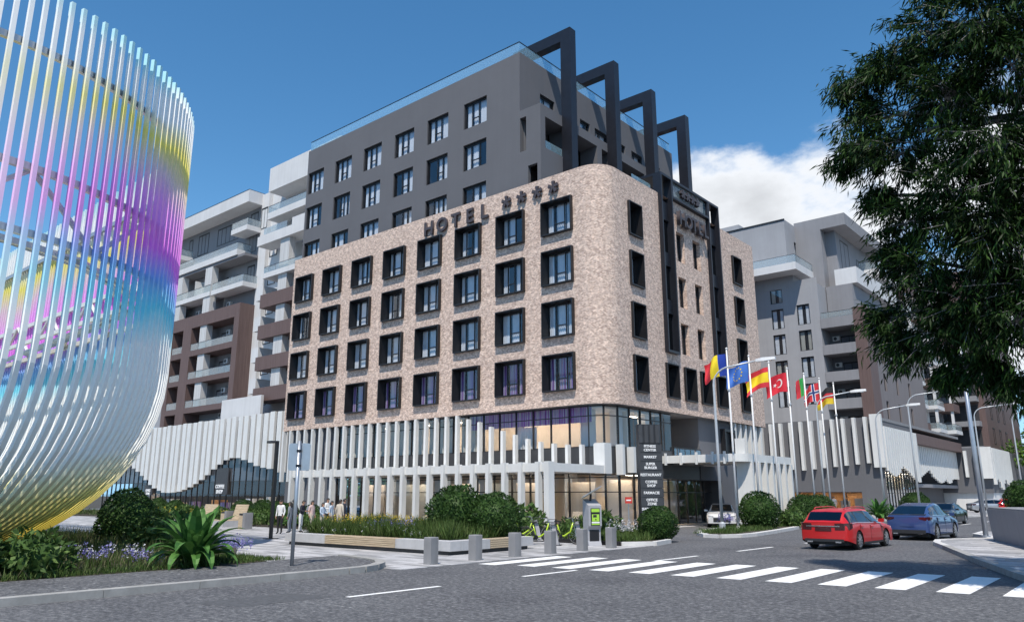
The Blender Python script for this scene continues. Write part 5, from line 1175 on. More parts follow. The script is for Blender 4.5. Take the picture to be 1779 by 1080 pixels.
# rental bicycles and docks
def make_bike():
    o = thing('bicycle', (0, 0, 0), '', 'bicycle', 'green rental bicycles in their docks')
    for y in (-.54, .54):
        m_ = MB(); rings = [[(.028 * math.cos(R(60 * q)), y + (.325 + .030 * math.sin(R(60 * q))) * math.cos(R(12 * k)), .35 + (.325 + .030 * math.sin(R(60 * q))) * math.sin(R(12 * k))) for q in range(6)] for k in range(31)]
        m_.rings(rings, cap=False); w_ = inst('wheel', m_.mesh('wheel', 'rubber', smooth=True), o, local=True)
        m_ = MB(); rings = [[(.012 * math.cos(R(90 * q)), y + (.305 + .012 * math.sin(R(90 * q))) * math.cos(R(15 * k)), .35 + (.305 + .012 * math.sin(R(90 * q))) * math.sin(R(15 * k))) for q in range(4)] for k in range(25)]
        m_.rings(rings, cap=False)
        for k in range(12): m_.tube([(.0, y, .35), (0, y + .3 * math.cos(R(30 * k)), .35 + .3 * math.sin(R(30 * k)))], .004, 4)
        m_.lathe([(.03, -.05), (.03, .05)], 8, center=(0, y, .35), axis='x'); inst('rim', m_.mesh('rim', 'alloy'), w_, local=True)
    m_ = MB(); m_.tube([(0, .42, .86), (0, .30, .50), (0, .05, .33), (0, -.10, .32)], .035, 8).tube([(0, -.10, .32), (0, -.24, .78)], .024, 8).tube([(.04, -.54, .35), (0, -.19, .62)], .016, 6).tube([(-.04, -.54, .35), (0, -.19, .62)], .016, 6).tube([(.05, -.54, .35), (.02, -.10, .31)], .016, 6)
    inst('frame', m_.mesh('frame', 'bike_green', smooth=True), o, local=True)
    m_ = MB(); m_.tube([(0, .40, .92), (.05, .50, .6), (.05, .54, .35)], .017, 6).tube([(-.01, .40, .92), (-.05, .50, .6), (-.05, .54, .35)], .017, 6).tube([(0, .38, 1.02), (0, .42, .84)], .03, 8); inst('fork', m_.mesh('fork', 'alloy'), o, local=True)
    m_ = MB(); m_.tube([(-.3, .25, 1.04), (-.16, .36, 1.05), (.16, .36, 1.05), (.3, .25, 1.04)], .014, 6); h_ = inst('handlebar', m_.mesh('handlebar', 'alloy'), o, local=True)
    for s_ in (-1, 1): m_ = MB(); m_.tube([(s_ * .3, .25, 1.04), (s_ * .31, .14, 1.03)], .02, 6); inst('grip', m_.mesh('grip', 'rubber'), h_, local=True)
    m_ = MB(); m_.rings([[(-.09, -.36, .86), (.09, -.36, .86), (.08, -.36, .92), (-.08, -.36, .92)], [(-.08, -.25, .87), (.08, -.25, .87), (.07, -.25, .93), (-.07, -.25, .93)], [(-.025, -.08, .87), (.025, -.08, .87), (.02, -.08, .91), (-.02, -.08, .91)]]); m_.tube([(0, -.24, .76), (0, -.26, .88)], .014, 6)
    inst('saddle', m_.mesh('saddle', 'rubber'), o, local=True)
    m_ = MB()
    for z in (.80, .90, 1.0): m_.tube([(-.17, .44, z), (.17, .44, z), (.15, .70, z), (-.15, .70, z), (-.17, .44, z)], .009, 5)
    for k in range(6): m_.tube([(-.16 + .064 * k, .70, .80), (-.16 + .064 * k, .70, 1.0)], .006, 4)
    m_.box(-.15, .15, .45, .69, .79, .805); inst('basket', m_.mesh('basket', 'dark_metal'), o, local=True)
    m_ = MB(); rings = [[(s_, -.54 + .39 * math.cos(R(a)), .35 + .39 * math.sin(R(a))) for s_ in (-.03, .03)] + [(s_, -.54 + .38 * math.cos(R(a)), .35 + .38 * math.sin(R(a))) for s_ in (.03, -.03)] for a in range(20, 175, 15)]
    m_.rings(rings); inst('rear_mudguard', m_.mesh('rear_mudguard', 'alloy'), o, local=True)
    m_ = MB(); m_.lathe([(.085, 0), (.085, .015)], 14, center=(.05, -.10, .31), axis='x'); m_.tube([(.07, -.10, .31), (.07, .04, .22)], .011, 5).tube([(-.06, -.10, .31), (-.06, -.24, .40)], .011, 5); m_.box(.06, .16, .0, .09, .205, .225).box(-.16, -.06, -.28, -.19, .395, .415); inst('crank', m_.mesh('crank', 'dark_metal'), o, local=True)
    return o
bk0 = make_bike()
spots = [(-19.95, 25.15, R(-64), 'lime green rental bicycle nearest the planter, docked beside the kiosk'), (-19.55, 26.25, R(-62), 'lime green rental bicycle between the other bicycle and the kiosk'), (-22.0, 26.6, R(-50), 'rental bicycle half hidden behind the round shrubs')]
for k, (x, y, a, lab) in enumerate(spots):
    b_ = bk0 if k == 0 else copy_tree(bk0); b_.location = (x, y, .012); b_.rotation_euler = (0, 0, a); b_['label'] = lab; WL[b_.name] = Vector((x, y, .012))
    d_ = Vector((math.sin(-a), math.cos(-a), 0)) * .72
    dk = thing('bicycle_dock', (x + d_.x, y + d_.y, .012), ['grey docking post holding the bicycle nearest the planter', 'grey docking post holding the bicycle next to the kiosk', 'grey docking post behind the round shrubs'][k], 'dock', 'bicycle docks', a)
    m_ = MB(); m_.rings([[(-.1, -.06, 0), (.1, -.06, 0), (.1, .12, 0), (-.1, .12, 0)], [(-.08, -.16, .6), (.08, -.16, .6), (.08, .0, .6), (-.08, .0, .6)], [(-.07, -.22, .86), (.07, -.22, .86), (.07, -.1, .92), (-.07, -.1, .92)]]); inst('post', m_.mesh('post', 'kiosk_grey'), dk, local=True)
    inst('foot', MB().box(-.16, .16, -.14, .2, 0, .03).mesh('foot', 'dark_metal'), dk, local=True)
# grey planter wall at the right edge
rw_ = thing('planter_wall', (-5.0, 36.5, .13), 'smooth pale grey planter wall at the right edge of the pavement', 'wall')
PW = [(-6.25, 38.4), (-4.45, 33.4), (-3.2, 29.8), (1, 31.5), (1, 41.5), (-5.6, 40.2)]
m_ = MB(); top = [(x - .10 * (x < 0), y - .06) for x, y in PW]
m_.rings([[(x, y, .13) for x, y in PW], [(x, y, 1.40) for x, y in top]]); m_.build('shell', 'mid_grey_render', rw_)
m_ = MB(); m_.rings([[(x * .985 - .03, y, 1.40) for x, y in top], [(x * .985 - .03, y, 1.46) for x, y in top]]); m_.build('coping', 'concrete', rw_)
# ================================================================== cars
def smooth_interp(xs, ctrl):
    X = np.array([c[0] for c in ctrl]); Y = np.array([c[1] for c in ctrl]); y = np.interp(xs, X, Y)
    return y
def make_car(P, paint, loc, rz, lab, group='cars on the street', detail=True):
    o = thing('car', loc, lab, 'car', group, rz)
    L, Wd = P['L'], P['W'] / 2; wy = P['wheels']; rw = P['rw']
    ys = sorted(set(np.round(np.concatenate([np.linspace(-L / 2, L / 2, 80), np.linspace(-L / 2, -L / 2 + .2, 9), np.linspace(L / 2 - .2, L / 2, 9)] + [np.linspace(w - rw - .1, w + rw + .1, 19) for w in wy]), 3)))
    ys = np.array(ys)
    def sm(ctrl, k=5):
        fine = np.linspace(-L / 2, L / 2, 400); v = np.interp(fine, [c[0] for c in ctrl], [c[1] for c in ctrl])
        pad = np.concatenate([np.full(k, v[0]), v, np.full(k, v[-1])]); v = np.convolve(pad, np.ones(2 * k + 1) / (2 * k + 1), 'valid'); return np.interp(ys, fine, v)
    zr = sm(P['roof'], 9); zb = sm(P['belt'], 9); zb = np.minimum(zb, zr - .012)
    wr = np.interp(ys, [c[0] for c in P['rw_']], [c[1] for c in P['rw_']])
    end = np.minimum(1, np.clip(np.minimum(ys + L / 2, L / 2 - ys) / .42, 0, 1)); wf = 1 - .13 * (1 - np.sqrt(1 - (1 - end) ** 2)) - .03 * (1 - end)
    zlow = np.interp(ys, [-L / 2, -L / 2 + .35, -L / 2 + .7, L / 2 - .7, L / 2 - .3, L / 2], [.36, .27, .2, .2, .22, .26])
    arch = np.zeros_like(ys)
    for w in wy:
        d = np.abs(ys - w); a = np.where(d < rw + .055, np.sqrt(np.maximum(0, (rw + .055) ** 2 - d ** 2)) + rw - .01, 0); arch = np.maximum(arch, a)
    z0 = np.maximum(zlow, arch)
    verts = []; NP = 15
    for i, y in enumerate(ys):
        w = Wd * wf[i]; b, r_, a = zb[i], zr[i], z0[i]; gh = r_ - b; half = []
        for t_ in (0, .22, .45, .68, .86, 1.0):
            z = a + (b - a) * t_; bulge = 1 - .045 * (abs((z - .52)) / .5) ** 2 - (.02 if z > b - .05 else 0)
            if t_ == 1.0: bulge -= .018
            half.append((w * bulge, z))
        we = min(wr[i], w * .955) if gh > .06 else w * .90
        for t_ in (.06, .35, .65, .9): half.append((w * .93 + (we - w * .93) * (t_ ** 1.15), b + gh * .93 * t_ if gh > .06 else b + gh * t_))
        half += [(we * .93, b + gh * .975), (we * .80, b + gh * .992), (we * .5, r_ - .004 * (gh > .1)), (we * .2, r_), (0, r_ + .004)]
        half = half[:NP]
        verts.append([(x, y, z) for x, z in half] + [(-x, y, z) for x, z in half[-2::-1]])
    n = len(verts[0]); V = [p for rg in verts for p in rg]
    sets = {'paint': [], 'glass': [], 'pillar': []}
    gy0, gy1 = P['glass']; pil = P['pillars']; ws0, ws1 = P['windscreen']; rs0, rs1 = P['rearglass']
    for i in range(len(ys) - 1):
        yc = (ys[i] + ys[i + 1]) / 2; gh = (zr[i] + zr[i + 1] - zb[i] - zb[i + 1]) / 2
        for k in range(n - 1):
            kk_ = min(k, n - 2 - k); key = 'paint'
            if 6 <= kk_ <= 8 and gh > .17 and gy0 < yc < gy1:
                key = 'pillar' if any(abs(yc - p) < .035 for p in pil) else 'glass'
                if kk_ == 8 and gh < .30: key = 'paint'
            if kk_ >= 10 and (ws0 < yc < ws1 or rs0 < yc < rs1): key = 'glass'
            f_ = (i * n + k, i * n + k + 1, (i + 1) * n + k + 1, (i + 1) * n + k)
            sets[key].append(f_[::-1])
    sets['paint'].append(tuple(range(n))); sets['paint'].append(tuple((len(ys) - 1) * n + n - 1 - k for k in range(n)))
    def part(name, faces, mat, parent):
        used = sorted(set(v for f_ in faces for v in f_)); ix = {v: q for q, v in enumerate(used)}
        me = bpy.data.meshes.new(name); me.from_pydata([V[v] for v in used], [], [tuple(ix[v] for v in f_) for f_ in faces]); me.materials.append(M[mat])
        me.polygons.foreach_set('use_smooth', [True] * len(me.polygons)); me.set_sharp_from_angle(angle=R(32)); me.update()
        return inst(name, me, parent, local=True)
    body = part('body', sets['paint'], paint, o); part('window_glass', sets['glass'], 'glass_car', o)
    for sd_ in (-1, 1):
        for p in pil:
            fs = [f_ for f_ in sets['pillar'] if V[f_[0]][0] * sd_ > 0 and abs(V[f_[0]][1] - p) < .2]
            if fs: part('pillar', fs, 'car_plastic', o)
    inst('underbody', MB().box(-Wd * .80, Wd * .80, -L / 2 + .25, L / 2 - .2, .18, .62).box(-Wd * .9, Wd * .9, wy[0] + rw + .1, wy[1] - rw - .1, .17, .26).mesh('underbody', 'car_plastic'), o, local=True)
    inst('interior', MB().box(-Wd * .74, Wd * .74, gy0 + .35, gy1 - .7, .6, .88).box(-.62, -.12, -.5, -.3, .88, 1.22).box(.12, .62, -.5, -.3, .88, 1.22).box(-.62, .62, -1.35, -1.2, .88, 1.15).mesh('interior', 'car_plastic'), o, local=True)
    tw = .215
    for s_ in (-1, 1):
        for w in wy:
            m_ = MB(); m_.lathe([(rw * .66, -tw / 2), (rw * .9, -tw / 2), (rw, -tw / 2 + .03), (rw, tw / 2 - .03), (rw * .9, tw / 2), (rw * .66, tw / 2)], 28, axis='x', cap=True)
            wo_ = inst('wheel', m_.mesh('wheel', 'rubber', smooth=False), o, (s_ * (Wd - tw / 2 - .02), w, rw), local=True)
            if detail:
                m_ = MB(); m_.lathe([(rw * .62, 0), (rw * .70, .012)], 28, center=(s_ * (tw / 2 + .001), 0, 0), axis='x', cap=False) if s_ > 0 else m_.lathe([(rw * .70, -.012), (rw * .62, 0)], 28, center=(-tw / 2 - .001, 0, 0), axis='x', cap=False)
                for q in range(10):
                    a = R(36 * q); c_, sn = math.cos(a), math.sin(a); x0 = s_ * (tw / 2 + .004); x1 = s_ * (tw / 2 + .022)
                    t0, t1 = .035, .022
                    P4 = [(c_ * .06 - sn * t0, sn * .06 + c_ * t0), (c_ * .06 + sn * t0, sn * .06 - c_ * t0), (c_ * rw * .67 + sn * t1, sn * rw * .67 - c_ * t1), (c_ * rw * .67 - sn * t1, sn * rw * .67 + c_ * t1)]
                    m_.rings([[(x0, u, v) for u, v in P4], [(x1, u, v) for u, v in P4]])
                m_.lathe([(.075, 0), (.07, .012)], 12, center=(s_ * (tw / 2 + .018), 0, 0), axis='x')
                inst('rim', m_.mesh('rim', 'alloy'), wo_, local=True)
    # side mirrors, door seams, handles
    for s_ in (-1, 1):
        ym = P['windscreen'][1] - .35; zm = float(np.interp(ym, ys, zb)) + .1
        m_ = MB(); m_.rings([[(s_ * (Wd - .06), ym - .04, zm - .05), (s_ * (Wd - .06), ym + .06, zm - .05), (s_ * (Wd - .06), ym + .06, zm + .05), (s_ * (Wd - .06), ym - .04, zm + .05)], [(s_ * (Wd + .16), ym - .05, zm - .06), (s_ * (Wd + .14), ym + .08, zm - .05), (s_ * (Wd + .14), ym + .08, zm + .07), (s_ * (Wd + .16), ym - .05, zm + .08)]]); inst('mirror', m_.mesh('mirror', paint), o, local=True)
        if detail:
            for yd in P['doors']: 
                zbd = float(np.interp(yd, ys, zb))
                inst('door_seam', MB().box(s_ * (Wd - .035), s_ * (Wd + .0015), yd - .006, yd + .006, .34, zbd - .08).mesh('door_seam', 'black_metal'), o, local=True)
                inst('door_handle', MB().box(s_ * (Wd - .03), s_ * (Wd + .018), yd + .08, yd + .26, zbd - .15, zbd - .12).mesh('door_handle', paint), o, local=True)
    if detail:
        for s_ in (-1, 1):
            yy = np.linspace(gy0 + .12, gy1 - .05, 14); m_ = MB()
            m_.tube([(s_ * (Wd * .962), float(y_), float(np.interp(y_, ys, zb)) + .012) for y_ in yy], .012, 5); inst('window_trim', m_.mesh('window_trim', 'chrome'), o, local=True)
            m_ = MB(); m_.box(s_ * (Wd - .05), s_ * (Wd + .004), wy[0] + rw + .08, wy[1] - rw - .08, .2, .27); inst('side_skirt', m_.mesh('side_skirt', 'car_plastic'), o, local=True)
    # rear and front faces
    yb_, yf = -L / 2, L / 2; we = Wd * .86
    T = P['tail']
    for s_ in (-1, 1):
        m_ = MB(); za, zc = T['z']; xi = T['in']
        m_.rings([[(s_ * xi, yb_ - .012, za + T.get('t', 0)), (s_ * xi, yb_ - .012, zc), (s_ * xi, yb_ + .05, zc), (s_ * xi, yb_ + .05, za + T.get('t', 0))],
                  [(s_ * we * .97, yb_ - .008, za), (s_ * we * .97, yb_ - .008, zc + .01), (s_ * we * .97, yb_ + .08, zc + .01), (s_ * we * .97, yb_ + .08, za)],
                  [(s_ * (Wd * .972), yb_ + .17, za + .02), (s_ * (Wd * .972), yb_ + .17, zc + .02), (s_ * (Wd * .93), yb_ + .2, zc + .02), (s_ * (Wd * .93), yb_ + .2, za + .02)],
                  [(s_ * (Wd * .995), yb_ + .42, za + .07), (s_ * (Wd * .995), yb_ + .42, zc), (s_ * (Wd * .95), yb_ + .42, zc), (s_ * (Wd * .95), yb_ + .42, za + .07)]])
        inst('tail_light', m_.mesh('tail_light', 'lamp_red'), o, local=True)
        m_ = MB(); m_.rings([[(s_ * .5, yf + .012, .62), (s_ * .5, yf + .012, .70), (s_ * .5, yf - .1, .70), (s_ * .5, yf - .1, .62)], [(s_ * we * .97, yf - .02, .62), (s_ * we * .97, yf - .02, .74), (s_ * we * .9, yf - .15, .74), (s_ * we * .9, yf - .15, .62)], [(s_ * Wd * .965, yf - .28, .66), (s_ * Wd * .965, yf - .28, .76), (s_ * Wd * .9, yf - .3, .76), (s_ * Wd * .9, yf - .3, .66)]]); inst('headlight', m_.mesh('headlight', 'lamp_clear'), o, local=True)
    inst('bumper_insert', MB().box(-we * .9, we * .9, yb_ - .012, yb_ + .1, .30, .46 if P['suv'] else .40).mesh('bumper_insert', 'car_plastic'), o, local=True)
    inst('grille', MB().box(-.52, .52, yf - .1, yf + .014, .34, .60).mesh('grille', 'car_plastic'), o, local=True)
    if detail:
        for k in range(4): inst('grille_bar', MB().box(-.5, .5, yf + .008, yf + .02, .37 + .06 * k, .38 + .06 * k).mesh('grille_bar', 'chrome'), o, local=True)
    z_ = P['plate']
    inst('number_plate', MB().box(-.30, .30, yb_ - .016, yb_ + .02, z_, z_ + .13).mesh('number_plate', P.get('plate_m', 'lamp_red')), o, local=True)
    if P.get('strip'): inst('chrome_strip', MB().box(-.62, .62, yb_ - .02, yb_ + .03, z_ + .155, z_ + .19).mesh('chrome_strip', 'chrome'), o, local=True)
    if P.get('rails'):
        for s_ in (-1, 1):
            m_ = MB(); m_.tube([(s_ * .56, -1.75, 1.44), (s_ * .57, -1.6, 1.505), (s_ * .58, -.4, 1.535), (s_ * .57, .25, 1.50), (s_ * .56, .4, 1.44)], .018, 6); inst('roof_rail', m_.mesh('roof_rail', paint), o, local=True)
    if P['suv']:
        m_ = MB(); m_.rings([[(-we * .93, yb_ + .10, 1.075), (we * .93, yb_ + .10, 1.075), (we * .93, yb_ + .26, 1.12), (-we * .93, yb_ + .26, 1.12)], [(-we * .93, yb_ + .08, 1.10), (we * .93, yb_ + .08, 1.10), (we * .93, yb_ + .26, 1.15), (-we * .93, yb_ + .26, 1.15)]]); inst('spoiler', m_.mesh('spoiler', 'car_plastic'), o, local=True)
    for s_ in (-1, 1): inst('exhaust', MB().box(s_ * .42, s_ * .62, yb_ - .02, yb_ + .1, .27, .32).mesh('exhaust', 'chrome'), o, local=True)
    return o
WAGON = dict(L=4.88, W=1.86, wheels=(-1.42, 1.45), rw=.335, suv=False, roof=[(-2.44, .97), (-2.38, 1.03), (-2.02, 1.37), (-1.7, 1.44), (-.2, 1.475), (.4, 1.42), (1.2, .99), (1.5, .955), (2.2, .82), (2.40, .70), (2.44, .60)],
             belt=[(-2.44, .93), (-1.5, .965), (1.1, .90), (1.5, .87), (2.2, .76), (2.44, .56)], rw_=[(-2.44, .66), (-1.8, .63), (0, .63), (.5, .62), (1.3, .72), (2.44, .7)], glass=(-2.1, 1.08), pillars=(-1.32, -.22), windscreen=(.42, 1.22), rearglass=(-2.36, -1.98),
             doors=(-1.25, -.2, .95), tail=dict(z=(.72, .95), **{'in': .43}), plate=.68, strip=True, rails=True)
SUVC = dict(L=4.75, W=1.92, wheels=(-1.40, 1.45), rw=.36, suv=True, roof=[(-2.37, 1.02), (-2.33, 1.07), (-2.22, 1.12), (-1.35, 1.48), (-.35, 1.62), (.35, 1.56), (1.3, 1.08), (1.6, 1.02), (2.15, .88), (2.37, .66)],
            belt=[(-2.37, 1.0), (-1.6, 1.08), (1.1, .98), (1.5, .95), (2.15, .82), (2.37, .6)], rw_=[(-2.37, .78), (-1.5, .66), (0, .64), (.5, .64), (1.4, .74), (2.37, .72)], glass=(-1.9, 1.2), pillars=(-.75, -.05), windscreen=(.38, 1.34), rearglass=(-2.2, -1.3),
            doors=(-1.15, -.02, 1.0), tail=dict(z=(.86, 1.0), t=.07, **{'in': .52}), plate=.60, plate_m='car_blue')
SEDAN = dict(L=4.8, W=1.86, wheels=(-1.40, 1.46), rw=.335, suv=False, roof=[(-2.4, .93), (-2.3, 1.02), (-1.75, 1.06), (-1.0, 1.37), (-.2, 1.45), (.4, 1.40), (1.2, .99), (1.5, .95), (2.2, .82), (2.36, .70), (2.4, .60)],
             belt=[(-2.4, .9), (-1.5, .97), (1.1, .90), (1.5, .87), (2.2, .76), (2.4, .56)], rw_=[(-2.4, .7), (-1.5, .66), (0, .62), (.5, .62), (1.3, .72), (2.4, .7)], glass=(-1.5, 1.08), pillars=(-1.0, -.1), windscreen=(.40, 1.22), rearglass=(-1.72, -1.0),
             doors=(-1.2, -.1, .95), tail=dict(z=(.76, .92), **{'in': .5}), plate=.55, plate_m='plate_white')
make_car(WAGON, 'car_red', (-10.15, 32.3, 0), R(-3), 'bright red estate car driving away past the crosswalk')
make_car(SUVC, 'car_blue', (-9.45, 41.0, 0), R(-3), 'metallic blue crossover driving ahead of the red estate')
make_car(SEDAN, 'car_black', (-12.9, 62.5, 0), R(178), 'black saloon car coming towards the camera behind the blue crossover')
make_car(SEDAN, 'car_white', (-23.0, 48.2, 0), R(205), 'white car stopped under the hotel entrance canopy', detail=False)
for k, (x, y, a, pm, lab) in enumerate([(-15.9, 100, R(-60), 'car_silver', 'silver car parked in front of the brown podium band'), (-13.4, 101, R(-62), 'car_red', 'small red car parked far down the street, behind the black saloon'),
        (-11.4, 103.5, R(-65), 'car_blue', 'dark blue car parked far down the street, between red cars'), (-9.6, 107, R(-65), 'car_white', 'white car parked far down the street by the round hedges')]):
    make_car(WAGON if k % 2 else SEDAN, pm, (x, y, .12), a, lab, detail=False)

# ================================================================== people
def person(loc, rz, lab, top, bottom, hair=0, h=1.72, arms=(0, 0), lean=0.0, stride=0.0, turn=0.0, bag=None, shoes='cloth_black'):
    """one skinned body grown from a jointed skeleton; clothing is the body surface near each bone"""
    J = []; E_ = []; rad = []; seg_m = []
    def add(p, r_, parent=None, tagm=None):
        J.append(Vector(p)); rad.append(r_ if hasattr(r_, '__len__') else (r_, r_))
        if parent is not None: E_.append((parent, len(J) - 1)); seg_m.append((parent, len(J) - 1, tagm))
        return len(J) - 1
    ly = lambda z: lean * max(0, z - .93)
    pel = add((0, 0, .94), (.150, .105)); sp_ = add((0, ly(1.12), 1.12), (.135, .10), pel, 'top'); ch = add((0, ly(1.33), 1.33), (.165, .112), sp_, 'top')
    nk = add((0, ly(1.47) + .01, 1.475), (.058, .058), ch, 'top'); hd0 = add((0, ly(1.53) + .025, 1.545), (.068, .078), nk, 'skin'); hd1 = add((0, ly(1.62) + .03, 1.625), (.078, .095), hd0, 'skin'); add((0, ly(1.69) + .02, 1.685), (.06, .075), hd1, 'skin')
    for s_, ar in zip((-1, 1), arms):
        sh = add((s_ * .175, ly(1.42), 1.415), (.068, .068), ch, 'top')
        fwd = ar; el = Vector((s_ * .235, ly(1.3) - .03 + .10 * fwd, 1.14 + .03 * fwd)); e1 = add(el, (.048, .048), sh, 'top')
        wr = el + Vector((-s_ * .06 * fwd, .06 + .20 * fwd, -.235 + .27 * fwd)); w1 = add(wr, (.034, .034), e1, 'top'); ht = wr + (wr - el).normalized() * .09; add(ht, (.036, .022), w1, 'skin')
        st = stride * s_
        hp = add((s_ * .092, 0, .88), (.098, .098), pel, 'bottom'); kn = add((s_ * .10, .02 + st * .5, .49), (.062, .062), hp, 'bottom'); an = add((s_ * .10, st - .02, .10), (.046, .046), kn, 'bottom'); add((s_ * .115, st + .13, .045), (.042, .034), an, 'shoe')
    me = bpy.data.meshes.new('body'); me.from_pydata([tuple(j) for j in J], E_, [])
    tmp = bpy.data.objects.new('tmp_body', me); COL.objects.link(tmp)
    sk = tmp.modifiers.new('skin', 'SKIN'); sk.use_smooth_shade = True
    for i, r_ in enumerate(rad): me.skin_vertices[0].data[i].radius = r_
    me.skin_vertices[0].data[pel].use_root = True
    ss = tmp.modifiers.new('sub', 'SUBSURF'); ss.levels = 1; ss.render_levels = 1
    dg = bpy.context.evaluated_depsgraph_get(); dg.update()
    bm2 = bpy.data.meshes.new_from_object(tmp.evaluated_get(dg)); bpy.data.objects.remove(tmp)
    bm2.name = 'body'; bm2.materials.clear()
    for mn in ('skin', top, bottom, shoes): bm2.materials.append(M[mn])
    code = {'skin': 0, 'top': 1, 'bottom': 2, 'shoe': 3}; idx = []
    for p in bm2.polygons:
        c_ = p.center; best = None
        for a, b, tm in seg_m:
            A, B = J[a], J[b]; d = B - A; t_ = max(0, min(1, (c_ - A).dot(d) / max(1e-9, d.length_squared))); q = (c_ - (A + d * t_)).length - .5 * (rad[a][0] * (1 - t_) + rad[b][0] * t_)
            if best is None or q < best[0]: best = (q, tm)
        tm = best[1]
        if tm == 'top' and c_.z < .98 and abs(c_.x) < .2: tm = 'bottom' if c_.z < .92 else 'top'
        if tm == 'top' and c_.z > 1.49: tm = 'skin'
        idx.append(code[tm])
    bm2.polygons.foreach_set('material_index', idx); bm2.polygons.foreach_set('use_smooth', [True] * len(idx)); bm2.update()
    k_ = h / 1.74
    o = thing('person', loc, lab, 'person', 'people standing on the plaza' if loc[1] < 40 else 'people by the far shop window', rz); o.scale = (k_, k_, k_)
    inst('body', bm2, o, local=True)
    hy = ly(1.62) + .025
    m_ = MB(); n_ = 14; rows = []
    for i in range(8):
        th = R(8 + 82 * i / 7 * (1.0)); rows.append([(.088 * math.sin(th) * math.cos(2 * math.pi * q / n_), hy - .012 + .108 * math.sin(th) * math.sin(2 * math.pi * q / n_), 1.625 + .118 * math.cos(th) + (.035 * max(0, math.sin(2 * math.pi * q / n_)) * (i / 7) ** 2) - (.06 * max(0, -math.sin(2 * math.pi * q / n_)) * (i / 7))) for q in range(n_)])
    m_.rings(rows[::-1])
    if hair: m_.rings([[(.078 * math.cos(R(a)), hy - .03 + .09 * math.sin(R(a)), z) for a in range(170, 371, 25)] + [(.05 * math.cos(R(a)), hy - .01 + .05 * math.sin(R(a)), z) for a in range(370, 169, -25)] for z in (1.40 if hair == 1 else 1.30, 1.5, 1.64)])
    inst('hair', m_.mesh('hair', 'hair_black', smooth=True), o, local=True)
    m_ = MB(); m_.rings([[(-.012, hy + .083, 1.60), (.012, hy + .083, 1.60), (0, hy + .075, 1.635)], [(-.008, hy + .112, 1.598), (.008, hy + .112, 1.598), (0, hy + .10, 1.61)]]); inst('nose', m_.mesh('nose', 'skin'), o, local=True)
    m_ = MB(); m_.box(-.04, -.018, hy + .078, hy + .092, 1.632, 1.642).box(.018, .04, hy + .078, hy + .092, 1.632, 1.642).box(-.02, .02, hy + .075, hy + .092, 1.568, 1.574); inst('eyes_and_mouth', m_.mesh('eyes_and_mouth', 'hair_black'), o, local=True)
    m_ = MB()
    for s_ in (-1, 1): m_.box(s_ * .078, s_ * .094, hy - .015, hy + .02, 1.60, 1.655)
    inst('ears', m_.mesh('ears', 'skin'), o, local=True)
    for s_, ar in zip((-1, 1), arms):
        el = Vector((s_ * .235, ly(1.3) - .03 + .10 * ar, 1.14 + .03 * ar)); wr = el + Vector((-s_ * .06 * ar, .06 + .20 * ar, -.235 + .27 * ar)); d = (wr - el).normalized(); b_ = wr + d * .085; sd = Vector((0, 1, 0)) - d * d.y; sd.normalize(); cu = Vector((-s_, 0, 0))
        m_ = MB()
        for q, ln in enumerate((.062, .072, .068, .052)): p0 = b_ + sd * (.024 - .016 * q); m_.tube([p0, p0 + d * ln * .5 + cu * .006, p0 + d * ln * .9 + cu * .028], .0085, 5)
        p0 = wr + d * .03 + sd * .028; m_.tube([p0, p0 + d * .03 + sd * .028, p0 + d * .06 + sd * .03 + cu * .01], .0095, 5)
        inst('fingers', m_.mesh('fingers', 'skin'), o, local=True)
    if bag:
        m_ = MB(); m_.rings([[(-.13, -.13 - .14, 1.0), (.13, -.27, 1.0), (.13, -.11, 1.0), (-.13, -.11, 1.0)], [(-.15, -.30, 1.2), (.15, -.30, 1.2), (.15, -.12, 1.2), (-.15, -.12, 1.2)], [(-.11, -.25, 1.42), (.11, -.25, 1.42), (.11, -.1, 1.42), (-.11, -.1, 1.42)]]); inst('backpack', m_.mesh('backpack', bag), o, local=True)
    return o
G0 = .012
person((-35.67, 23.49, G0), R(205), 'person in a white jacket and black trousers standing at the left of the group', 'cloth_white', 'cloth_black', arms=(.15, 0))
person((-36.15, 24.39, G0), R(120), 'person in grey half hidden behind the road sign pole', 'cloth_grey', 'cloth_grey', hair=1, h=1.62)
person((-37.32, 25.37, G0), R(30), 'person in black seen from behind, just right of the sign pole', 'cloth_black', 'cloth_black', h=1.75)
person((-36.14, 25.06, G0), R(-60), 'person in black jacket and white trousers looking down', 'cloth_navy', 'cloth_white', arms=(.8, .8), lean=.16, h=1.70)
person((-36.29, 25.85, G0), R(-75), 'person with grey backpack and pink top walking right', 'cloth_pink', 'cloth_beige', hair=1, bag='cloth_grey', stride=.16, h=1.68)
person((-34.85, 25.50, G0), R(-70), 'shorter person in pale blue top behind the grasses', 'cloth_blue', 'cloth_beige', hair=1, arms=(.7, .5), h=1.58)
person((-37.30, 27.61, G0), R(-80), 'tall person in white shirt with raised forearms at the back', 'cloth_white', 'cloth_navy', arms=(.9, .9), h=1.80)
person((-35.64, 26.66, G0), R(-60), 'person with long dark hair and light blue shirt', 'cloth_blue', 'cloth_beige', hair=2, h=1.66)
person((-34.81, 26.59, G0), R(15), 'person in cream jacket with dark sleeve trim seen from behind', 'cloth_beige', 'cloth_beige', h=1.74)
person((-35.93, 27.73, G0), R(-20), 'person in dark jacket at the right end of the group', 'cloth_navy', 'cloth_navy', h=1.78)
person((-28.9, 83.6, .12), R(160), 'distant person in white shirt left of three by the orange shop window', 'cloth_white', 'cloth_navy')
person((-27.5, 83.9, .12), R(200), 'distant person in grey, middle of three by the orange shop window', 'cloth_grey', 'cloth_grey')
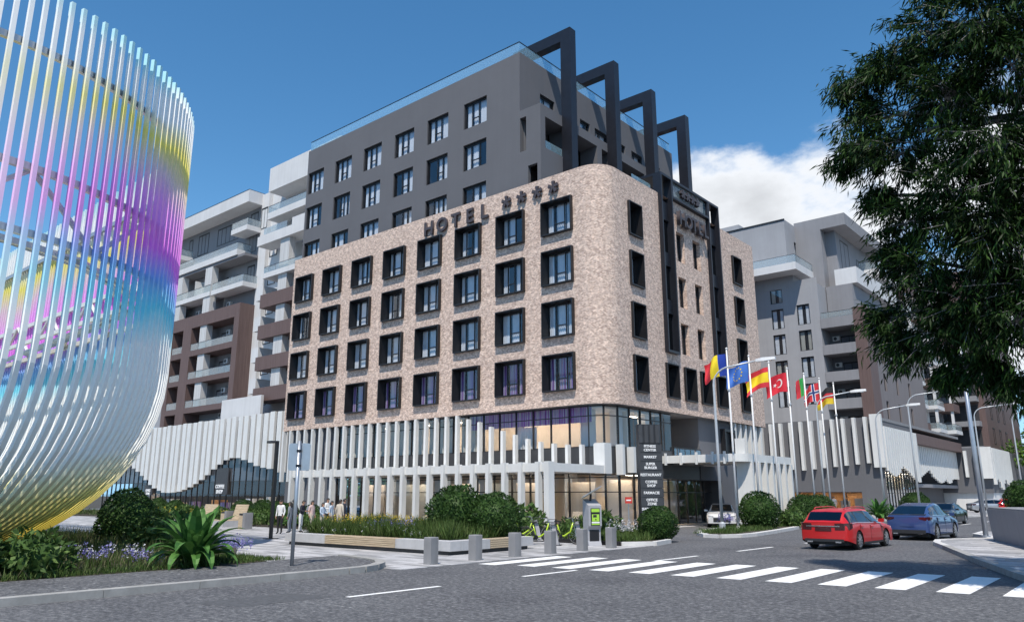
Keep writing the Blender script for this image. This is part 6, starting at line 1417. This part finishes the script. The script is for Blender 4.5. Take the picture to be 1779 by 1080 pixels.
person((-26.3, 83.5, .12), R(150), 'distant person in black, right of three by the orange shop window', 'cloth_black', 'cloth_black')
# ================================================================== vegetation
def leaf_mesh(name, P_, D, Nn, ln, wd, mats, mi=None, base=None, fold=.0):
    """lanceolate four-corner leaves: P base point, D direction, Nn rough normal"""
    n = len(P_); D = D / np.linalg.norm(D, axis=1, keepdims=True); S_ = np.cross(D, Nn); S_ /= np.maximum(1e-6, np.linalg.norm(S_, axis=1, keepdims=True))
    ln = np.broadcast_to(ln, n)[:, None]; wd = np.broadcast_to(wd, n)[:, None]
    Up = np.cross(S_, D)
    V = np.stack([P_, P_ + D * ln * .45 + S_ * wd / 2 + Up * wd * fold, P_ + D * ln, P_ + D * ln * .45 - S_ * wd / 2 + Up * wd * fold], 1).reshape(-1, 3)
    nb = 0; bv = []; bf = []
    me = bpy.data.meshes.new(name)
    if base is not None: bv, bf = np.array(base.v), base.f; nb = len(bv)
    tot = len(V) + nb; me.vertices.add(tot)
    co = np.concatenate([V, bv]) if nb else V
    me.vertices.foreach_set('co', co.astype(np.float32).ravel())
    loops = np.arange(len(V), dtype=np.int32); starts = np.arange(0, len(V), 4, dtype=np.int32); mat_i = np.zeros(n, np.int32) if mi is None else np.asarray(mi, np.int32)
    if nb:
        bl_ = np.concatenate([np.array(f_, np.int32) + len(V) for f_ in bf]); bs = np.cumsum([0] + [len(f_) for f_ in bf[:-1]]).astype(np.int32) + len(loops)
        loops = np.concatenate([loops, bl_]); starts = np.concatenate([starts, bs]); mat_i = np.concatenate([mat_i, np.full(len(bf), len(mats) - 1, np.int32)])
    me.loops.add(len(loops)); me.loops.foreach_set('vertex_index', loops); me.polygons.add(len(starts)); me.polygons.foreach_set('loop_start', starts)
    for m_ in mats: me.materials.append(M[m_])
    me.polygons.foreach_set('material_index', mat_i); me.update(calc_edges=True)
    return me
def unit(n): v = RNG.normal(size=(n, 3)); return v / np.linalg.norm(v, axis=1, keepdims=True)
def ball_shrub(n=3200, leaf=.11, rough=.10, seedv=0, flat=1.0, mats=('leaf_shrub',), lw=.55):
    u = unit(n); ph = RNG.uniform(0, 6, 6)
    lump = 1 + rough * (np.sin(u[:, 0] * 7 + ph[0]) * np.sin(u[:, 1] * 6 + ph[1]) * .6 + np.sin(u[:, 2] * 9 + ph[2] + u[:, 0] * 5) * .45)
    r_ = lump * (1 - np.abs(RNG.normal(0, .07, n)).clip(0, .25))
    P_ = u * r_[:, None]; P_[:, 2] *= flat
    D = u * .75 + unit(n) * .85; Nn = u + unit(n) * .5
    core = MB(); core.lathe([(.02, -.84 * flat)] + [(.84 * math.cos(R(a)), .84 * flat * math.sin(R(a))) for a in range(-75, 80, 15)] + [(.02, .84 * flat)], 16)
    return leaf_mesh('foliage', P_, D, Nn, leaf * RNG.uniform(.7, 1.3, n), leaf * lw * RNG.uniform(.8, 1.2, n), list(mats) + ['leaf_shrub'], None, core, .15)
SHR = [ball_shrub(5200, .105, .07), ball_shrub(5200, .10, .06), ball_shrub(4000, .12, .10)]
BSH = [ball_shrub(900, .26, .28, flat=.8, mats=('leaf_bush',), lw=.5), ball_shrub(900, .24, .30, flat=.75, mats=('leaf_bush',), lw=.5)]
stem = MB(); 
for a in range(5): stem.tube([(0, 0, 0), (.25 * math.cos(a * 1.26), .25 * math.sin(a * 1.26), .9)], [.04, .02], 6)
stem_me = stem.mesh('stem', 'bark')
def shrub(x, y, r_, lab, kind=0, zs=1.0, z0=.1, grp='clipped round shrubs'):
    bush = kind >= 10; me = (BSH[kind % 2] if bush else SHR[kind % 3])
    o = thing('leafy_bush' if bush else 'round_shrub', (x, y, z0), lab, 'bush' if bush else 'shrub', 'loose leafy bushes' if bush else grp)
    zc = r_ * zs * (.80 if not bush else .55)
    f_ = inst('foliage', me, o, (0, 0, zc), RNG.uniform(0, 6), local=True, scale=(r_, r_, r_ * zs)); inst('stem', stem_me, o, (0, 0, -.05), local=True, scale=(r_, r_, r_ * .8))
    return o
shrub(-21.65, 22.15, 1.16, 'large clipped round shrub in the planter, left of the pair', 0, .95, .35); shrub(-20.1, 22.65, 1.02, 'clipped round shrub in the planter, right of the pair', 1, .93, .35)
shrub(-17.45, 30.3, .84, 'clipped round shrub on the corner bed below the directory totem', 0, .92, .1)
shrub(-18.85, 44.4, 1.15, 'clipped round shrub at the foot of the second flagpole', 1, 1.0, .1)
shrub(-18.75, 51.3, 1.05, 'clipped round shrub among the middle flagpoles', 0, 1.0, .1); shrub(-18.8, 54.2, 1.05, 'clipped round shrub behind the red car roof', 1, 1.0, .1)
shrub(-18.25, 47.9, .75, 'loose leafy bush between the second and third flagpoles', 10, 1.0, .1)
shrub(-19.9, 29.4, .85, 'loose leafy bush behind the rental kiosk', 11, 1.0, .1); shrub(-20.8, 28.6, .6, 'smaller leafy bush right of the kiosk', 10, 1.0, .1)
shrub(-23.2, 28.2, 1.0, 'loose leafy bush behind the rental bicycles', 10, 1.0, .012); shrub(-24.6, 27.0, .9, 'loose leafy bush between the round shrubs and the bicycles', 11, 1.0, .012)
shrub(-11.0, 88.0, 2.0, 'far round hedge right of the black saloon', 0, .9, .1); shrub(-8.4, 90.5, 1.8, 'far round hedge beside the distant steel post', 1, .9, .1); shrub(-18.9, 80.0, 1.3, 'round shrub at the podium corner behind the blue car', 0, .9, .12)
shrub(-9.6, 85.2, 1.1, 'low leafy bush in front of the far hedges', 10, .9, .12); shrub(-6.0, 92, 1.6, 'low leafy bush far right behind the planter wall', 11, .9, .12)
# left garden
shrub(-43.0, 18.9, 1.2, 'big clipped shrub behind the right edge of the sculpture', 0, 1.05, .05); shrub(-32.0, 14.2, 1.2, 'dark clipped shrub under the curve of the sculpture', 1, .85, .05); shrub(-36.5, 10.0, 1.5, 'dark shrub inside the base of the sculpture', 0, .9, .05)
shrub(-27.4, 13.6, 1.15, 'low leafy bush in front of the plaza bench', 10, .75, .05); shrub(-21.2, 5.6, .95, 'pale leafy bush at the left edge of the photograph', 11, 1.0, .08); shrub(-20.9, 7.1, .8, 'pale leafy bush beside the footpath at the far left', 10, .9, .08)
for k, (x, y, r_, kd) in enumerate([(-78, 34.5, .9, 0), (-73, 34.8, .95, 1), (-70, 35, .85, 0), (-55.5, 33.2, .9, 1), (-52.5, 33.0, .9, 0), (-46.8, 30.6, .85, 1), (-44.2, 29.6, .8, 0), (-41.0, 29.2, .75, 1)]):
    shrub(x, y, r_, ['leftmost round hedge before the far shop glazing', 'second round hedge before the far shop glazing', 'third round hedge before the far shop glazing', 'large round hedge left of the black lamp post', 'round hedge behind the black lamp post',
                    'round hedge just right of the black lamp post', 'round hedge behind the person in white', 'round hedge behind the middle of the group of people'][k], kd, .95, .1)
for k, (x, y, r_, kd) in enumerate([(-66, 32.3, .8, 10), (-62.5, 32.2, .85, 11), (-59, 31.6, .75, 10), (-55.3, 31.0, .8, 11), (-51.8, 30.6, .8, 10), (-48.6, 29.6, .75, 11), (-45.4, 28.8, .75, 10), (-42.2, 28.6, .7, 11), (-39.6, 28.4, .7, 10)]):
    shrub(x, y, r_, 'low leafy bush in the long bed behind the loungers, %s counted from the sculpture' % ['first', 'second', 'third', 'fourth', 'fifth', 'sixth', 'seventh', 'eighth', 'ninth'][k], kd, .9, .1)
# broad-leaved rosette plants: every leaf its own part
def strap_leaf(L, w, bend, tw=0.0):
    m_ = MB(); n_ = 9; rows = []
    for i in range(n_ + 1):
        t_ = i / n_; r_ = L * (t_ - .12 * t_ * t_ * bend); a = R(84 - 26 * bend) - bend * t_ * t_ * 1.25
        if i == 0: x, z = 0.0, 0.0
        else: x, z = rows[-1][1] + math.cos(a) * L / n_, rows[-1][2] + math.sin(a) * L / n_
        ww = w * (math.sin(math.pi * min(1, .08 + t_ * .92)) ** .7) * (1.0 if t_ < .95 else .4) * (.35 + .65 * min(1, t_ * 3))
        rows.append((ww, x, z, t_))
    for a, b in zip(rows, rows[1:]):
        for s_ in (-1, 1):
            q = [(a[1], 0, a[2]), (b[1], 0, b[2]), (b[1], s_ * b[0] / 2, b[2] + b[0] * .16), (a[1], s_ * a[0] / 2, a[2] + a[0] * .16)]
            m_.face(q if s_ < 0 else q[::-1])
    return m_.mesh('leaf', 'leaf_big', smooth=True)
SL = [strap_leaf(1.35, .26, b) for b in (.35, .6, .9, 1.25, 1.6)]
def rosette(x, y, z, n, sc_, lab, cat='plant', grp='broad-leaved rosette plants'):
    o = thing('rosette_plant', (x, y, z), lab, cat, grp)
    for k in range(n):
        t_ = k / n; me = SL[min(4, int(t_ * 5.2))]; a = 2.39996 * k + RNG.uniform(-.2, .2)
        inst('leaf', me, o, (.05 * math.cos(a), .05 * math.sin(a), 0), a, local=True, scale=sc_ * RNG.uniform(.75, 1.1))
    return o
rosette(-20.5, 10.9, .1, 56, 1.25, 'large bright green strap-leaved plant beside the footpath')
rosette(-57, 30.4, .12, 18, .7, 'broad-leaved plant in the long bed behind the loungers'); rosette(-53.6, 29.6, .12, 18, .9, 'broad-leaved plant in the long bed nearer the lamp post'); rosette(-41, 27.9, .12, 16, .8, 'broad-leaved plant in the long bed by the group of people')
rosette(-18.5, 66.8, .12, 34, 1.35, 'spiky palm-like plant between the red and blue cars', grp='spiky plants by the far kerb'); rosette(-17.9, 68.6, .12, 26, 1.0, 'spiky palm-like plant just left of the blue car roof', grp='spiky plants by the far kerb')
# ground cover and flowers: nobody could count these
def blades(polys, n, h, w, mats, weights=None, lean=.35, z=.1, clump=None):
    """upright blades scattered over convex boxes (x0,x1,y0,y1)"""
    area = np.array([(b - a) * (d - c) for a, b, c, d in polys]); pick = RNG.choice(len(polys), n, p=area / area.sum()); B = np.array(polys)[pick]
    P_ = np.stack([RNG.uniform(B[:, 0], B[:, 1]), RNG.uniform(B[:, 2], B[:, 3]), np.full(n, z)], 1)
    hs = h * RNG.uniform(.45, 1.25, n) * (1 + .35 * np.sin(P_[:, 0] * 1.7) * np.cos(P_[:, 1] * 2.1))
    D = np.stack([RNG.normal(0, lean, n), RNG.normal(0, lean, n), np.ones(n)], 1)
    return P_, D, hs
def stuff(name, polys, n, h, w, mats, lab, flowers=(), lean=.35, z=.1, fl_h=None):
    P_, D, hs = blades(polys, n, h, w, mats, lean=lean, z=z); mi = RNG.integers(0, len(mats), n) if len(mats) > 1 else np.zeros(n, int)
    W_ = np.full(n, w) * RNG.uniform(.7, 1.4, n); allm = list(mats)
    for (fm_, fpolys, nf, fh, size) in flowers:
        area = np.array([(b - a) * (d - c) for a, b, c, d in fpolys]); ns = max(1, nf // 14); pk = RNG.choice(len(fpolys), ns, p=area / area.sum()); B = np.array(fpolys)[pk]
        cx = RNG.uniform(B[:, 0], B[:, 1]); cy = RNG.uniform(B[:, 2], B[:, 3]); hh = fh * RNG.uniform(.7, 1.2, ns); rep = nf // ns; q = np.repeat(np.arange(ns), rep); m_ = len(q)
        fp = np.stack([cx[q] + RNG.normal(0, .035, m_), cy[q] + RNG.normal(0, .035, m_), z + hh[q] * RNG.uniform(.62, 1.0, m_)], 1)
        P_ = np.concatenate([P_, fp]); D = np.concatenate([D, unit(m_) + np.array([0, 0, .6])]); hs = np.concatenate([hs, np.full(m_, size)]); W_ = np.concatenate([W_, np.full(m_, size * .8)])
        allm.append(fm_); mi = np.concatenate([mi, np.full(m_, len(allm) - 1)])
    o = inst(name, leaf_mesh(name, P_, D, unit(len(P_)), hs, W_, allm, mi)); tag(o, lab, 'ground cover', kind='stuff'); return o
bedp = [(-22.5, -20.0, 4, 11.4), (-26, -22.5, 3, 13.4), (-32, -26, 2, 15.0), (-40, -32, 2, 16.2)]
stuff('meadow_grass', bedp, 26000, .40, .022, ['grass', 'grass', 'grass_dry'], 'wild grass and perennials in the bed under the sculpture',
      flowers=[('flower_violet', [(-22.2, -20.6, 7.6, 9.8)], 420, .55, .055), ('flower_white', [(-23.5, -21.0, 6.5, 10.5)], 500, .5, .045), ('flower_violet', [(-22.6, -21.0, 12.2, 13.4)], 420, .6, .055), ('flower_violet', [(-22, -20.5, 9.6, 10.2)], 200, .4, .04)])
stuff('lawn_edge', [(-20.6, -19.95, 3, 11.4), (-22.6, -20.3, 11.0, 13.6)], 7000, .17, .016, ['grass', 'leaf_bush'], 'short grass edging the footpath bed')
stuff('planter_flowers', [(-28.0, -19.4, 19.6, 23.1)], 15000, .62, .03, ['grass', 'leaf_bush', 'grass'], 'mixed leaves with yellow and violet flowers in the planter', z=.38,
      flowers=[('flower_yellow', [(-28, -23.0, 20.4, 22.8)], 1700, .72, .05), ('flower_violet', [(-24.6, -22.8, 19.8, 21.2)], 600, .62, .055), ('flower_white', [(-28, -21, 19.6, 20.6)], 700, .35, .04)])
stuff('corner_planting', [(-20.5, -17.2, 27.3, 29.5), (-20.4, -18.4, 29.5, 32.4)], 6000, .38, .03, ['leaf_bush', 'grass'], 'low planting in the corner bed with pale flowers', flowers=[('flower_white', [(-19.4, -18.4, 29.0, 31.0)], 500, .7, .06)])
stuff('island_grass', [(-20.4, -18.5, 43, 62.4), (-19.7, -17.2, 38.0, 43), (-18.7, -16.9, 35.8, 38)], 9000, .24, .022, ['grass', 'leaf_bush'], 'grass around the flagpole bases', flowers=[('flower_violet', [(-20.3, -19.6, 41.5, 43.5)], 400, .8, .06)])
stuff('hotel_planting', [(-57, -24, 29.6, 31.8)], 9000, .55, .035, ['grass', 'leaf_bush'], 'planting strip between the flower planter and the hotel colonnade')
stuff('hedge_planting', [(-100, -62, 31.5, 37.5), (-62, -46, 29.6, 34.0), (-46, -38, 27.8, 30)], 12000, .42, .05, ['grass', 'leaf_bush', 'grass_dry'], 'mixed planting in the long bed before the left shops', z=.12, flowers=[('flower_yellow', [(-66, -50, 30, 32.5)], 500, .8, .07)])
stuff('far_planting', [(-12.5, -3, 84.5, 93), (-18.2, -16.6, 66, 76)], 5000, .55, .06, ['grass', 'leaf_bush'], 'low green planting along the far kerb', z=.12)

# ---- trees
def limb(m_, a, b, r0, r1, sag=.1, n_=6, jit=.06):
    a, b = Vector(a), Vector(b); L = (b - a).length; pts = []
    for i in range(n_ + 1):
        t_ = i / n_; p = a.lerp(b, t_) + Vector((RNG.normal(0, jit), RNG.normal(0, jit), RNG.normal(0, jit))) * L * .12 * math.sin(math.pi * t_) + Vector((0, 0, sag * L * math.sin(math.pi * t_) * .5)); pts.append(p)
    m_.tube(pts, [r0 + (r1 - r0) * i / n_ for i in range(n_ + 1)], 7); return pts
CL = [(-4.84, 19.01, 12.06, 0.70), (-4.62, 18.89, 10.90, 0.89), (-5.22, 19.28, 10.21, 0.56), (-3.87, 18.52, 11.95, 0.76), (-3.87, 18.56, 9.71, 1.01), (-2.94, 17.89, 12.18, 0.99), (-2.68, 17.96, 10.52, 1.15), (-1.81, 17.65, 11.71, 1.18), (-1.33, 17.73, 10.60, 1.14),
      (-1.95, 17.72, 8.96, 1.14), (-2.99, 18.33, 8.53, 1.09), (-4.01, 18.93, 8.13, 0.84), (-4.52, 19.40, 7.42, 0.63), (-3.78, 18.88, 6.81, 0.99), (-4.90, 19.52, 6.00, 0.58), (-4.58, 19.40, 5.30, 0.62), (-3.72, 19.06, 5.35, 0.82), (-2.82, 18.65, 5.81, 1.05), (-1.97, 18.30, 7.09, 1.14),
      (-2.42, 18.09, 7.39, 1.03), (-3.54, 19.27, 4.46, 0.34), (-2.86, 19.08, 4.60, 0.50), (-2.09, 18.71, 5.46, 0.96), (-2.30, 19.05, 4.05, 0.45), (-4.62, 19.19, 9.09, 0.42), (-1.75, 17.85, 13.38, 1.53), (-0.68, 17.70, 12.47, 1.44), (-2.48, 17.76, 13.84, 1.05),
      (-0.81, 18.23, 8.29, 1.51), (-1.20, 18.69, 5.80, 1.51)]
CL += [(2.5, 19.5, 11.0, 1.8), (3.5, 21.0, 8.5, 1.9), (0.5, 21.5, 10.5, 1.9), (2.0, 17.0, 9.0, 1.8), (4.5, 18.5, 6.8, 1.6), (-0.5, 20.8, 12.8, 1.6), (1.4, 18.8, 13.6, 1.7), (-1.8, 20.6, 9.6, 1.5), (-2.4, 20.4, 7.2, 1.3), (0.0, 22.0, 7.4, 1.6), (-3.0, 19.8, 11.2, 1.2)]
tr = thing('street_tree', (1.2, 19.6, .13), 'large dark leafy tree overhanging the street from the right', 'tree')
tk = MB(); base = Vector((1.2, 19.6, .1)); top = Vector((.4, 19.2, 5.2))
limb(tk, base, top, .42, .30, 0, 8, .03); tk.build('trunk', 'bark', tr, smooth=True)
hubs = [Vector((-.6, 19.0, 7.4)), Vector((-.2, 18.8, 9.8)), Vector((1.6, 19.4, 8.4)), Vector((-1.0, 19.2, 5.9)), Vector((.2, 19.0, 11.6))]
LP, LD, LN, LL = [], [], [], []
for hb in hubs:
    m_ = MB(); limb(m_, top if hb.z < 9 else hubs[0] if hb.z < 11 else hubs[1], hb, .2, .12); m_.build('limb', 'bark', tr, smooth=True)
for (x, y, z, r_) in CL:
    c_ = Vector((x, y, z)); hb = min(hubs, key=lambda q: (q - c_).length); m_ = MB(); pts = limb(m_, hb, c_, .075, .03, .12); 
    ntw = int(26 + 34 * r_ ** 1.6)
    for k in range(ntw):
        u = Vector(unit(1)[0]); rr = r_ * (RNG.uniform(.15, 1.0) ** .45) * (1.28 if k % 6 == 0 else 1.0); tip = c_ + Vector((u.x * rr, u.y * rr, u.z * rr * .95)); st_ = pts[RNG.integers(3, len(pts))]
        st_ = c_.lerp(st_, .4); mid = st_.lerp(tip, .55) + Vector((0, 0, .12 * r_))
        if k % 2 == 0: m_.tube([st_, mid, tip], [.012, .008, .004], 4, cap=False)
        d = (tip - mid); d.normalize(); nl = int(RNG.integers(28, 48)); t_ = RNG.uniform(-.1, 1.15, nl) ** 1.0
        Q = np.array(mid)[None] + (np.array(tip) - np.array(mid))[None] * t_[:, None] + RNG.normal(0, .07, (nl, 3))
        DD = np.array(d)[None] * .7 + unit(nl) * .75 + np.array([0, 0, -.75])[None]
        LP.append(Q); LD.append(DD); LN.append(unit(nl) + np.array([0, 0, .8])); LL.append(RNG.uniform(.15, .30, nl))
    m_.build('branch', 'bark', tr)
LP = np.concatenate(LP); LD = np.concatenate(LD); LN = np.concatenate(LN); LL = np.concatenate(LL)
o_ = np.array(WL[tr.name]); inst('crown', leaf_mesh('crown', LP - o_, LD, LN, LL, .038, ['leaf_tree'], None, None, .1), tr, local=True)
def far_tree(x, y, h, r_, lab, n=9000):
    o = thing('background_tree', (x, y, 0), lab, 'tree', 'trees beyond the end of the street')
    m_ = MB(); m_.tube([(0, 0, 0), (.1, .1, h * .35), (0, 0, h * .7)], [.35, .28, .12], 8)
    for k in range(6): a = k * 1.05; m_.tube([(0, 0, h * (.3 + .05 * k)), (r_ * .6 * math.cos(a), r_ * .6 * math.sin(a), h * (.5 + .06 * k))], [.14, .05], 6)
    inst('trunk', m_.mesh('trunk', 'bark'), o, local=True)
    cs = np.stack([RNG.normal(0, r_ * .42, 26), RNG.normal(0, r_ * .42, 26), RNG.uniform(h * .28, h * .93, 26)], 1); rs = r_ * RNG.uniform(.28, .5, 26) * (1 - .4 * np.abs(cs[:, 2] / h - .55)); q = RNG.integers(0, 26, n); u = unit(n); rr = rs[q] * RNG.uniform(.55, 1.0, n)
    P_ = cs[q] + u * rr[:, None]; inst('crown', leaf_mesh('crown', P_, u + unit(n) * .8 + np.array([0, 0, -.3]), u + unit(n) * .6, RNG.uniform(.4, .75, n), .34, ['leaf_far']), o, local=True)
far_tree(-14.2, 150, 21, 4.8, 'tall sunlit green tree left of the trio at the end of the street'); far_tree(-6.5, 146, 19, 5.5, 'sunlit green tree at the right edge beyond the street'); far_tree(-13.0, 172, 24, 6.5, 'tall green tree behind the others at the end of the street')

# a far-off belt of trees closing the horizon
nw = 9000; az = RNG.uniform(R(-75), R(60), nw); rd = RNG.uniform(330, 420, nw)
PW_ = np.stack([-np.sin(az) * rd, np.cos(az) * rd, RNG.uniform(0, 1, nw) ** .8 * (9 + 4 * np.sin(az * 37) + 2 * np.sin(az * 91))], 1)
ob = inst('distant_wood', leaf_mesh('distant_wood', PW_, unit(nw) + np.array([0, 0, .5]), unit(nw), RNG.uniform(3, 6, nw), RNG.uniform(2.5, 4.5, nw), ['leaf_far', 'leaf_shrub'], RNG.integers(0, 2, nw)))
tag(ob, 'distant belt of green trees on the horizon', 'wood', kind='stuff')
